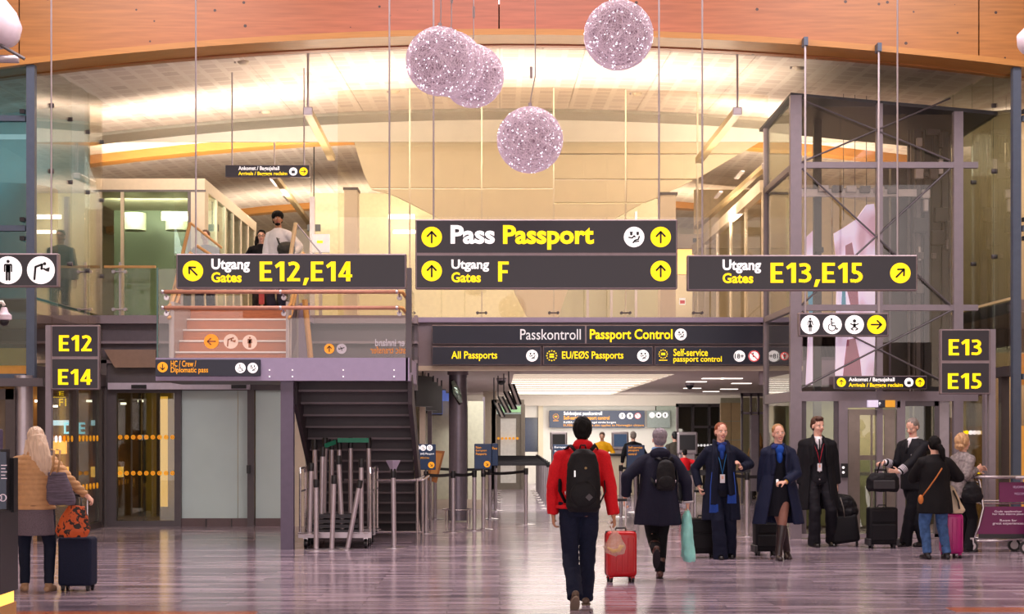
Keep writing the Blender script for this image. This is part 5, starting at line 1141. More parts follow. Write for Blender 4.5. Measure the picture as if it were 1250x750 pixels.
MB().box(X(-60, d), X(17, d+.45), d+.02, d+.45, Z(742, d), Z(727, d)).build('glowing_base', lampg, t); MB().box(X(-60, d), X(20, d+.5), d-.02, d+.5, Z(748, d)-.05 if False else 0, Z(742, d)).build('plinth', woodrail, t)
# upstairs bits seen beyond the rail
t = thing('upstairs_monitor', 'pale monitor on the gallery beside the bearded man', 'monitor', tuple(W(391, 300, 34))); MB().box(X(381, 34), X(402, 34), 34, 34.1, Z(308, 34), Z(286, 34)).build('screen', mat('monitor_white', '#dcdce6', em=.3), t); MB().box(X(389, 34), X(393, 34), 34.02, 34.08, 3.58, Z(308, 34)).build('stand', satin, t); MB().box(X(387, 34), X(394, 34), 33.98, 34, Z(297, 34), Z(294, 34)).build('mark', yel, t)
t = thing('black_display', 'small black display hanging over the upstairs gallery', 'monitor', tuple(W(383, 282, 40))); MB().box(X(375, 40), X(391, 40), 40, 40.1, Z(282, 40), Z(274, 40)).build('screen', dark, t); MB().cyl(W(383, 274, 40.05), (X(383, 40), 40.05, 8.6), .015, n=6).build('hanger', dark, t)
# ================================================================ people
skin = mat('skin', '#e2b09a', .5, var=.05, scale=30); skin2 = mat('tan_skin', '#b98464', .5, var=.05, scale=30); tightm = mat('sheer_tights', '#8a5f52', .5)
lipm = mat('lip', '#b4545a', .4); eyem = mat('eye_white', '#e8e2de', .3); irism = mat('iris', '#2a2422', .3); teethm = mat('teeth', '#efe9e2', .3)
def fabric(name, col, rough=.8, var=.12, scale=60, bump=.15, sheen=0): return mat(name, col, rough, var=var, scale=scale, bump=bump, sheen=0, spec=.25)
def fuse(mb, name, m, parent, vox=.009, sm=4, fold=0, ff=(6, 6, 2), strand=0, label=None, inflate=0):
    """melt overlapping solids into one continuous surface, relax it and press folds into it"""
    me = mb.mesh('tmp'); o = bpy.data.objects.new('tmp', me); COL.objects.link(o)
    r = o.modifiers.new('r', 'REMESH'); r.mode = 'VOXEL'; r.voxel_size = vox; r.use_smooth_shade = True
    s_ = o.modifiers.new('s', 'SMOOTH'); s_.factor = .5; s_.iterations = sm
    dg = bpy.context.evaluated_depsgraph_get(); me2 = bpy.data.meshes.new_from_object(o.evaluated_get(dg)); bpy.data.objects.remove(o); bpy.data.meshes.remove(me)
    if fold or strand or inflate:
        import numpy as np
        n = len(me2.vertices); co = np.empty(n*3); me2.vertices.foreach_get('co', co); no = np.empty(n*3); me2.vertices.foreach_get('normal', no); co = co.reshape(-1, 3); no = no.reshape(-1, 3)
        a = np.full(n, float(inflate)); sd = (hash(name) % 7)*0+len(name)*3.1
        for i in range(n):
            x, y, z = co[i]
            if fold: a[i] += fold*(noise.noise((x*ff[0]+sd, y*ff[1], z*ff[2]))+.5*noise.noise((x*ff[0]*2.3, y*ff[1]*2.3+sd, z*ff[2]*3)))
            if strand: a[i] += strand*noise.noise((x*70+sd, y*70, z*9))
        co += no*a[:, None]; me2.vertices.foreach_set('co', co.ravel())
    me2.materials.clear(); me2.materials.append(m); me2.polygons.foreach_set('use_smooth', [True]*len(me2.polygons)); me2.update()
    return link(me2, name, parent, None, label)
def ik(a, t, l1, l2, hint):
    d = t-a; L = min(d.length, (l1+l2)*.999); u = d.normalized(); t = a+u*L
    c = (l1*l1+L*L-l2*l2)/(2*l1*L); c = max(-1, min(1, c)); h = (hint-u*hint.dot(u)).normalized()
    return a+u*(l1*c)+h*(l1*math.sqrt(1-c*c)), t
def hand(mb, w_, f, n, ts, curl=.5):
    """palm, four unequal bent fingers and a thumb leaving the palm's side; f along the fingers, n out of the palm, ts the thumb's side"""
    f = f.normalized(); n = (n-f*n.dot(f)).normalized(); s_ = f.cross(n).normalized()*ts
    M = Matrix((s_, n, f)).transposed()
    mb.ell(w_+f*.048, (.040, .015, .052), M); mb.ell(w_+f*.01, (.027, .02, .03), M)
    for i, L in enumerate((.066, .076, .070, .054)):
        b = w_+f*.085+s_*(.030-.020*i)-n*.002; dv = f+s_*(.10-.07*i); p = b; ang = 0
        for k, q_ in enumerate((.45, .32, .25)):
            ang += curl*(.55+.25*k); dd = (dv.normalized()*math.cos(ang)+n*math.sin(ang)); e = p+dd*(L*q_); mb.capsule(p, e, .0095-.001*k, .0085-.001*k); p = e
    b = w_+f*.025+s_*.028; m1 = b+(f*.6+s_*.65+n*.35).normalized()*.040; m2 = m1+(f*.8+s_*.15+n*.5*(1+curl)).normalized()*.032
    mb.capsule(b, m1, .013, .0105); mb.capsule(m1, m2, .0105, .009)
def head_parts(mb, c, M):
    e = lambda p, r: mb.ell(c+M @ Vector(p), r, M, 20, 14)
    e((0, -.012, .03), (.073, .093, .085)); e((0, .02, -.028), (.058, .067, .07)); e((0, .03, -.075), (.041, .048, .034)); e((0, .066, -.099), (.017, .015, .013))
    for s_ in (-1, 1): e((s_*.034, .058, -.032), (.021, .02, .022)); e((s_*.075, -.005, -.012), (.009, .018, .03)); e((s_*.010, .099, -.026), (.008, .009, .007)); e((s_*.03, .068, .022), (.018, .012, .007))
    mb.capsule(c+M @ Vector((0, .082, .014)), c+M @ Vector((0, .107, -.02)), .008, .0115)
def face(root, c, M, smile=0, brow='#4a3527'):
    e = lambda q, p, r: q.ell(c+M @ Vector(p), r, M, 10, 8)
    q = MB(); i_ = MB(); b = MB()
    for s_ in (-1, 1):
        e(q, (s_*.030, .074, .001), (.0135, .008, .007)); e(i_, (s_*.030, .0815, .001), (.0055, .0025, .0058))
        b.path([c+M @ Vector((s_*x, y, z)) for x, y, z in ((.014, .087, .018), (.03, .086, .023), (.046, .075, .018))], .0034, 6)
    o = q.build('eyes', eyem, root, True, world=False); i_.build('irises', irism, root, True, world=False); b.build('eyebrows', mat('brow_'+brow[1:], brow, .8), root, True, world=False)
    q = MB(); zz = -.058
    q.path([c+M @ Vector((x, y, z)) for x, y, z in ((-.024, .078, zz+.006*smile), (-.012, .089, zz+.003), (0, .092, zz+.004), (.012, .089, zz+.003), (.024, .078, zz+.006*smile))], [.002, .0042, .0045, .0042, .002], 8)
    q.path([c+M @ Vector((x, y, z)) for x, y, z in ((-.022, .078, zz+.004*smile), (-.012, .086, zz-.008-.006*smile), (0, .088, zz-.010-.007*smile), (.012, .086, zz-.008-.006*smile), (.022, .078, zz+.004*smile))], [.002, .0045, .005, .0045, .002], 8)
    q.build('lips', lipm, root, True, world=False)
    if smile: e_ = MB(); e_.ell(c+M @ Vector((0, .083, zz-.003)), (.016, .007, .006), M, 10, 6); e_.build('teeth', teethm, root, True, world=False)
class P: pass
def person(label, px, d, H, rz, feet, hands, z0=0, hyaw=0, hpitch=0, hroll=0, lean=(0, 0), sw=.185, fat=1.0, sk=None, vox=.0075, handdirs=None, curl=(.5, .5), elbows=None, group=None, dz=0, hide_hands=False):
    """feet: L, R as (dx, dy, z, heel pitch, yaw); hands: L, R as (dx, dy, z); offsets in metres along the hall axes from the spot on the floor"""
    k = H/1.75; r = thing('person', label, 'person', (X(px, d), d, z0), R(rz), group, 1.0)
    q = P(); q.root = r; q.k = k; q.H = H; inv = Euler((0, 0, -R(rz))).to_matrix(); q.sk = sk or skin; q.vox = vox; q.fat = fat
    lo = lambda v: inv @ Vector(v)
    le = lo((lean[0], lean[1], 0)); q.pel = Vector((0, 0, .94*k+dz)); q.ch = Vector((le.x, le.y, 1.42*k+dz)); q.le = le
    q.S = {-1: q.ch+Vector((-sw*k, 0, -.035*k)), 1: q.ch+Vector((sw*k, 0, -.035*k))}; q.neck = q.ch+Vector((0, .0, .07*k)); q.Hc = q.neck+Vector((le.x*.15, .025+le.y*.15, .145*k))
    q.M = (Euler((R(-hpitch), R(hroll), 0)).to_matrix()); q.M = Euler((0, 0, R(hyaw))).to_matrix() @ q.M
    q.hip, q.knee, q.ank, q.foot = {}, {}, {}, {}; q.el, q.wr = {}, {}
    for s_, ft in zip((-1, 1), feet):
        f = lo((ft[0], ft[1], 0)); f.z = ft[2]; pitch, yaw = R(ft[3]), R(ft[4])
        fwd = Euler((0, 0, yaw)).to_matrix() @ Vector((0, 1, 0)); ank = f+Vector((0, 0, .085*k))+fwd*(.05*math.sin(pitch)*k)+Vector((0, 0, .10*math.sin(pitch)*k))
        hp_ = q.pel+Vector((s_*.09*k, 0, -.02*k)); kn, ank = ik(hp_, ank, .44*k, .42*k, fwd+Vector((0, 0, .01)))
        q.hip[s_], q.knee[s_], q.ank[s_] = hp_, kn, ank; q.foot[s_] = (f, pitch, fwd)
    for i, (s_, hd) in enumerate(zip((-1, 1), hands)):
        t = lo((hd[0], hd[1], 0)); t.z = hd[2]; hint = Vector((s_*.5, -.8, -.3)) if not elbows else lo(elbows[i])
        q.el[s_], q.wr[s_] = ik(q.S[s_], t, .29*k, .25*k, hint)
    b = MB(); pe, chv = q.pel, q.ch
    mix = lambda t, z: (z, q.le.x*t, q.le.y*t)
    F_ = fat; zz = lambda z: z*k+dz
    b.loft([(*mix(0, zz(.84)), .12*F_*k, .09*F_*k), (*mix(0, zz(.92)), .165*F_*k, .115*F_*k), (*mix(.3, zz(1.08)), .135*F_*k, .10*F_*k), (*mix(.7, zz(1.27)), .145*F_*k, .095*F_*k), (*mix(.95, zz(1.38)), .14*k, .08*k), (*mix(1, zz(1.44)), .08*k, .06*k), (*mix(1, zz(1.49)), .06*k, .06*k)])
    b.capsule(q.neck-Vector((0, 0, .05*k)), q.Hc-Vector((0, .01, .05*k)), .055*k, .052*k)
    for s_ in (-1, 1):
        b.capsule(q.ch+Vector((s_*.06, 0, -.02)), q.S[s_], .04*k, .04*k); b.capsule(q.S[s_], q.el[s_], .042*k, .034*k); b.capsule(q.el[s_], q.wr[s_], .036*k, .026*k)
        f = (q.wr[s_]-q.el[s_]).normalized(); n = Vector((-s_, .2, 0))
        if handdirs and handdirs[0 if s_ < 0 else 1]:
            hdv = handdirs[0 if s_ < 0 else 1]; f = lo(hdv[0]).normalized(); n = lo(hdv[1])
        sv = f.cross((n-f*n.dot(f)).normalized()); ts = 1 if sv.dot(Vector((0, 1, .3))) > 0 else -1
        hand(b, q.wr[s_]+f*.01, f, n, ts, curl[0 if s_ < 0 else 1])
        b.capsule(q.hip[s_], q.knee[s_], .072*F_*k, .044*k); mid = q.knee[s_].lerp(q.ank[s_], .3)-q.foot[s_][2]*.015; b.capsule(q.knee[s_], mid, .042*k, .042*k); b.capsule(mid, q.ank[s_], .042*k, .030*k)
        f0, pt, fw = q.foot[s_]; toe = q.ank[s_]+(fw*math.cos(pt)-Vector((0, 0, 1))*math.sin(pt))*.10*k-Vector((0, 0, .045*k)); b.capsule(q.ank[s_]-Vector((0, 0, .03)), toe, .026*k, .018*k)
    hb = MB(); head_parts(hb, Vector((0, 0, 0)), Matrix.Identity(3)); hb.xf(Matrix.Translation(q.Hc) @ q.M.to_4x4() @ Matrix.Diagonal((k*1.02,)*3+(1,))); b.add(hb.v, hb.f)
    fuse(b, 'body', q.sk, r, vox, 3)
    return q
def facef(q, smile=0, brow='#4a3527'): face(q.root, q.Hc, q.M*(q.k*1.02), smile, brow)
def trousers(q, m, name='trousers', hemr=.07, waist=.17, fold=.008, hem=.03, knee_r=.078, cut=None, vox=.010):
    b = MB(); k = q.k; F_ = q.fat
    b.loft([(.84*k, 0, -.004, .13*F_*k, .125*F_*k), (.92*k, 0, -.004, waist*F_*k, .142*F_*k), (1.02*k, q.le.x*.1, q.le.y*.1, waist*.94*F_*k, .132*F_*k)])
    for s_ in (-1, 1):
        hp_, kn, an = q.hip[s_], q.knee[s_], q.ank[s_]; an2 = an-(an-kn).normalized()*(-.02+hem); dn = (an-kn).normalized()
        b.path([hp_+Vector((0, 0, .06)), hp_.lerp(kn, .3), kn, kn.lerp(an2, .5), an2], [.10*F_*k, .096*F_*k, knee_r*k, (knee_r+hemr)/2*k, hemr*k], 18); b.ell(kn, knee_r*k*.98)
    return fuse(b, name, m, q.root, vox, 3, fold, (7, 7, 9))
def torso_cover(q, m, name, rings, sleeve=(.066, .05, .042), cuff=1.0, fold=.010, ff=(6, 6, 3), shell=None, vox=.010, collar=0, sleeves=True, th=.022, label=None, shoulders=.066):
    """rings: (z, rx, ry[, gap, dx, dy]) for a height of 1.75"""
    b = MB(); k = q.k; out = []
    for rg in rings:
        z, rx, ry = rg[:3]; g = rg[3] if len(rg) > 3 else None; dx, dy = (rg[4], rg[5]) if len(rg) > 5 else (0, 0)
        t = max(0, min(1, (z-.94)/.48)); row = (z*k, q.le.x*t+dx, q.le.y*t+dy, rx*k, ry*k); out.append(row if g is None else row+(g,))
    if len(out[0]) > 5: b.shell(out, th)
    else: b.loft(out)
    for s_ in (-1, 1):
        if sleeves:
            sh, el, wr = q.S[s_], q.el[s_], q.wr[s_]; r0, r1, r2 = [v*k for v in sleeve]; e2 = el.lerp(wr, cuff)
            b.path([q.ch+Vector((s_*.04*k, 0, .025*k)), q.ch+Vector((s_*.11*k, 0, -.005*k)), sh+Vector((s_*-.01, 0, 0)), sh.lerp(el, .35), el], [r0*.6, r0*.78, r0*.92, r0*.95, r1], 16); b.ell(el, r1*1.0); b.path([el, el.lerp(e2, .5), e2], [r1, (r1+r2)/2, r2], 16); b.ell(sh+Vector((0, 0, -.01)), r0*.94)
        elif shoulders == 0: pass
        else: b.capsule(q.ch+Vector((s_*.05, .0, -.02)), q.S[s_]-Vector((s_*.03, 0, 0)), .058*k, .055*k)
    if len(out[0]) > 5:
        g0 = R(rings[-2][3]); rx, ry = rings[-2][1]*k, rings[-2][2]*k
        for s_ in (-1, 1): b.path([q.neck+Vector((0, -.065*k, .012)), q.neck+Vector((s_*.06*k, -.03*k, .012)), q.neck+Vector((s_*.075*k, .03*k, -.01)), q.ch+Vector((s_*rx*.50, ry*1.0, -.06*k)), q.ch+Vector((s_*rx*.46, ry*1.15, -.20*k)), q.ch+Vector((s_*rx*.5, ry*1.18, -.32*k))], [(.026*k, .02*k), (.03*k, .02*k), (.034*k, .022*k), (.05*k, .02*k), (.05*k, .018*k), (.03*k, .014*k)], 12)
    if collar:
        n = 14; b.path([q.neck+Vector((.062*k*math.cos(2*PI*i/n), .06*k*math.sin(2*PI*i/n)+.005, -.015+collar*.5+(-.018*math.sin(2*PI*i/n)))) for i in range(n)], (.018*k, .03*k), 8, True)
    return fuse(b, name, m, q.root, vox, 4, fold, ff, label=label)
def shoes(q, m, name='shoe', boot=0, sole=None, w_=.046, heel=.0):
    for s_ in (-1, 1):
        b = MB(); k = q.k; f0, pt, fw = q.foot[s_]; an = q.ank[s_]; dn = (fw*math.cos(pt)-Vector((0, 0, 1))*math.sin(pt)); up = (Vector((0, 0, 1))*math.cos(pt)+fw*math.sin(pt))
        base = an-up*.052*k
        b.capsule(base-dn*.055*k, base+dn*.05*k, .036*k, w_*.95*k); b.capsule(base+dn*.05*k, base+dn*.15*k-up*.012*k, w_*.92*k, .036*k); b.capsule(an, base, .045*k, .04*k)
        if boot: kn = q.knee[s_]; b.path([an-up*.02, an.lerp(kn, .25), an.lerp(kn, .6*boot), an.lerp(kn, boot)], [.05*k, .048*k, .06*k, .064*k], 16)
        o = fuse(b, name, m, q.root, .009, 2, .002)
        sb = MB(); n = 16; P_ = []
        c = base+dn*.055*k-up*.036*k; lat = dn.cross(up).normalized()
        pts = [c+dn*(.135*k*math.cos(2*PI*i/n))+lat*(.044*k*math.sin(2*PI*i/n)) for i in range(n)]
        sb.add(pts+[p-up*.018 for p in pts], [tuple(range(n)), tuple(range(2*n-1, n-1, -1))]+[(i, n+i, n+(i+1) % n, (i+1) % n) for i in range(n)])
        sb.build('sole', sole or dark, o, world=False)
def hair(q, m, parts, strand=.004, vox=.007, name='hair', sm=2):
    b = MB(); T = Matrix.Translation(q.Hc) @ q.M.to_4x4() @ Matrix.Diagonal((q.k*1.02,)*3+(1,)); t = MB()
    for p in parts:
        if p[0] == 'e': t.ell(p[1], p[2], nu=20, nv=14)
        else: t.path(p[1], p[2], 14)
    t.xf(T); b.add(t.v, t.f); return fuse(b, name, m, q.root, vox, sm, 0, strand=strand)
SHORT = [('e', (0, -.025, .045), (.081, .096, .084)), ('e', (0, -.045, 0), (.077, .075, .075)), ('e', (0, .015, .088), (.055, .045, .027))]
NEAT = [('e', (0, -.022, .040), (.0795, .0935, .082)), ('e', (0, -.045, .0), (.077, .074, .075))]
dnavy = fabric('dark_navy_wool', '#10162c'); dblack = fabric('black_wool', '#0f0e14'); jeans = fabric('indigo_denim', '#141a30', .85, .25, 90); blackleg = fabric('black_knit', '#0d0c12')
blackcloth = fabric('black_nylon', '#121116', .6); brownl = mat('brown_leather', '#4e2f27', .4, var=.15)

# ---- man in the red jacket, walking away
q = person('man in red hooded jacket and dark jeans walking away', 707, 15.3, 1.77, 0, ((-.05, -.24, 0, 42, 4), (.075, .24, 0, 0, -4)), ((-.24, .05, .87), (.33, -.02, .80)), lean=(.03, .03), sw=.19, sk=skin2, curl=(.9, 1.2), elbows=((-.9, -.3, -.1), (.8, -.4, 0)), hyaw=-4)
redj = fabric('red_fleece', '#cf1420', .75, .10, 70, .1, .1)
torso_cover(q, redj, 'jacket', [(.93, .185, .14), (1.0, .19, .145), (1.12, .18, .135), (1.27, .195, .14), (1.38, .19, .125), (1.44, .135, .10), (1.49, .08, .085), (1.53, .07, .078)], (.082, .066, .055), 1.0, .012, collar=.03, ff=(7, 7, 5))
b = MB(); b.ell(q.neck+Vector((0, -.075, .005)), (.10, .045, .06)); b.ell(q.neck+Vector((0, -.02, .03)), (.085, .07, .035)); fuse(b, 'hood', redj, q.root, .009, 4, .006, (14, 14, 14))
b = MB(); b.path([(-.02+.19*math.cos(a*PI/12), .0+.145*math.sin(a*PI/12), .93*q.k) for a in range(24)], (.02, .02), 8, True); fuse(b, 'hem_band', redj, q.root, .009, 2)
trousers(q, jeans, hemr=.072, fold=.012, hem=-.035); shoes(q, mat('taupe_shoe', '#5d4c40', .5), sole=mat('grey_sole', '#8a7a6a', .6))
hair(q, mat('black_hair', '#0a0809', .7, spec=.2), SHORT+[('e', (0, -.03, .02), (.088, .10, .10)), ('e', (.0, -.06, -.04), (.07, .055, .05))], .008)
man1 = q
def backpack(c, w_, h, dd, lab, m=blackcloth, patch=True, rz=0):
    """hangs on the back of its wearer; c is the middle of the side that touches the back"""
    t = thing('backpack', lab, 'backpack', c, rz)
    b = MB(); b.loft([(-h*.5, 0, -dd*.45, w_*.40, dd*.40), (-h*.42, 0, -dd*.5, w_*.50, dd*.5), (-.1*h, 0, -dd*.5, w_*.5, dd*.52), (.25*h, 0, -dd*.45, w_*.46, dd*.45), (.42*h, 0, -dd*.38, w_*.36, dd*.36), (.5*h, 0, -dd*.3, w_*.2, dd*.2)], 28)
    fuse(b, 'bag_body', m, t, .009, 5, .006, (9, 9, 9))
    b = MB(); b.ell((0, -dd*.93, -h*.22), (w_*.40, dd*.2, h*.22)); fuse(b, 'front_pocket', m, t, .008, 4, .004, (14, 14, 14))
    b = MB(); b.path([(x*w_*.42, -dd*.86+abs(x)*dd*.22, -h*.02-abs(x)**3*h*.12) for x in [i/6-1 for i in range(13)]], .006, 6); b.build('pocket_zip', mat('zip_grey', '#3a383e', .4), t, world=False)
    b = MB(); b.path([(w_*.44*math.cos(a), -dd*.45, h*.12+h*.36*math.sin(a)) for a in [PI*i/12 for i in range(13)]], .007, 6); b.build('main_zip', MATS['zip_grey'], t, world=False)
    for s_ in (-1, 1):
        b = MB(); b.path([(s_*w_*.22, -dd*.2, h*.47), (s_*w_*.36, .0, h*.56), (s_*w_*.46, .13, h*.50), (s_*w_*.62, .15, h*.2), (s_*w_*.66, .02, -h*.18), (s_*w_*.5, -.03, -h*.36)], [(.022, .007)]*6, 10); b.build('shoulder_strap', m, t, True, world=False)
        b = MB(); b.cyl((s_*w_*.5, -dd*.5, -h*.2), (s_*w_*.53, -dd*.5, -h*.2), .018, n=12); b.build('buckle', satin, t, world=False)
    b = MB(); b.path([(-.03, -dd*.15, h*.5), (-.02, -dd*.15, h*.56), (.02, -dd*.15, h*.56), (.03, -dd*.15, h*.5)], .008, 8); b.build('grab_loop', m, t, True, world=False)
    if patch:
        b = MB(); b.prism([(.05, -h*.32), (.085, -h*.26), (.05, -h*.2), (.015, -h*.26)], -dd*1.15, -dd*1.13); b.build('diamond_patch', mat('patch_grey', '#4a464c', .6), t, world=False)
        b = MB(); b.cyl((.02, -dd*.99, h*.2), (.02, -dd*.97, h*.2), .012, n=12); b.build('badge', mat('badge_bronze', '#7a6440', .4, .5), t, world=False)
        b = MB(); b.cyl((-.08, -dd*.93, h*.16), (-.08, -dd*.93, h*.06), .007, n=6); b.build('zip_pull', wht, t, world=False)
    return t
backpack((X(708, 15.3)+.02, 15.3-.115, 1.19), .32, .58, .16, 'black backpack with diamond patch on the red jacket')
# plastic bag with bananas in his right hand
hx = man1.root.location+Vector((.33, -.02, 0))
t = thing('plastic_bag', 'thin white plastic bag of bananas in the red-jacket man\'s hand', 'bag', (hx.x, hx.y-.02, .72))
b = MB(); b.loft([(-.235, 0, 0, .02, .015), (-.21, 0, 0, .09, .05), (-.15, 0, 0, .105, .065), (-.08, 0, 0, .07, .045), (-.02, 0, 0, .03, .02), (.0, -.01, 0, .02, .015)]); fuse(b, 'bag_skin', glass('thin_plastic', '#f7efe6', .08, .25, .3, haze=.24, hazecol='#f6ede4'), t, .007, 3, .010, (16, 16, 16))
b = MB(); b.path([(-.02, 0, .0), (-.03, -.01, .05), (-.06, 0, .07), (-.03, .01, .09)], [(.014, .006)]*4, 8); b.build('bag_handle', mat('white_film', '#efe8e4', .4), t, True, world=False)
for k in range(4): b = MB(); b.path([(-.07+.012*k, -.02+.02*k, -.155-.012*k), (-.02, -.015+.02*k, -.195), (.04, -.01+.018*k, -.185), (.08-.01*k, -.02+.018*k, -.14)], [.008, .017, .017, .007], 10); b.build('banana', mat('banana', '#e2b21e', .45), t, True, world=False)

# ---- grey-haired woman with a small backpack
q = person('grey-haired woman in dark navy hooded coat, striding away', 803, 18.2, 1.66, 0, ((-.04, -.24, .17, 62, 0), (.03, .06, 0, 8, 0)), ((-.36, .02, .91), (.33, .0, .84)), lean=(.02, .04), sw=.175, fat=1.08, curl=(1.2, 1.2), elbows=((-.9, -.5, 0), (.9, -.4, 0)), hyaw=5)
torso_cover(q, fabric('navy_parka', '#191a2e'), 'coat', [(.64, .285, .19), (.75, .27, .185), (.9, .25, .175), (1.05, .225, .165), (1.22, .215, .155), (1.36, .20, .14), (1.44, .14, .11), (1.50, .085, .085)], (.084, .07, .062), .96, .014, ff=(7, 7, 2))
b = MB(); b.ell(q.neck+Vector((0, -.07, -.02)), (.12, .06, .07)); b.ell(q.neck+Vector((0, -.03, .0)), (.10, .08, .04)); fuse(b, 'hood', MATS['navy_parka'], q.root, .009, 4, .006, (12, 12, 12))
b = MB(); n = 14; b.path([q.neck+Vector((.062*math.cos(2*PI*i/n), .062*math.sin(2*PI*i/n)+.01, .035)) for i in range(n)], (.02, .028), 8, True); fuse(b, 'scarf', fabric('sky_blue_scarf', '#7fa8d8'), q.root, .008, 2, .004, (30, 30, 30))
b = MB(); el, wr = q.el[1], q.wr[1]; u = (wr-el).normalized(); b.cyl(wr-u*.03, wr-u*.008, .066, n=20); b.build('cuff_stripe', wht if False else mat('reflective_stripe', '#b9b4bc', .4), q.root, True, world=False)
trousers(q, blackleg, 'leggings', .058, .17, .004, .0, .074); shoes(q, brownl, 'boot', .35)
hair(q, mat('silver_hair', '#857b84', .5, var=.2, scale=40), SHORT+[('e', (0, -.04, .05), (.086, .085, .085))], .009); woman2 = q
backpack((X(807, 18.2)+.03, 18.2-.16, 1.16), .21, .34, .11, 'small black backpack on the grey-haired woman\'s coat', patch=False)
t = thing('carrier_bag', 'turquoise carrier bag in the grey-haired woman\'s right hand', 'bag', (X(803, 18.2)+.33, 18.2, .76))
b = MB(); b.loft([(-.56, .02, 0, .06, .10), (-.5, .01, 0, .076, .12), (-.25, -.01, 0, .066, .12), (-.06, -.01, 0, .05, .09), (0, 0, 0, .02, .04)]); fuse(b, 'bag_body', mat('turquoise_plastic', '#93e2dc', .35, var=.15, scale=9), t, .008, 3, .012, (14, 14, 5))
b = MB(); b.path([(0, -.05, -.03), (0, -.02, .04), (0, .02, .04), (0, .05, -.03)], (.008, .004), 8); b.build('bag_handle', MATS['turquoise_plastic'], t, True, world=False)

# ---- luggage
def suitcase(px, d, w_, h, dd, rz, lab, m, hard=True, pole=.42, tilt=0, name='suitcase', ribs=5, pocket=False, polem=None):
    t = thing(name, lab, 'suitcase', (X(px, d), d, 0), R(rz)); z0 = .055
    b = MB().rbox(-w_/2, w_/2, -dd/2, dd/2, z0, z0+h, .045 if hard else .03, 3); b.build('shell', m, t, 'auto', world=False)
    sl = m if hard else darkgrey
    if hard:
        for k in range(ribs):
            xx = -w_*.38+w_*.76*k/(ribs-1); MB().rbox(xx-.008, xx+.008, -dd/2-.006, dd/2+.006, z0+.06, z0+h-.06, .004, 1).build('rib', m, t, world=False)
        MB().rbox(-w_/2-.004, w_/2+.004, -.006, .006, z0+.02, z0+h-.0, .004, 1).build('zip_band', dark, t, world=False)
    if pocket:
        for sg in (-1, 1): MB().rbox(-w_*.42, w_*.42, sg*dd/2-.02, sg*dd/2+.02, z0+.06, z0+h*.55, .015, 2).build('front_pocket', m, t, world=False); MB().rbox(-w_*.42, w_*.42, sg*dd/2-.012, sg*dd/2+.012, z0+h*.6, z0+h*.92, .012, 2).build('upper_pocket', m, t, world=False)
        for sx in (-1, 1): MB().rbox(sx*w_*.49-.02, sx*w_*.49+.02, -dd/2-.015, dd/2+.015, .04, .14, .01, 1).build('corner_guard', darkgrey, t, world=False)
    b = MB().path([(-.06, 0, z0+h-.005), (-.05, 0, z0+h+.03), (.05, 0, z0+h+.03), (.06, 0, z0+h-.005)], .010, 8); b.build('carry_handle', dark, t, True, world=False)
    b = MB(); yb_ = dd/2-.04
    for sx in (-1, 1): b.cyl((sx*.075, yb_, z0+h), (sx*.075, yb_, z0+h+pole), .009, n=8)
    b.build('pull_tubes', polem or chrome, t, world=False); MB().rbox(-.09, .09, yb_-.015, yb_+.015, z0+h+pole-.012, z0+h+pole+.02, .012, 2).build('grip', dark, t, world=False)
    for sx in (-1, 1):
        for sy in (-1, 1):
            xx, yy = sx*(w_/2-.045), sy*(dd/2-.04)
            MB().cyl((xx-.013, yy, .028), (xx+.013, yy, .028), .028, n=16).build('wheel', dark, t, world=False); MB().rbox(xx-.02, xx+.02, yy-.02, yy+.02, .03, .065, .006, 1).build('caster', m if hard else darkgrey, t, world=False)
    if tilt: t.rotation_euler = (R(tilt), 0, R(rz))
    return t
suitcase(757.5, 17.9, .33, .50, .23, 8, 'glossy red hard suitcase between the two travellers', mat('red_shell', '#b80d18', .25, var=.04), pole=.33)
navyc = fabric('navy_case_fabric', '#131a33', .7)
suitcase(95, 16.9, .35, .50, .24, -3, 'navy fabric cabin suitcase beside the long-haired woman', navyc, False, .42)
suitcase(857, 21.3, .34, .46, .22, 5, 'black cabin case held by the red-haired crew woman', blackcloth, False, .34, pocket=True, polem=chrome)
suitcase(934, 21.7, .30, .40, .22, 5, 'black cabin case trailing behind the blonde crew woman', blackcloth, False, .40, pocket=True)
suitcase(1076.5, 23.0, .40, .52, .24, 0, 'black soft trolley case in front of the pilot', blackcloth, False, .52, pocket=True, polem=dark)
suitcase(1161, 21.3, .24, .52, .36, 0, 'bright magenta hard suitcase beside the woman in jeans', mat('magenta_shell', '#a80f6e', .3, var=.05), pole=.1, ribs=4)
# duffel on wheels behind the young officer
t = thing('wheeled_bag', 'black wheeled travel bag with soft bag strapped on top', 'suitcase', (X(1033, 23.4), 23.4, 0), R(-4))
MB().rbox(-.2, .2, -.13, .13, .05, .45, .05, 3).xf(Matrix.Rotation(R(-8), 4, 'Y')).build('case_body', blackcloth, t, 'auto', world=False)
b = MB(); b.ell((-.07, 0, .58), (.22, .14, .17)); b.ell((-.02, 0, .5), (.2, .14, .12)); fuse(b, 'top_bag', blackcloth, t, .01, 4, .02, (8, 8, 8))
for sx in (-.14, -.04): MB().path([(sx, -.14, .42), (sx-.02, -.16, .55), (sx-.06, -.13, .70)], (.012, .004), 8).build('strap', mat('grey_strap', '#6b6660', .6), t, True, world=False)
for sx in (-.15, .15): MB().cyl((sx-.015, 0, .035), (sx+.015, 0, .035), .035, n=16).build('wheel', dark, t, world=False)
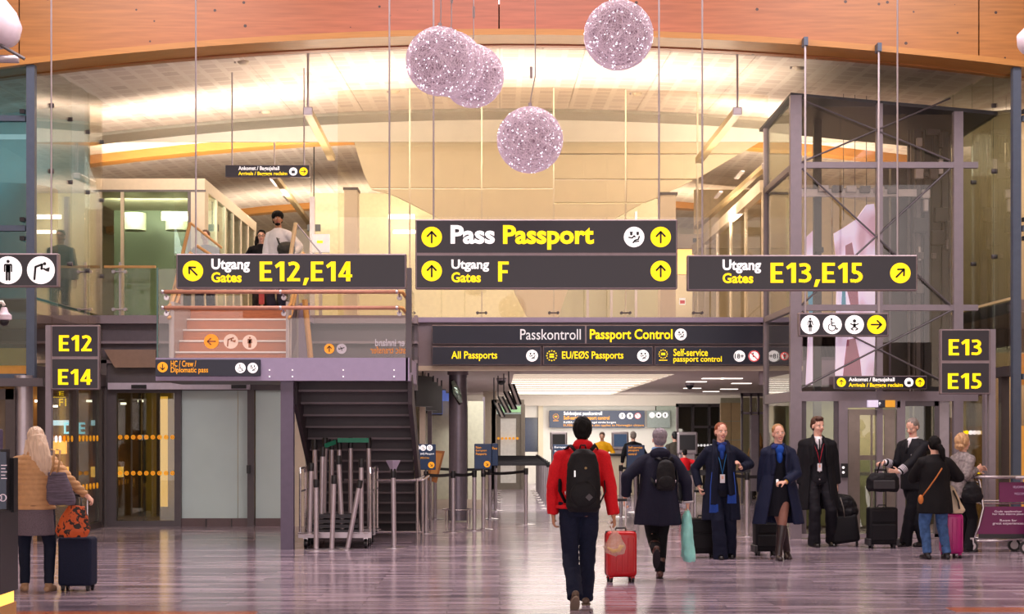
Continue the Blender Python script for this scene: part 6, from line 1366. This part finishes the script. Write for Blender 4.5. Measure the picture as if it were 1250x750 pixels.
# briefcase the pilot handles
t = thing('flight_bag', 'black soft flight bag on the pilot\'s trolley handle', 'bag', (X(1076, 22.9), 22.82, .80))
b = MB(); b.loft([(-.0, 0, 0, .20, .07), (.05, 0, 0, .235, .09), (.18, 0, 0, .225, .09), (.26, 0, 0, .17, .06)]); fuse(b, 'bag_body', blackcloth, t, .01, 3, .012, (9, 9, 9))
MB().path([(-.08, 0, .24), (-.04, 0, .40), (.02, 0, .44), (.06, 0, .24)], (.014, .006), 8).build('bag_handle', blackcloth, t, True, world=False); MB().rbox(-.15, .15, -.1, -.085, .04, .16, .01, 1).build('side_pocket', darkgrey, t, world=False)

# ---- crew woman with scarf
def lanyard(q, m, badge_m, drop=.42, dx=0):
    k = q.k; n_ = q.neck; pts1 = [n_+Vector((-.06*k, .0, .0)), n_+Vector((-.075*k, .09, -.08)), n_+Vector((-.03+dx, .145*q.fat, -drop*.6)), n_+Vector((dx, .15*q.fat, -drop))]
    pts2 = [Vector((-(p.x-n_.x-dx*.0)+n_.x if i < 3 else p.x, p.y, p.z)) for i, p in enumerate(pts1)]
    b = MB(); b.path(pts1, (.008, .003), 6); b.path(pts2, (.008, .003), 6); b.build('lanyard', m, q.root, True, world=False)
    c = pts1[-1]; b = MB(); b.rbox(c.x-.032, c.x+.032, c.y-.002, c.y+.006, c.z-.11, c.z, .004, 1); o = b.build('badge', badge_m, q.root, world=False); MB().box(c.x-.014, c.x+.014, c.y+.006, c.y+.008, c.z-.06, c.z-.02).build('badge_photo', skin, o, world=False)
q = person('red-haired crew woman in long dark coat and fringed scarf', 880, 21.1, 1.75, 180, ((.12, .1, 0, 0, 5), (-.02, -.1, 0, 0, -2)), ((.24, -.12, 1.17), (-.28, .0, .93)), hyaw=12, hroll=-4, sw=.165, curl=(1.0, 1.3), elbows=((.9, .5, -.5), (-.8, .6, 0)), handdirs=(((-.3, -.5, .6), (-.6, 0, -.4)), None))
torso_cover(q, dnavy, 'coat', [(.50, .26, .17, 26), (.75, .24, .165, 26), (.95, .215, .155, 27), (1.1, .195, .145, 28), (1.25, .20, .145, 30), (1.38, .19, .125, 28), (1.45, .13, .10, 30)], (.075, .062, .055), .97, .010, ff=(8, 8, 1.6), th=.04)
torso_cover(q, fabric('black_blouse', '#11131f'), 'tunic', [(.80, .17, .125), (.95, .18, .13), (1.1, .155, .118), (1.27, .165, .125), (1.4, .14, .11), (1.46, .07, .07)], sleeves=False, fold=.004, shoulders=.05)
b = MB(); b.ell(q.ch+Vector((0, .075, -.01)), (.06, .05, .07)); b.ell(q.ch+Vector((0, .09, -.09)), (.035, .045, .08)); fuse(b, 'blouse_front', fabric('royal_blue_blouse', '#1d3f8e'), q.root, .009, 3)
b = MB(); n = 14; b.path([q.neck+Vector((.06*math.cos(2*PI*i/n), .06*math.sin(2*PI*i/n)+.01, .0-.012*math.sin(2*PI*i/n))) for i in range(n)], (.018, .024), 8, True); b.ell(q.neck+Vector((-.03, .085, -.01)), (.035, .02, .03)); fuse(b, 'neckerchief', fabric('patterned_kerchief', '#2a3a7a', var=.6, scale=90), q.root, .008, 2, .005, (30, 30, 30))
for s_, zb_ in ((-1, .82), (1, .70)):
    b = MB(); k = q.k; x_ = s_*.085
    b.path([q.neck+Vector((x_*.7, -.06, .02)), q.neck+Vector((x_*.95, .04, .01)), q.neck+Vector((x_, .13, -.14)), Vector((x_*1.1, .165, 1.15)), Vector((x_*1.25, .175, .95)), Vector((x_*1.35, .18, zb_))], [(.05, .02)]*3+[(.055, .02)]*3, 14); sc_ = fuse(b, 'scarf', dnavy, q.root, .010, 3, .006, (16, 16, 3))
    b = MB()
    for j in range(12): b.cyl((x_*1.35-.05+j*.009, .18, zb_+.01), (x_*1.35-.055+j*.010, .182, zb_-.10), .0045, n=5)
    b.build('fringe', mat('blue_fringe', '#1a49a8', .7), sc_, world=False)
    MB().path([(x_*1.1+s_*-.045*-1, .19, 1.12), (x_*1.25+.05*s_, .197, .95), (x_*1.35+.05*s_, .2, zb_)], .006, 6).build('blue_edging', MATS['blue_fringe'], sc_, world=False)
lanyard(q, mat('sky_lanyard', '#2d7fc4', .5), mat('badge_white', '#d9d6de', .4, em=.05), .40, .0)
trousers(q, dnavy, hemr=.095, knee_r=.085, fold=.008, hem=-.06); shoes(q, mat('black_shoe', '#0f0d10', .25)); facef(q, 1, '#8a4a2a')
hair(q, mat('ginger_hair', '#85401f', .45, var=.2, scale=40), NEAT+[('e', (0, -.09, .0), (.045, .04, .045))], .004)
# ---- blonde crew woman
q = person('blonde crew woman in navy trench coat, skirt and boots', 950, 21.0, 1.73, 180, ((-.02, -.14, 0, 0, 0), (.13, .12, 0, 15, 3)), ((.06, -.24, 1.0), (-.20, .12, .85)), hyaw=4, hroll=6, sw=.165, curl=(1.1, 1.3), handdirs=(((-1, -.1, -.1), (0, .3, -1)), None), elbows=((.9, .3, -.5), (-.8, .6, 0)))
torso_cover(q, fabric('navy_trench', '#141c38', .7), 'coat', [(.46, .34, .20, 34), (.70, .30, .19, 30), (.92, .25, .17, 26), (1.1, .20, .15, 24), (1.25, .20, .145, 26), (1.38, .19, .125, 28), (1.45, .13, .10, 30)], (.078, .066, .058), .97, .012, ff=(8, 8, 1.6), th=.04)
b = MB(); n_ = q.neck
for s_ in (-1, 1): b.path([n_+Vector((s_*.02, -.075, .0)), n_+Vector((s_*.085, -.02, .0)), n_+Vector((s_*.09, .07, -.05)), n_+Vector((s_*.06, .12, -.14))], [(.03, .01), (.038, .012), (.045, .012), (.03, .01)], 10)
fuse(b, 'collar', MATS['navy_trench'], q.root, .008, 2)
torso_cover(q, fabric('navy_waistcoat', '#12141f'), 'dress', [(.56, .165, .125), (.75, .175, .13), (.92, .175, .13), (1.08, .15, .115), (1.25, .16, .12), (1.38, .13, .10), (1.43, .07, .07)], sleeves=False, fold=.004, shoulders=.05)
b = MB(); b.ell(q.ch+Vector((0, .07, .0)), (.07, .055, .07)); b.ell(q.ch+Vector((0, .085, -.10)), (.045, .05, .09)); fuse(b, 'blouse_front', fabric('bright_blue_blouse', '#1f4fb0'), q.root, .009, 3)
b = MB(); b.path([n_+Vector((.06*math.cos(2*PI*i/14), .06*math.sin(2*PI*i/14)+.01, -.012*math.sin(2*PI*i/14))) for i in range(14)], (.018, .026), 8, True); b.ell(n_+Vector((.06, .09, -.03)), (.05, .025, .035)); fuse(b, 'neckerchief', MATS['patterned_kerchief'], q.root, .008, 2, .006, (30, 30, 30))
w_ = q.wr[-1]; u = (w_-q.el[-1]).normalized(); MB().cyl(w_-u*.012, w_+u*.008, .031, n=18).build('gold_watch', mat('gold', '#c79a3a', .3, .8), q.root, True, world=False); MB().rbox(.02, .05, .135, .145, .95, 1.03, .003, 1).build('name_tag', wht, q.root, world=False)
shoes(q, mat('brown_black_boot', '#2a1d20', .3), 'boot', .88); facef(q, 1, '#8a6a4a')
hair(q, mat('blonde_hair', '#a07448', .45, var=.2, scale=40), NEAT+[('e', (0, -.095, .02), (.045, .045, .05))], .004)
for s_ in (-1, 1): b = MB(); b.capsule(q.hip[s_].lerp(q.knee[s_], .5), q.knee[s_], .072, .06); b.capsule(q.knee[s_], q.knee[s_].lerp(q.ank[s_], .2), .06, .056); fuse(b, 'tights', tightm, q.root, .010, 2)
# ---- young officer in a long overcoat
q = person('brown-haired man in open black overcoat, suit and red lanyard', 998, 23.3, 1.84, 180, ((.22, .12, 0, 20, 4), (-.06, -.06, 0, 0, 8)), ((.28, .05, .86), (-.24, .0, .84)), hyaw=24, hpitch=6, sw=.19, curl=(1.1, .8))
torso_cover(q, dblack, 'overcoat', [(.50, .29, .18, 34), (.75, .265, .175, 32), (.95, .24, .165, 32), (1.1, .22, .155, 32), (1.25, .225, .155, 32), (1.38, .21, .13, 30), (1.45, .14, .10, 32)], (.083, .068, .06), 1.0, .012, ff=(8, 8, 1.6), th=.04)
torso_cover(q, fabric('black_suit', '#14131b', .7), 'waistcoat', [(.86, .175, .13), (.95, .18, .135), (1.1, .165, .128), (1.27, .175, .135), (1.38, .15, .115), (1.43, .08, .08)], sleeves=False, fold=.003, shoulders=.05)
def shirt_tie(q, tie):
    b = MB(); b.ell(q.ch+Vector((0, .07, .0)), (.05, .065, .08)); b.ell(q.ch+Vector((0, .095, -.07)), (.028, .046, .10)); b.path([q.neck+Vector((.058*math.cos(2*PI*i/14), .058*math.sin(2*PI*i/14)+.006, -.014*math.sin(2*PI*i/14))) for i in range(14)], (.01, .024), 8, True); fuse(b, 'shirt', mat('white_shirt', '#e9e4ea', .6), q.root, .008, 3)
    b = MB(); c = q.ch; b.path([c+Vector((0, .132, .035)), c+Vector((0, .142, .01)), c+Vector((0, .148, -.06)), c+Vector((0, .150, -.15))], [(.016, .01), (.011, .008), (.018, .007), (.024, .006)], 8); b.build('tie', tie, q.root, True, world=False)
shirt_tie(q, mat('black_tie', '#101018', .5)); lanyard(q, mat('red_lanyard', '#c21a34', .5), MATS['badge_white'], .38, -.0)
b = MB()
for k in range(3): b.ell((0, .155, 1.18-.11*k), (.011, .006, .011))
b.build('buttons', satin, q.root, True, world=False)
trousers(q, MATS['black_suit'], hemr=.085, fold=.008, hem=-.05); shoes(q, MATS['black_shoe']); facef(q, 0, '#4a2f22')
hair(q, mat('brown_hair', '#4a2a1c', .45, var=.25, scale=40), SHORT+[('e', (.01, .04, .1), (.06, .045, .03))], .007)
# ---- pilot
q = person('grey-haired pilot in black uniform with silver sleeve stripes', 1115, 23.3, 1.82, 128, ((-.09, .06, 0, 0, 5), (.14, -.04, 0, 0, -12)), ((-.27, -.30, 1.07), (-.40, .02, 1.20)), hpitch=24, hyaw=4, sw=.195, fat=1.05, curl=(.35, 1.0), elbows=((.5, -.2, -.9), (.5, .5, -.9)), handdirs=(((-1, 0, .05), (-.1, 1, .2)), ((-1, -.2, -.1), (0, 0, -1))))
torso_cover(q, fabric('uniform_black', '#111119', .7), 'uniform_jacket', [(.78, .195, .15), (.95, .19, .15), (1.1, .175, .14), (1.27, .19, .145), (1.38, .19, .125), (1.44, .13, .10), (1.48, .08, .08)], (.078, .062, .052), .98, .008, ff=(8, 8, 3)); shirt_tie(q, MATS['black_tie'])
for s_ in (-1, 1):
    u = (q.wr[s_]-q.el[s_]).normalized()
    for j in range(4): c = q.wr[s_]-u*(.025+.022*j); MB().cyl(c, c-u*.012, .060, .061, 20).build('sleeve_stripe', mat('silver_braid', '#c9c4ce', .4), q.root, True, world=False)
    MB().cyl(q.wr[s_]-u*.01, q.wr[s_]+u*.01, .040, n=18).build('shirt_cuff', MATS['white_shirt'], q.root, True, world=False)
MB().box(-.14, -.07, .135, .15, 1.30, 1.315).build('wing_badge', MATS['silver_braid'], q.root, world=False)
trousers(q, MATS['uniform_black'], hemr=.085, fold=.008, hem=-.05); shoes(q, MATS['black_shoe']); facef(q, 0, '#8a8078')
hair(q, mat('grey_hair', '#7d726c', .5, var=.2, scale=40), NEAT, .004)
# ---- woman in black coat and jeans
q = person('dark-haired woman in black coat and faded jeans, back turned', 1141, 21.0, 1.57, 8, ((-.09, .02, 0, 0, 8), (.15, -.02, 0, 0, -6)), ((-.10, .26, 1.05), (.20, .24, 1.05)), sw=.18, fat=1.12, hpitch=4, curl=(.8, .8), elbows=((-.9, -.4, -.6), (.9, -.4, -.6)))
torso_cover(q, fabric('black_peacoat', '#0e0c10', .75), 'coat', [(.66, .27, .19), (.8, .255, .185), (.95, .235, .17), (1.1, .215, .16), (1.25, .225, .16), (1.38, .21, .14), (1.45, .15, .11), (1.50, .10, .095)], (.092, .075, .062), .98, .012, ff=(8, 8, 2))
trousers(q, fabric('faded_denim', '#41608f', .85, .35, 14), 'jeans', .062, .17, .008, .02, .078); shoes(q, mat('black_boot', '#15131a', .4), 'boot', .30)
bh = MATS['black_hair']; hair(q, bh, SHORT+[('e', (0, -.03, .02), (.088, .10, .10)), ('p', [(.03, -.09, -.02), (.06, -.12, -.09), (.08, -.12, -.18), (.09, -.10, -.26)], [.05, .045, .035, .015])], .008)
t = thing('crossbody_bag', 'orange-brown strap and small pouch across the black coat', 'bag', (X(1128, 21)-.0, 20.8, .86))
orl = mat('tan_strap', '#c0702e', .5); MB().path([W(1150, 572, 20.78), W(1143, 583, 20.76), W(1133, 597, 20.77), W(1126, 606, 20.79)], (.012, .006), 8).build('strap', orl, t, True); MB().ell(W(1124, 610, 20.79), (.035, .03, .06)).build('pouch', orl, t, True)
t = thing('handbag', 'cream and black handbag set on the magenta suitcase', 'bag', (X(1166, 21.2), 21.2, .58))
b = MB(); b.loft([(0, 0, 0, .10, .07), (.04, 0, 0, .13, .08), (.16, -.03, 0, .10, .07), (.32, -.06, 0, .05, .05), (.36, -.07, 0, .03, .03)]); fuse(b, 'bag_body', mat('cream_leather', '#cdbb9e', .5, var=.06), t, .009, 3, .008, (10, 10, 10)); MB().path([(-.05, -.085, .30), (.01, -.1, .16), (.03, -.095, .06)], (.02, .006), 8).build('dark_trim', dark, t, True, world=False)
# ---- blonde woman in grey jacket
q = person('blonde curly-haired woman in mottled grey jacket and black trousers', 1175, 22.3, 1.60, -62, ((-.02, .06, 0, 0, 0), (.06, -.08, 0, 0, 0)), ((.22, .12, 1.10), (.16, -.10, 1.12)), sw=.165, hyaw=0, curl=(.7, .7), elbows=((-.3, .3, -.9), (-.3, -.3, -.9)))
torso_cover(q, fabric('mottled_grey_knit', '#857c7c', .8, .45, 26), 'jacket', [(.80, .20, .15), (.95, .20, .155), (1.1, .18, .14), (1.27, .19, .14), (1.38, .18, .12), (1.44, .12, .095), (1.49, .08, .08)], (.078, .064, .054), .98, .010)
trousers(q, dblack, hemr=.075, fold=.006, hem=-.04); shoes(q, MATS['black_shoe']); facef(q, 0, '#a08050')
hair(q, mat('pale_blonde_hair', '#bd946a', .5, var=.2, scale=30), SHORT+[('e', (0, -.045, .02), (.105, .095, .115)), ('e', (0, -.08, -.06), (.085, .06, .06))], .016)
t = thing('shoulder_bag', 'dark soft shoulder bag held by the blonde in grey', 'bag', (X(1187, 22.1), 22.1, .68)); b = MB(); b.loft([(0, 0, 0, .11, .05), (.08, 0, 0, .15, .08), (.2, 0, 0, .12, .07), (.28, -.02, 0, .06, .04)]); fuse(b, 'bag_body', blackcloth, t, .01, 3, .01, (10, 10, 10)); MB().path([(-.07, 0, .24), (-.10, 0, .42), (-.02, 0, .50), (.05, 0, .24)], (.01, .004), 8).build('strap', blackcloth, t, True, world=False)
# ---- long-haired woman at left
q = person('woman with long blonde hair, quilted tan jacket, seen from behind', 43, 16.8, 1.68, 14, ((-.12, .05, 0, 0, 10), (.14, -.0, 0, 0, -20)), ((-.26, .22, 1.15), (.50, .06, .99)), sw=.175, fat=1.05, hyaw=14, curl=(.8, 1.2), elbows=((-.9, -.3, -.5), (.4, -.8, -.3)))
tanq = fabric('tan_quilted_nylon', '#c4986c', .45, .08, 20, .1)
j_ = torso_cover(q, tanq, 'jacket', [(.88, .215, .165), (.98, .205, .16), (1.1, .19, .15), (1.25, .195, .15), (1.37, .19, .13), (1.44, .14, .10), (1.50, .085, .085)], (.076, .060, .046), .99, .006)
for v in j_.data.vertices:                                         # quilted ridges pressed round the jacket
    s_ = abs(math.sin(v.co.z*PI/.052)); v.co += v.normal*(.018*(s_**.5)-.012)
torso_cover(q, fabric('grey_marl_tunic', '#6a5f68', .85, .2, 120), 'tunic', [(.60, .20, .15), (.72, .20, .155), (.85, .195, .15), (.95, .19, .145)], sleeves=False, fold=.006, shoulders=0)
trousers(q, fabric('navy_denim', '#131a2e'), 'jeans', .052, .165, .005, .015, .066); shoes(q, mat('beige_shoe', '#a68569', .55), sole=mat('cream_sole', '#c9b49a', .6))
hair(q, mat('platinum_hair', '#dcc2aa', .45, var=.12, scale=50, stretch=(1, 1, .15)), [('e', (0, -.02, .035), (.088, .10, .092)), ('e', (0, -.05, -.04), (.095, .08, .10)), ('p', [(0, -.06, .02), (.01, -.10, -.10), (.02, -.125, -.22), (.04, -.13, -.33), (.05, -.12, -.40)], [(.08, .09), (.08, .115), (.06, .135), (.045, .12), (.02, .06)]), ('p', [(-.07, .0, -.02), (-.09, -.03, -.14), (-.09, -.06, -.24)], [.035, .035, .015])], .010)
t = thing('tote_bag', 'grey patterned tote bag on the long-haired woman\'s shoulder', 'bag', (X(75, 16.6), 16.55, .90))
b = MB(); b.loft([(0, .02, 0, .13, .05), (.05, .01, 0, .15, .07), (.2, -.01, 0, .125, .055), (.33, -.03, 0, .09, .03)]); tm = mat('woven_stripes', '#5a5060', .8, var=.5, scale=8, stretch=(1, 1, 14)); fuse(b, 'bag_body', tm, t, .009, 3, .008, (10, 10, 10))
for dx in (-.06, .0): MB().path([(dx-.03, -.02, .30), (dx-.0, -.03, .42), (dx+.0, .0, .55), (dx-.05, .05, .56)], (.012, .006), 8).build('handle', mat('tan_handle', '#b08a5e', .6), t, True, world=False)
t = thing('printed_bag', 'orange and black printed bag resting on the navy suitcase', 'bag', (X(91, 16.7), 16.62, .57))
m = mat('orange_print', '#b04a1c', .6, var=.05); nt = m.node_tree; b_ = nt.nodes['Principled BSDF']; tc = nt.nodes.new('ShaderNodeTexCoord'); nz = nt.nodes.new('ShaderNodeTexNoise'); nz.inputs['Scale'].default_value = 16; nz.inputs['Distortion'].default_value = 1.2; rp = nt.nodes.new('ShaderNodeValToRGB'); rp.color_ramp.interpolation = 'CONSTANT'; rp.color_ramp.elements[0].color = lin('#1c0e0c'); rp.color_ramp.elements[1].color = lin('#c0521c'); rp.color_ramp.elements[1].position = .47
nt.links.new(tc.outputs['Object'], nz.inputs['Vector']); nt.links.new(nz.outputs['Fac'], rp.inputs[0]); nt.links.new(rp.outputs[0], b_.inputs['Base Color'])
b = MB(); b.loft([(0, 0, 0, .15, .06), (.06, 0, 0, .18, .08), (.2, .02, 0, .14, .07), (.32, .04, 0, .09, .04)]); fuse(b, 'bag_body', m, t, .009, 3, .012, (8, 8, 8)); MB().path([(.0, -.02, .28), (.04, -.02, .40), (.09, .0, .40), (.09, -.02, .28)], (.012, .005), 8).build('handle', dark, t, True, world=False)

# ---- people in the distance
V = .014
def far(label, px, d, H, rz, jac, hairm, trs=dblack, z0=0, arms=None, hy=0, hp_=0, f=0, coat=.85, skn=None, lean=(0, 0), hr=None):
    arms = arms or ((-.27, .02, .85), (.27, .02, .85))
    q = person(label, px, d, H, rz, ((-.1, 0, 0, 0, 5), (.1, .03, 0, 0, -5)) if abs(rz) < 90 else ((.1, 0, 0, 0, 5), (-.1, .03, 0, 0, -5)), arms if abs(rz) < 90 else (arms[1], arms[0]), z0=z0, vox=V*.8, hyaw=hy, hpitch=hp_, sk=skn, lean=lean)
    torso_cover(q, jac, 'jacket', [(coat, .20, .15), (.95, .20, .15), (1.1, .185, .145), (1.27, .195, .145), (1.38, .19, .125), (1.44, .13, .10), (1.49, .08, .08)], (.078, .064, .054), .98, .010, vox=V)
    trousers(q, trs, hemr=.08, vox=V); shoes(q, MATS['black_shoe']); facef(q, 0, '#4a3527')
    hair(q, hairm, SHORT+(hr or []), .006, vox=.010); return q
far('passport officer in bright yellow jacket at the counter', 735, 44, 1.60, 170, fabric('yellow_jacket', '#e8a90c', .6), MATS['brown_hair'], hp_=10, arms=((-.2, -.25, 1.0), (.2, -.25, 1.0)))
far('traveller in black with grey hair beyond the blue board', 773, 41, 1.62, 10, dblack, MATS['grey_hair'])
far('traveller in grey coat and dark cap in the far hall', 824, 38.5, 1.62, 15, fabric('grey_tweed', '#4b463f', .8, .3), dark)
far('small traveller in red beside the white kiosk', 836, 37, 1.22, 10, MATS['red_fleece'], MATS['black_hair'])
far('long-haired blonde in tan coat behind the glass doors', 925, 39.5, 1.60, 30, fabric('tan_coat', '#8a6a3e', .8), mat('honey_hair', '#a87a44', .5), hr=[('p', [(0, -.06, .02), (0, -.1, -.12), (0, -.11, -.28)], [(.06, .08), (.06, .09), (.03, .05)])], coat=.6)
for k, px in enumerate((645.5, 652)): far(('officer in dark uniform left in the far blue window', 'officer in dark uniform right in the far blue window')[k], px, 52.6, 1.62+.06*k, 180-40*k, fabric('dark_uniform', '#1b2238'), MATS['brown_hair'])
q = far('bearded man in white t-shirt turning his head on the gallery', 340, 28.0, 1.80, 150, mat('white_tee', '#d9d4d4', .7), MATS['black_hair'], jeans, 3.58, hy=38, hp_=-4, skn=skin2, hr=[('e', (0, -.02, .06), (.10, .11, .09)), ('e', (0, -.06, .0), (.09, .07, .08))], arms=((-.26, -.05, .85), (.24, -.2, 1.05)))
b = MB(); b.ell(q.Hc+q.M @ Vector((0, .038, -.090)), (.047, .047, .030), q.M); b.ell(q.Hc+q.M @ Vector((0, .07, -.1)), (.022, .02, .02), q.M); fuse(b, 'beard', MATS['black_hair'], q.root, .008, 2, strand=.003)
q = far('dark-haired woman with glasses in black top on the gallery', 319, 29.2, 1.64, 195, dblack, MATS['black_hair'], dblack, 3.58, hy=-10, hr=[('e', (0, -.05, -.04), (.10, .07, .12)), ('p', [(-.085, .0, 0), (-.1, .0, -.12), (-.1, .01, -.22)], [.03, .035, .02]), ('p', [(.085, .0, 0), (.1, .0, -.12), (.1, .01, -.22)], [.03, .035, .02])])
def glasses(q):
    b = MB()
    for s_ in (-1, 1): b.path([q.Hc+q.M @ Vector((s_*.031+.02*math.cos(a*PI/6), .091, .002+.015*math.sin(a*PI/6))) for a in range(12)], .0025, 5, True); b.cyl(q.Hc+q.M @ Vector((s_*.05, .09, .004)), q.Hc+q.M @ Vector((s_*.076, .0, .004)), .0025, n=5)
    b.cyl(q.Hc+q.M @ Vector((-.011, .092, .004)), q.Hc+q.M @ Vector((.011, .092, .004)), .0025, n=5); b.build('glasses', dark, q.root, world=False)
glasses(q)
q = far('man with glasses seen through the raking glass upstairs', 251, 30.5, 1.80, 180, mat('grey_jumper', '#5b575a', .8), MATS['brown_hair'], jeans, 3.58); glasses(q)
far('dark-haired person half hidden behind the bearded man', 350, 31, 1.66, 170, dblack, MATS['black_hair'], dblack, 3.58)
t = thing('shoulder_pack', 'olive black rucksack slung on the bearded man\'s shoulder', 'bag', tuple(W(349, 305, 27.75))); b = MB(); b.ell((0, 0, 0), (.16, .12, .14)); b.ell((.0, 0, -.15), (.17, .13, .14)); fuse(b, 'bag_body', mat('olive_black', '#2b2a22', .7), t, .012, 3, .015, (8, 8, 8)); MB().path([(-.1, -.05, .08), (-.15, 0, .2), (-.12, .15, .2)], (.02, .006), 8).build('strap', dark, t, True, world=False)
t = thing('red_pouch', 'small pinkish red pouch hanging below the woman upstairs', 'bag', tuple(W(319, 365, 28.9))); MB().rbox(-.05, .05, 0, .05, -.1, .2, .02).build('pouch_body', mat('coral', '#c94a4e', .5), t, world=False); MB().path([(-.03, .02, .2), (0, .02, .35), (.03, .02, .2)], .005, 6).build('cord', dark, t, world=False)
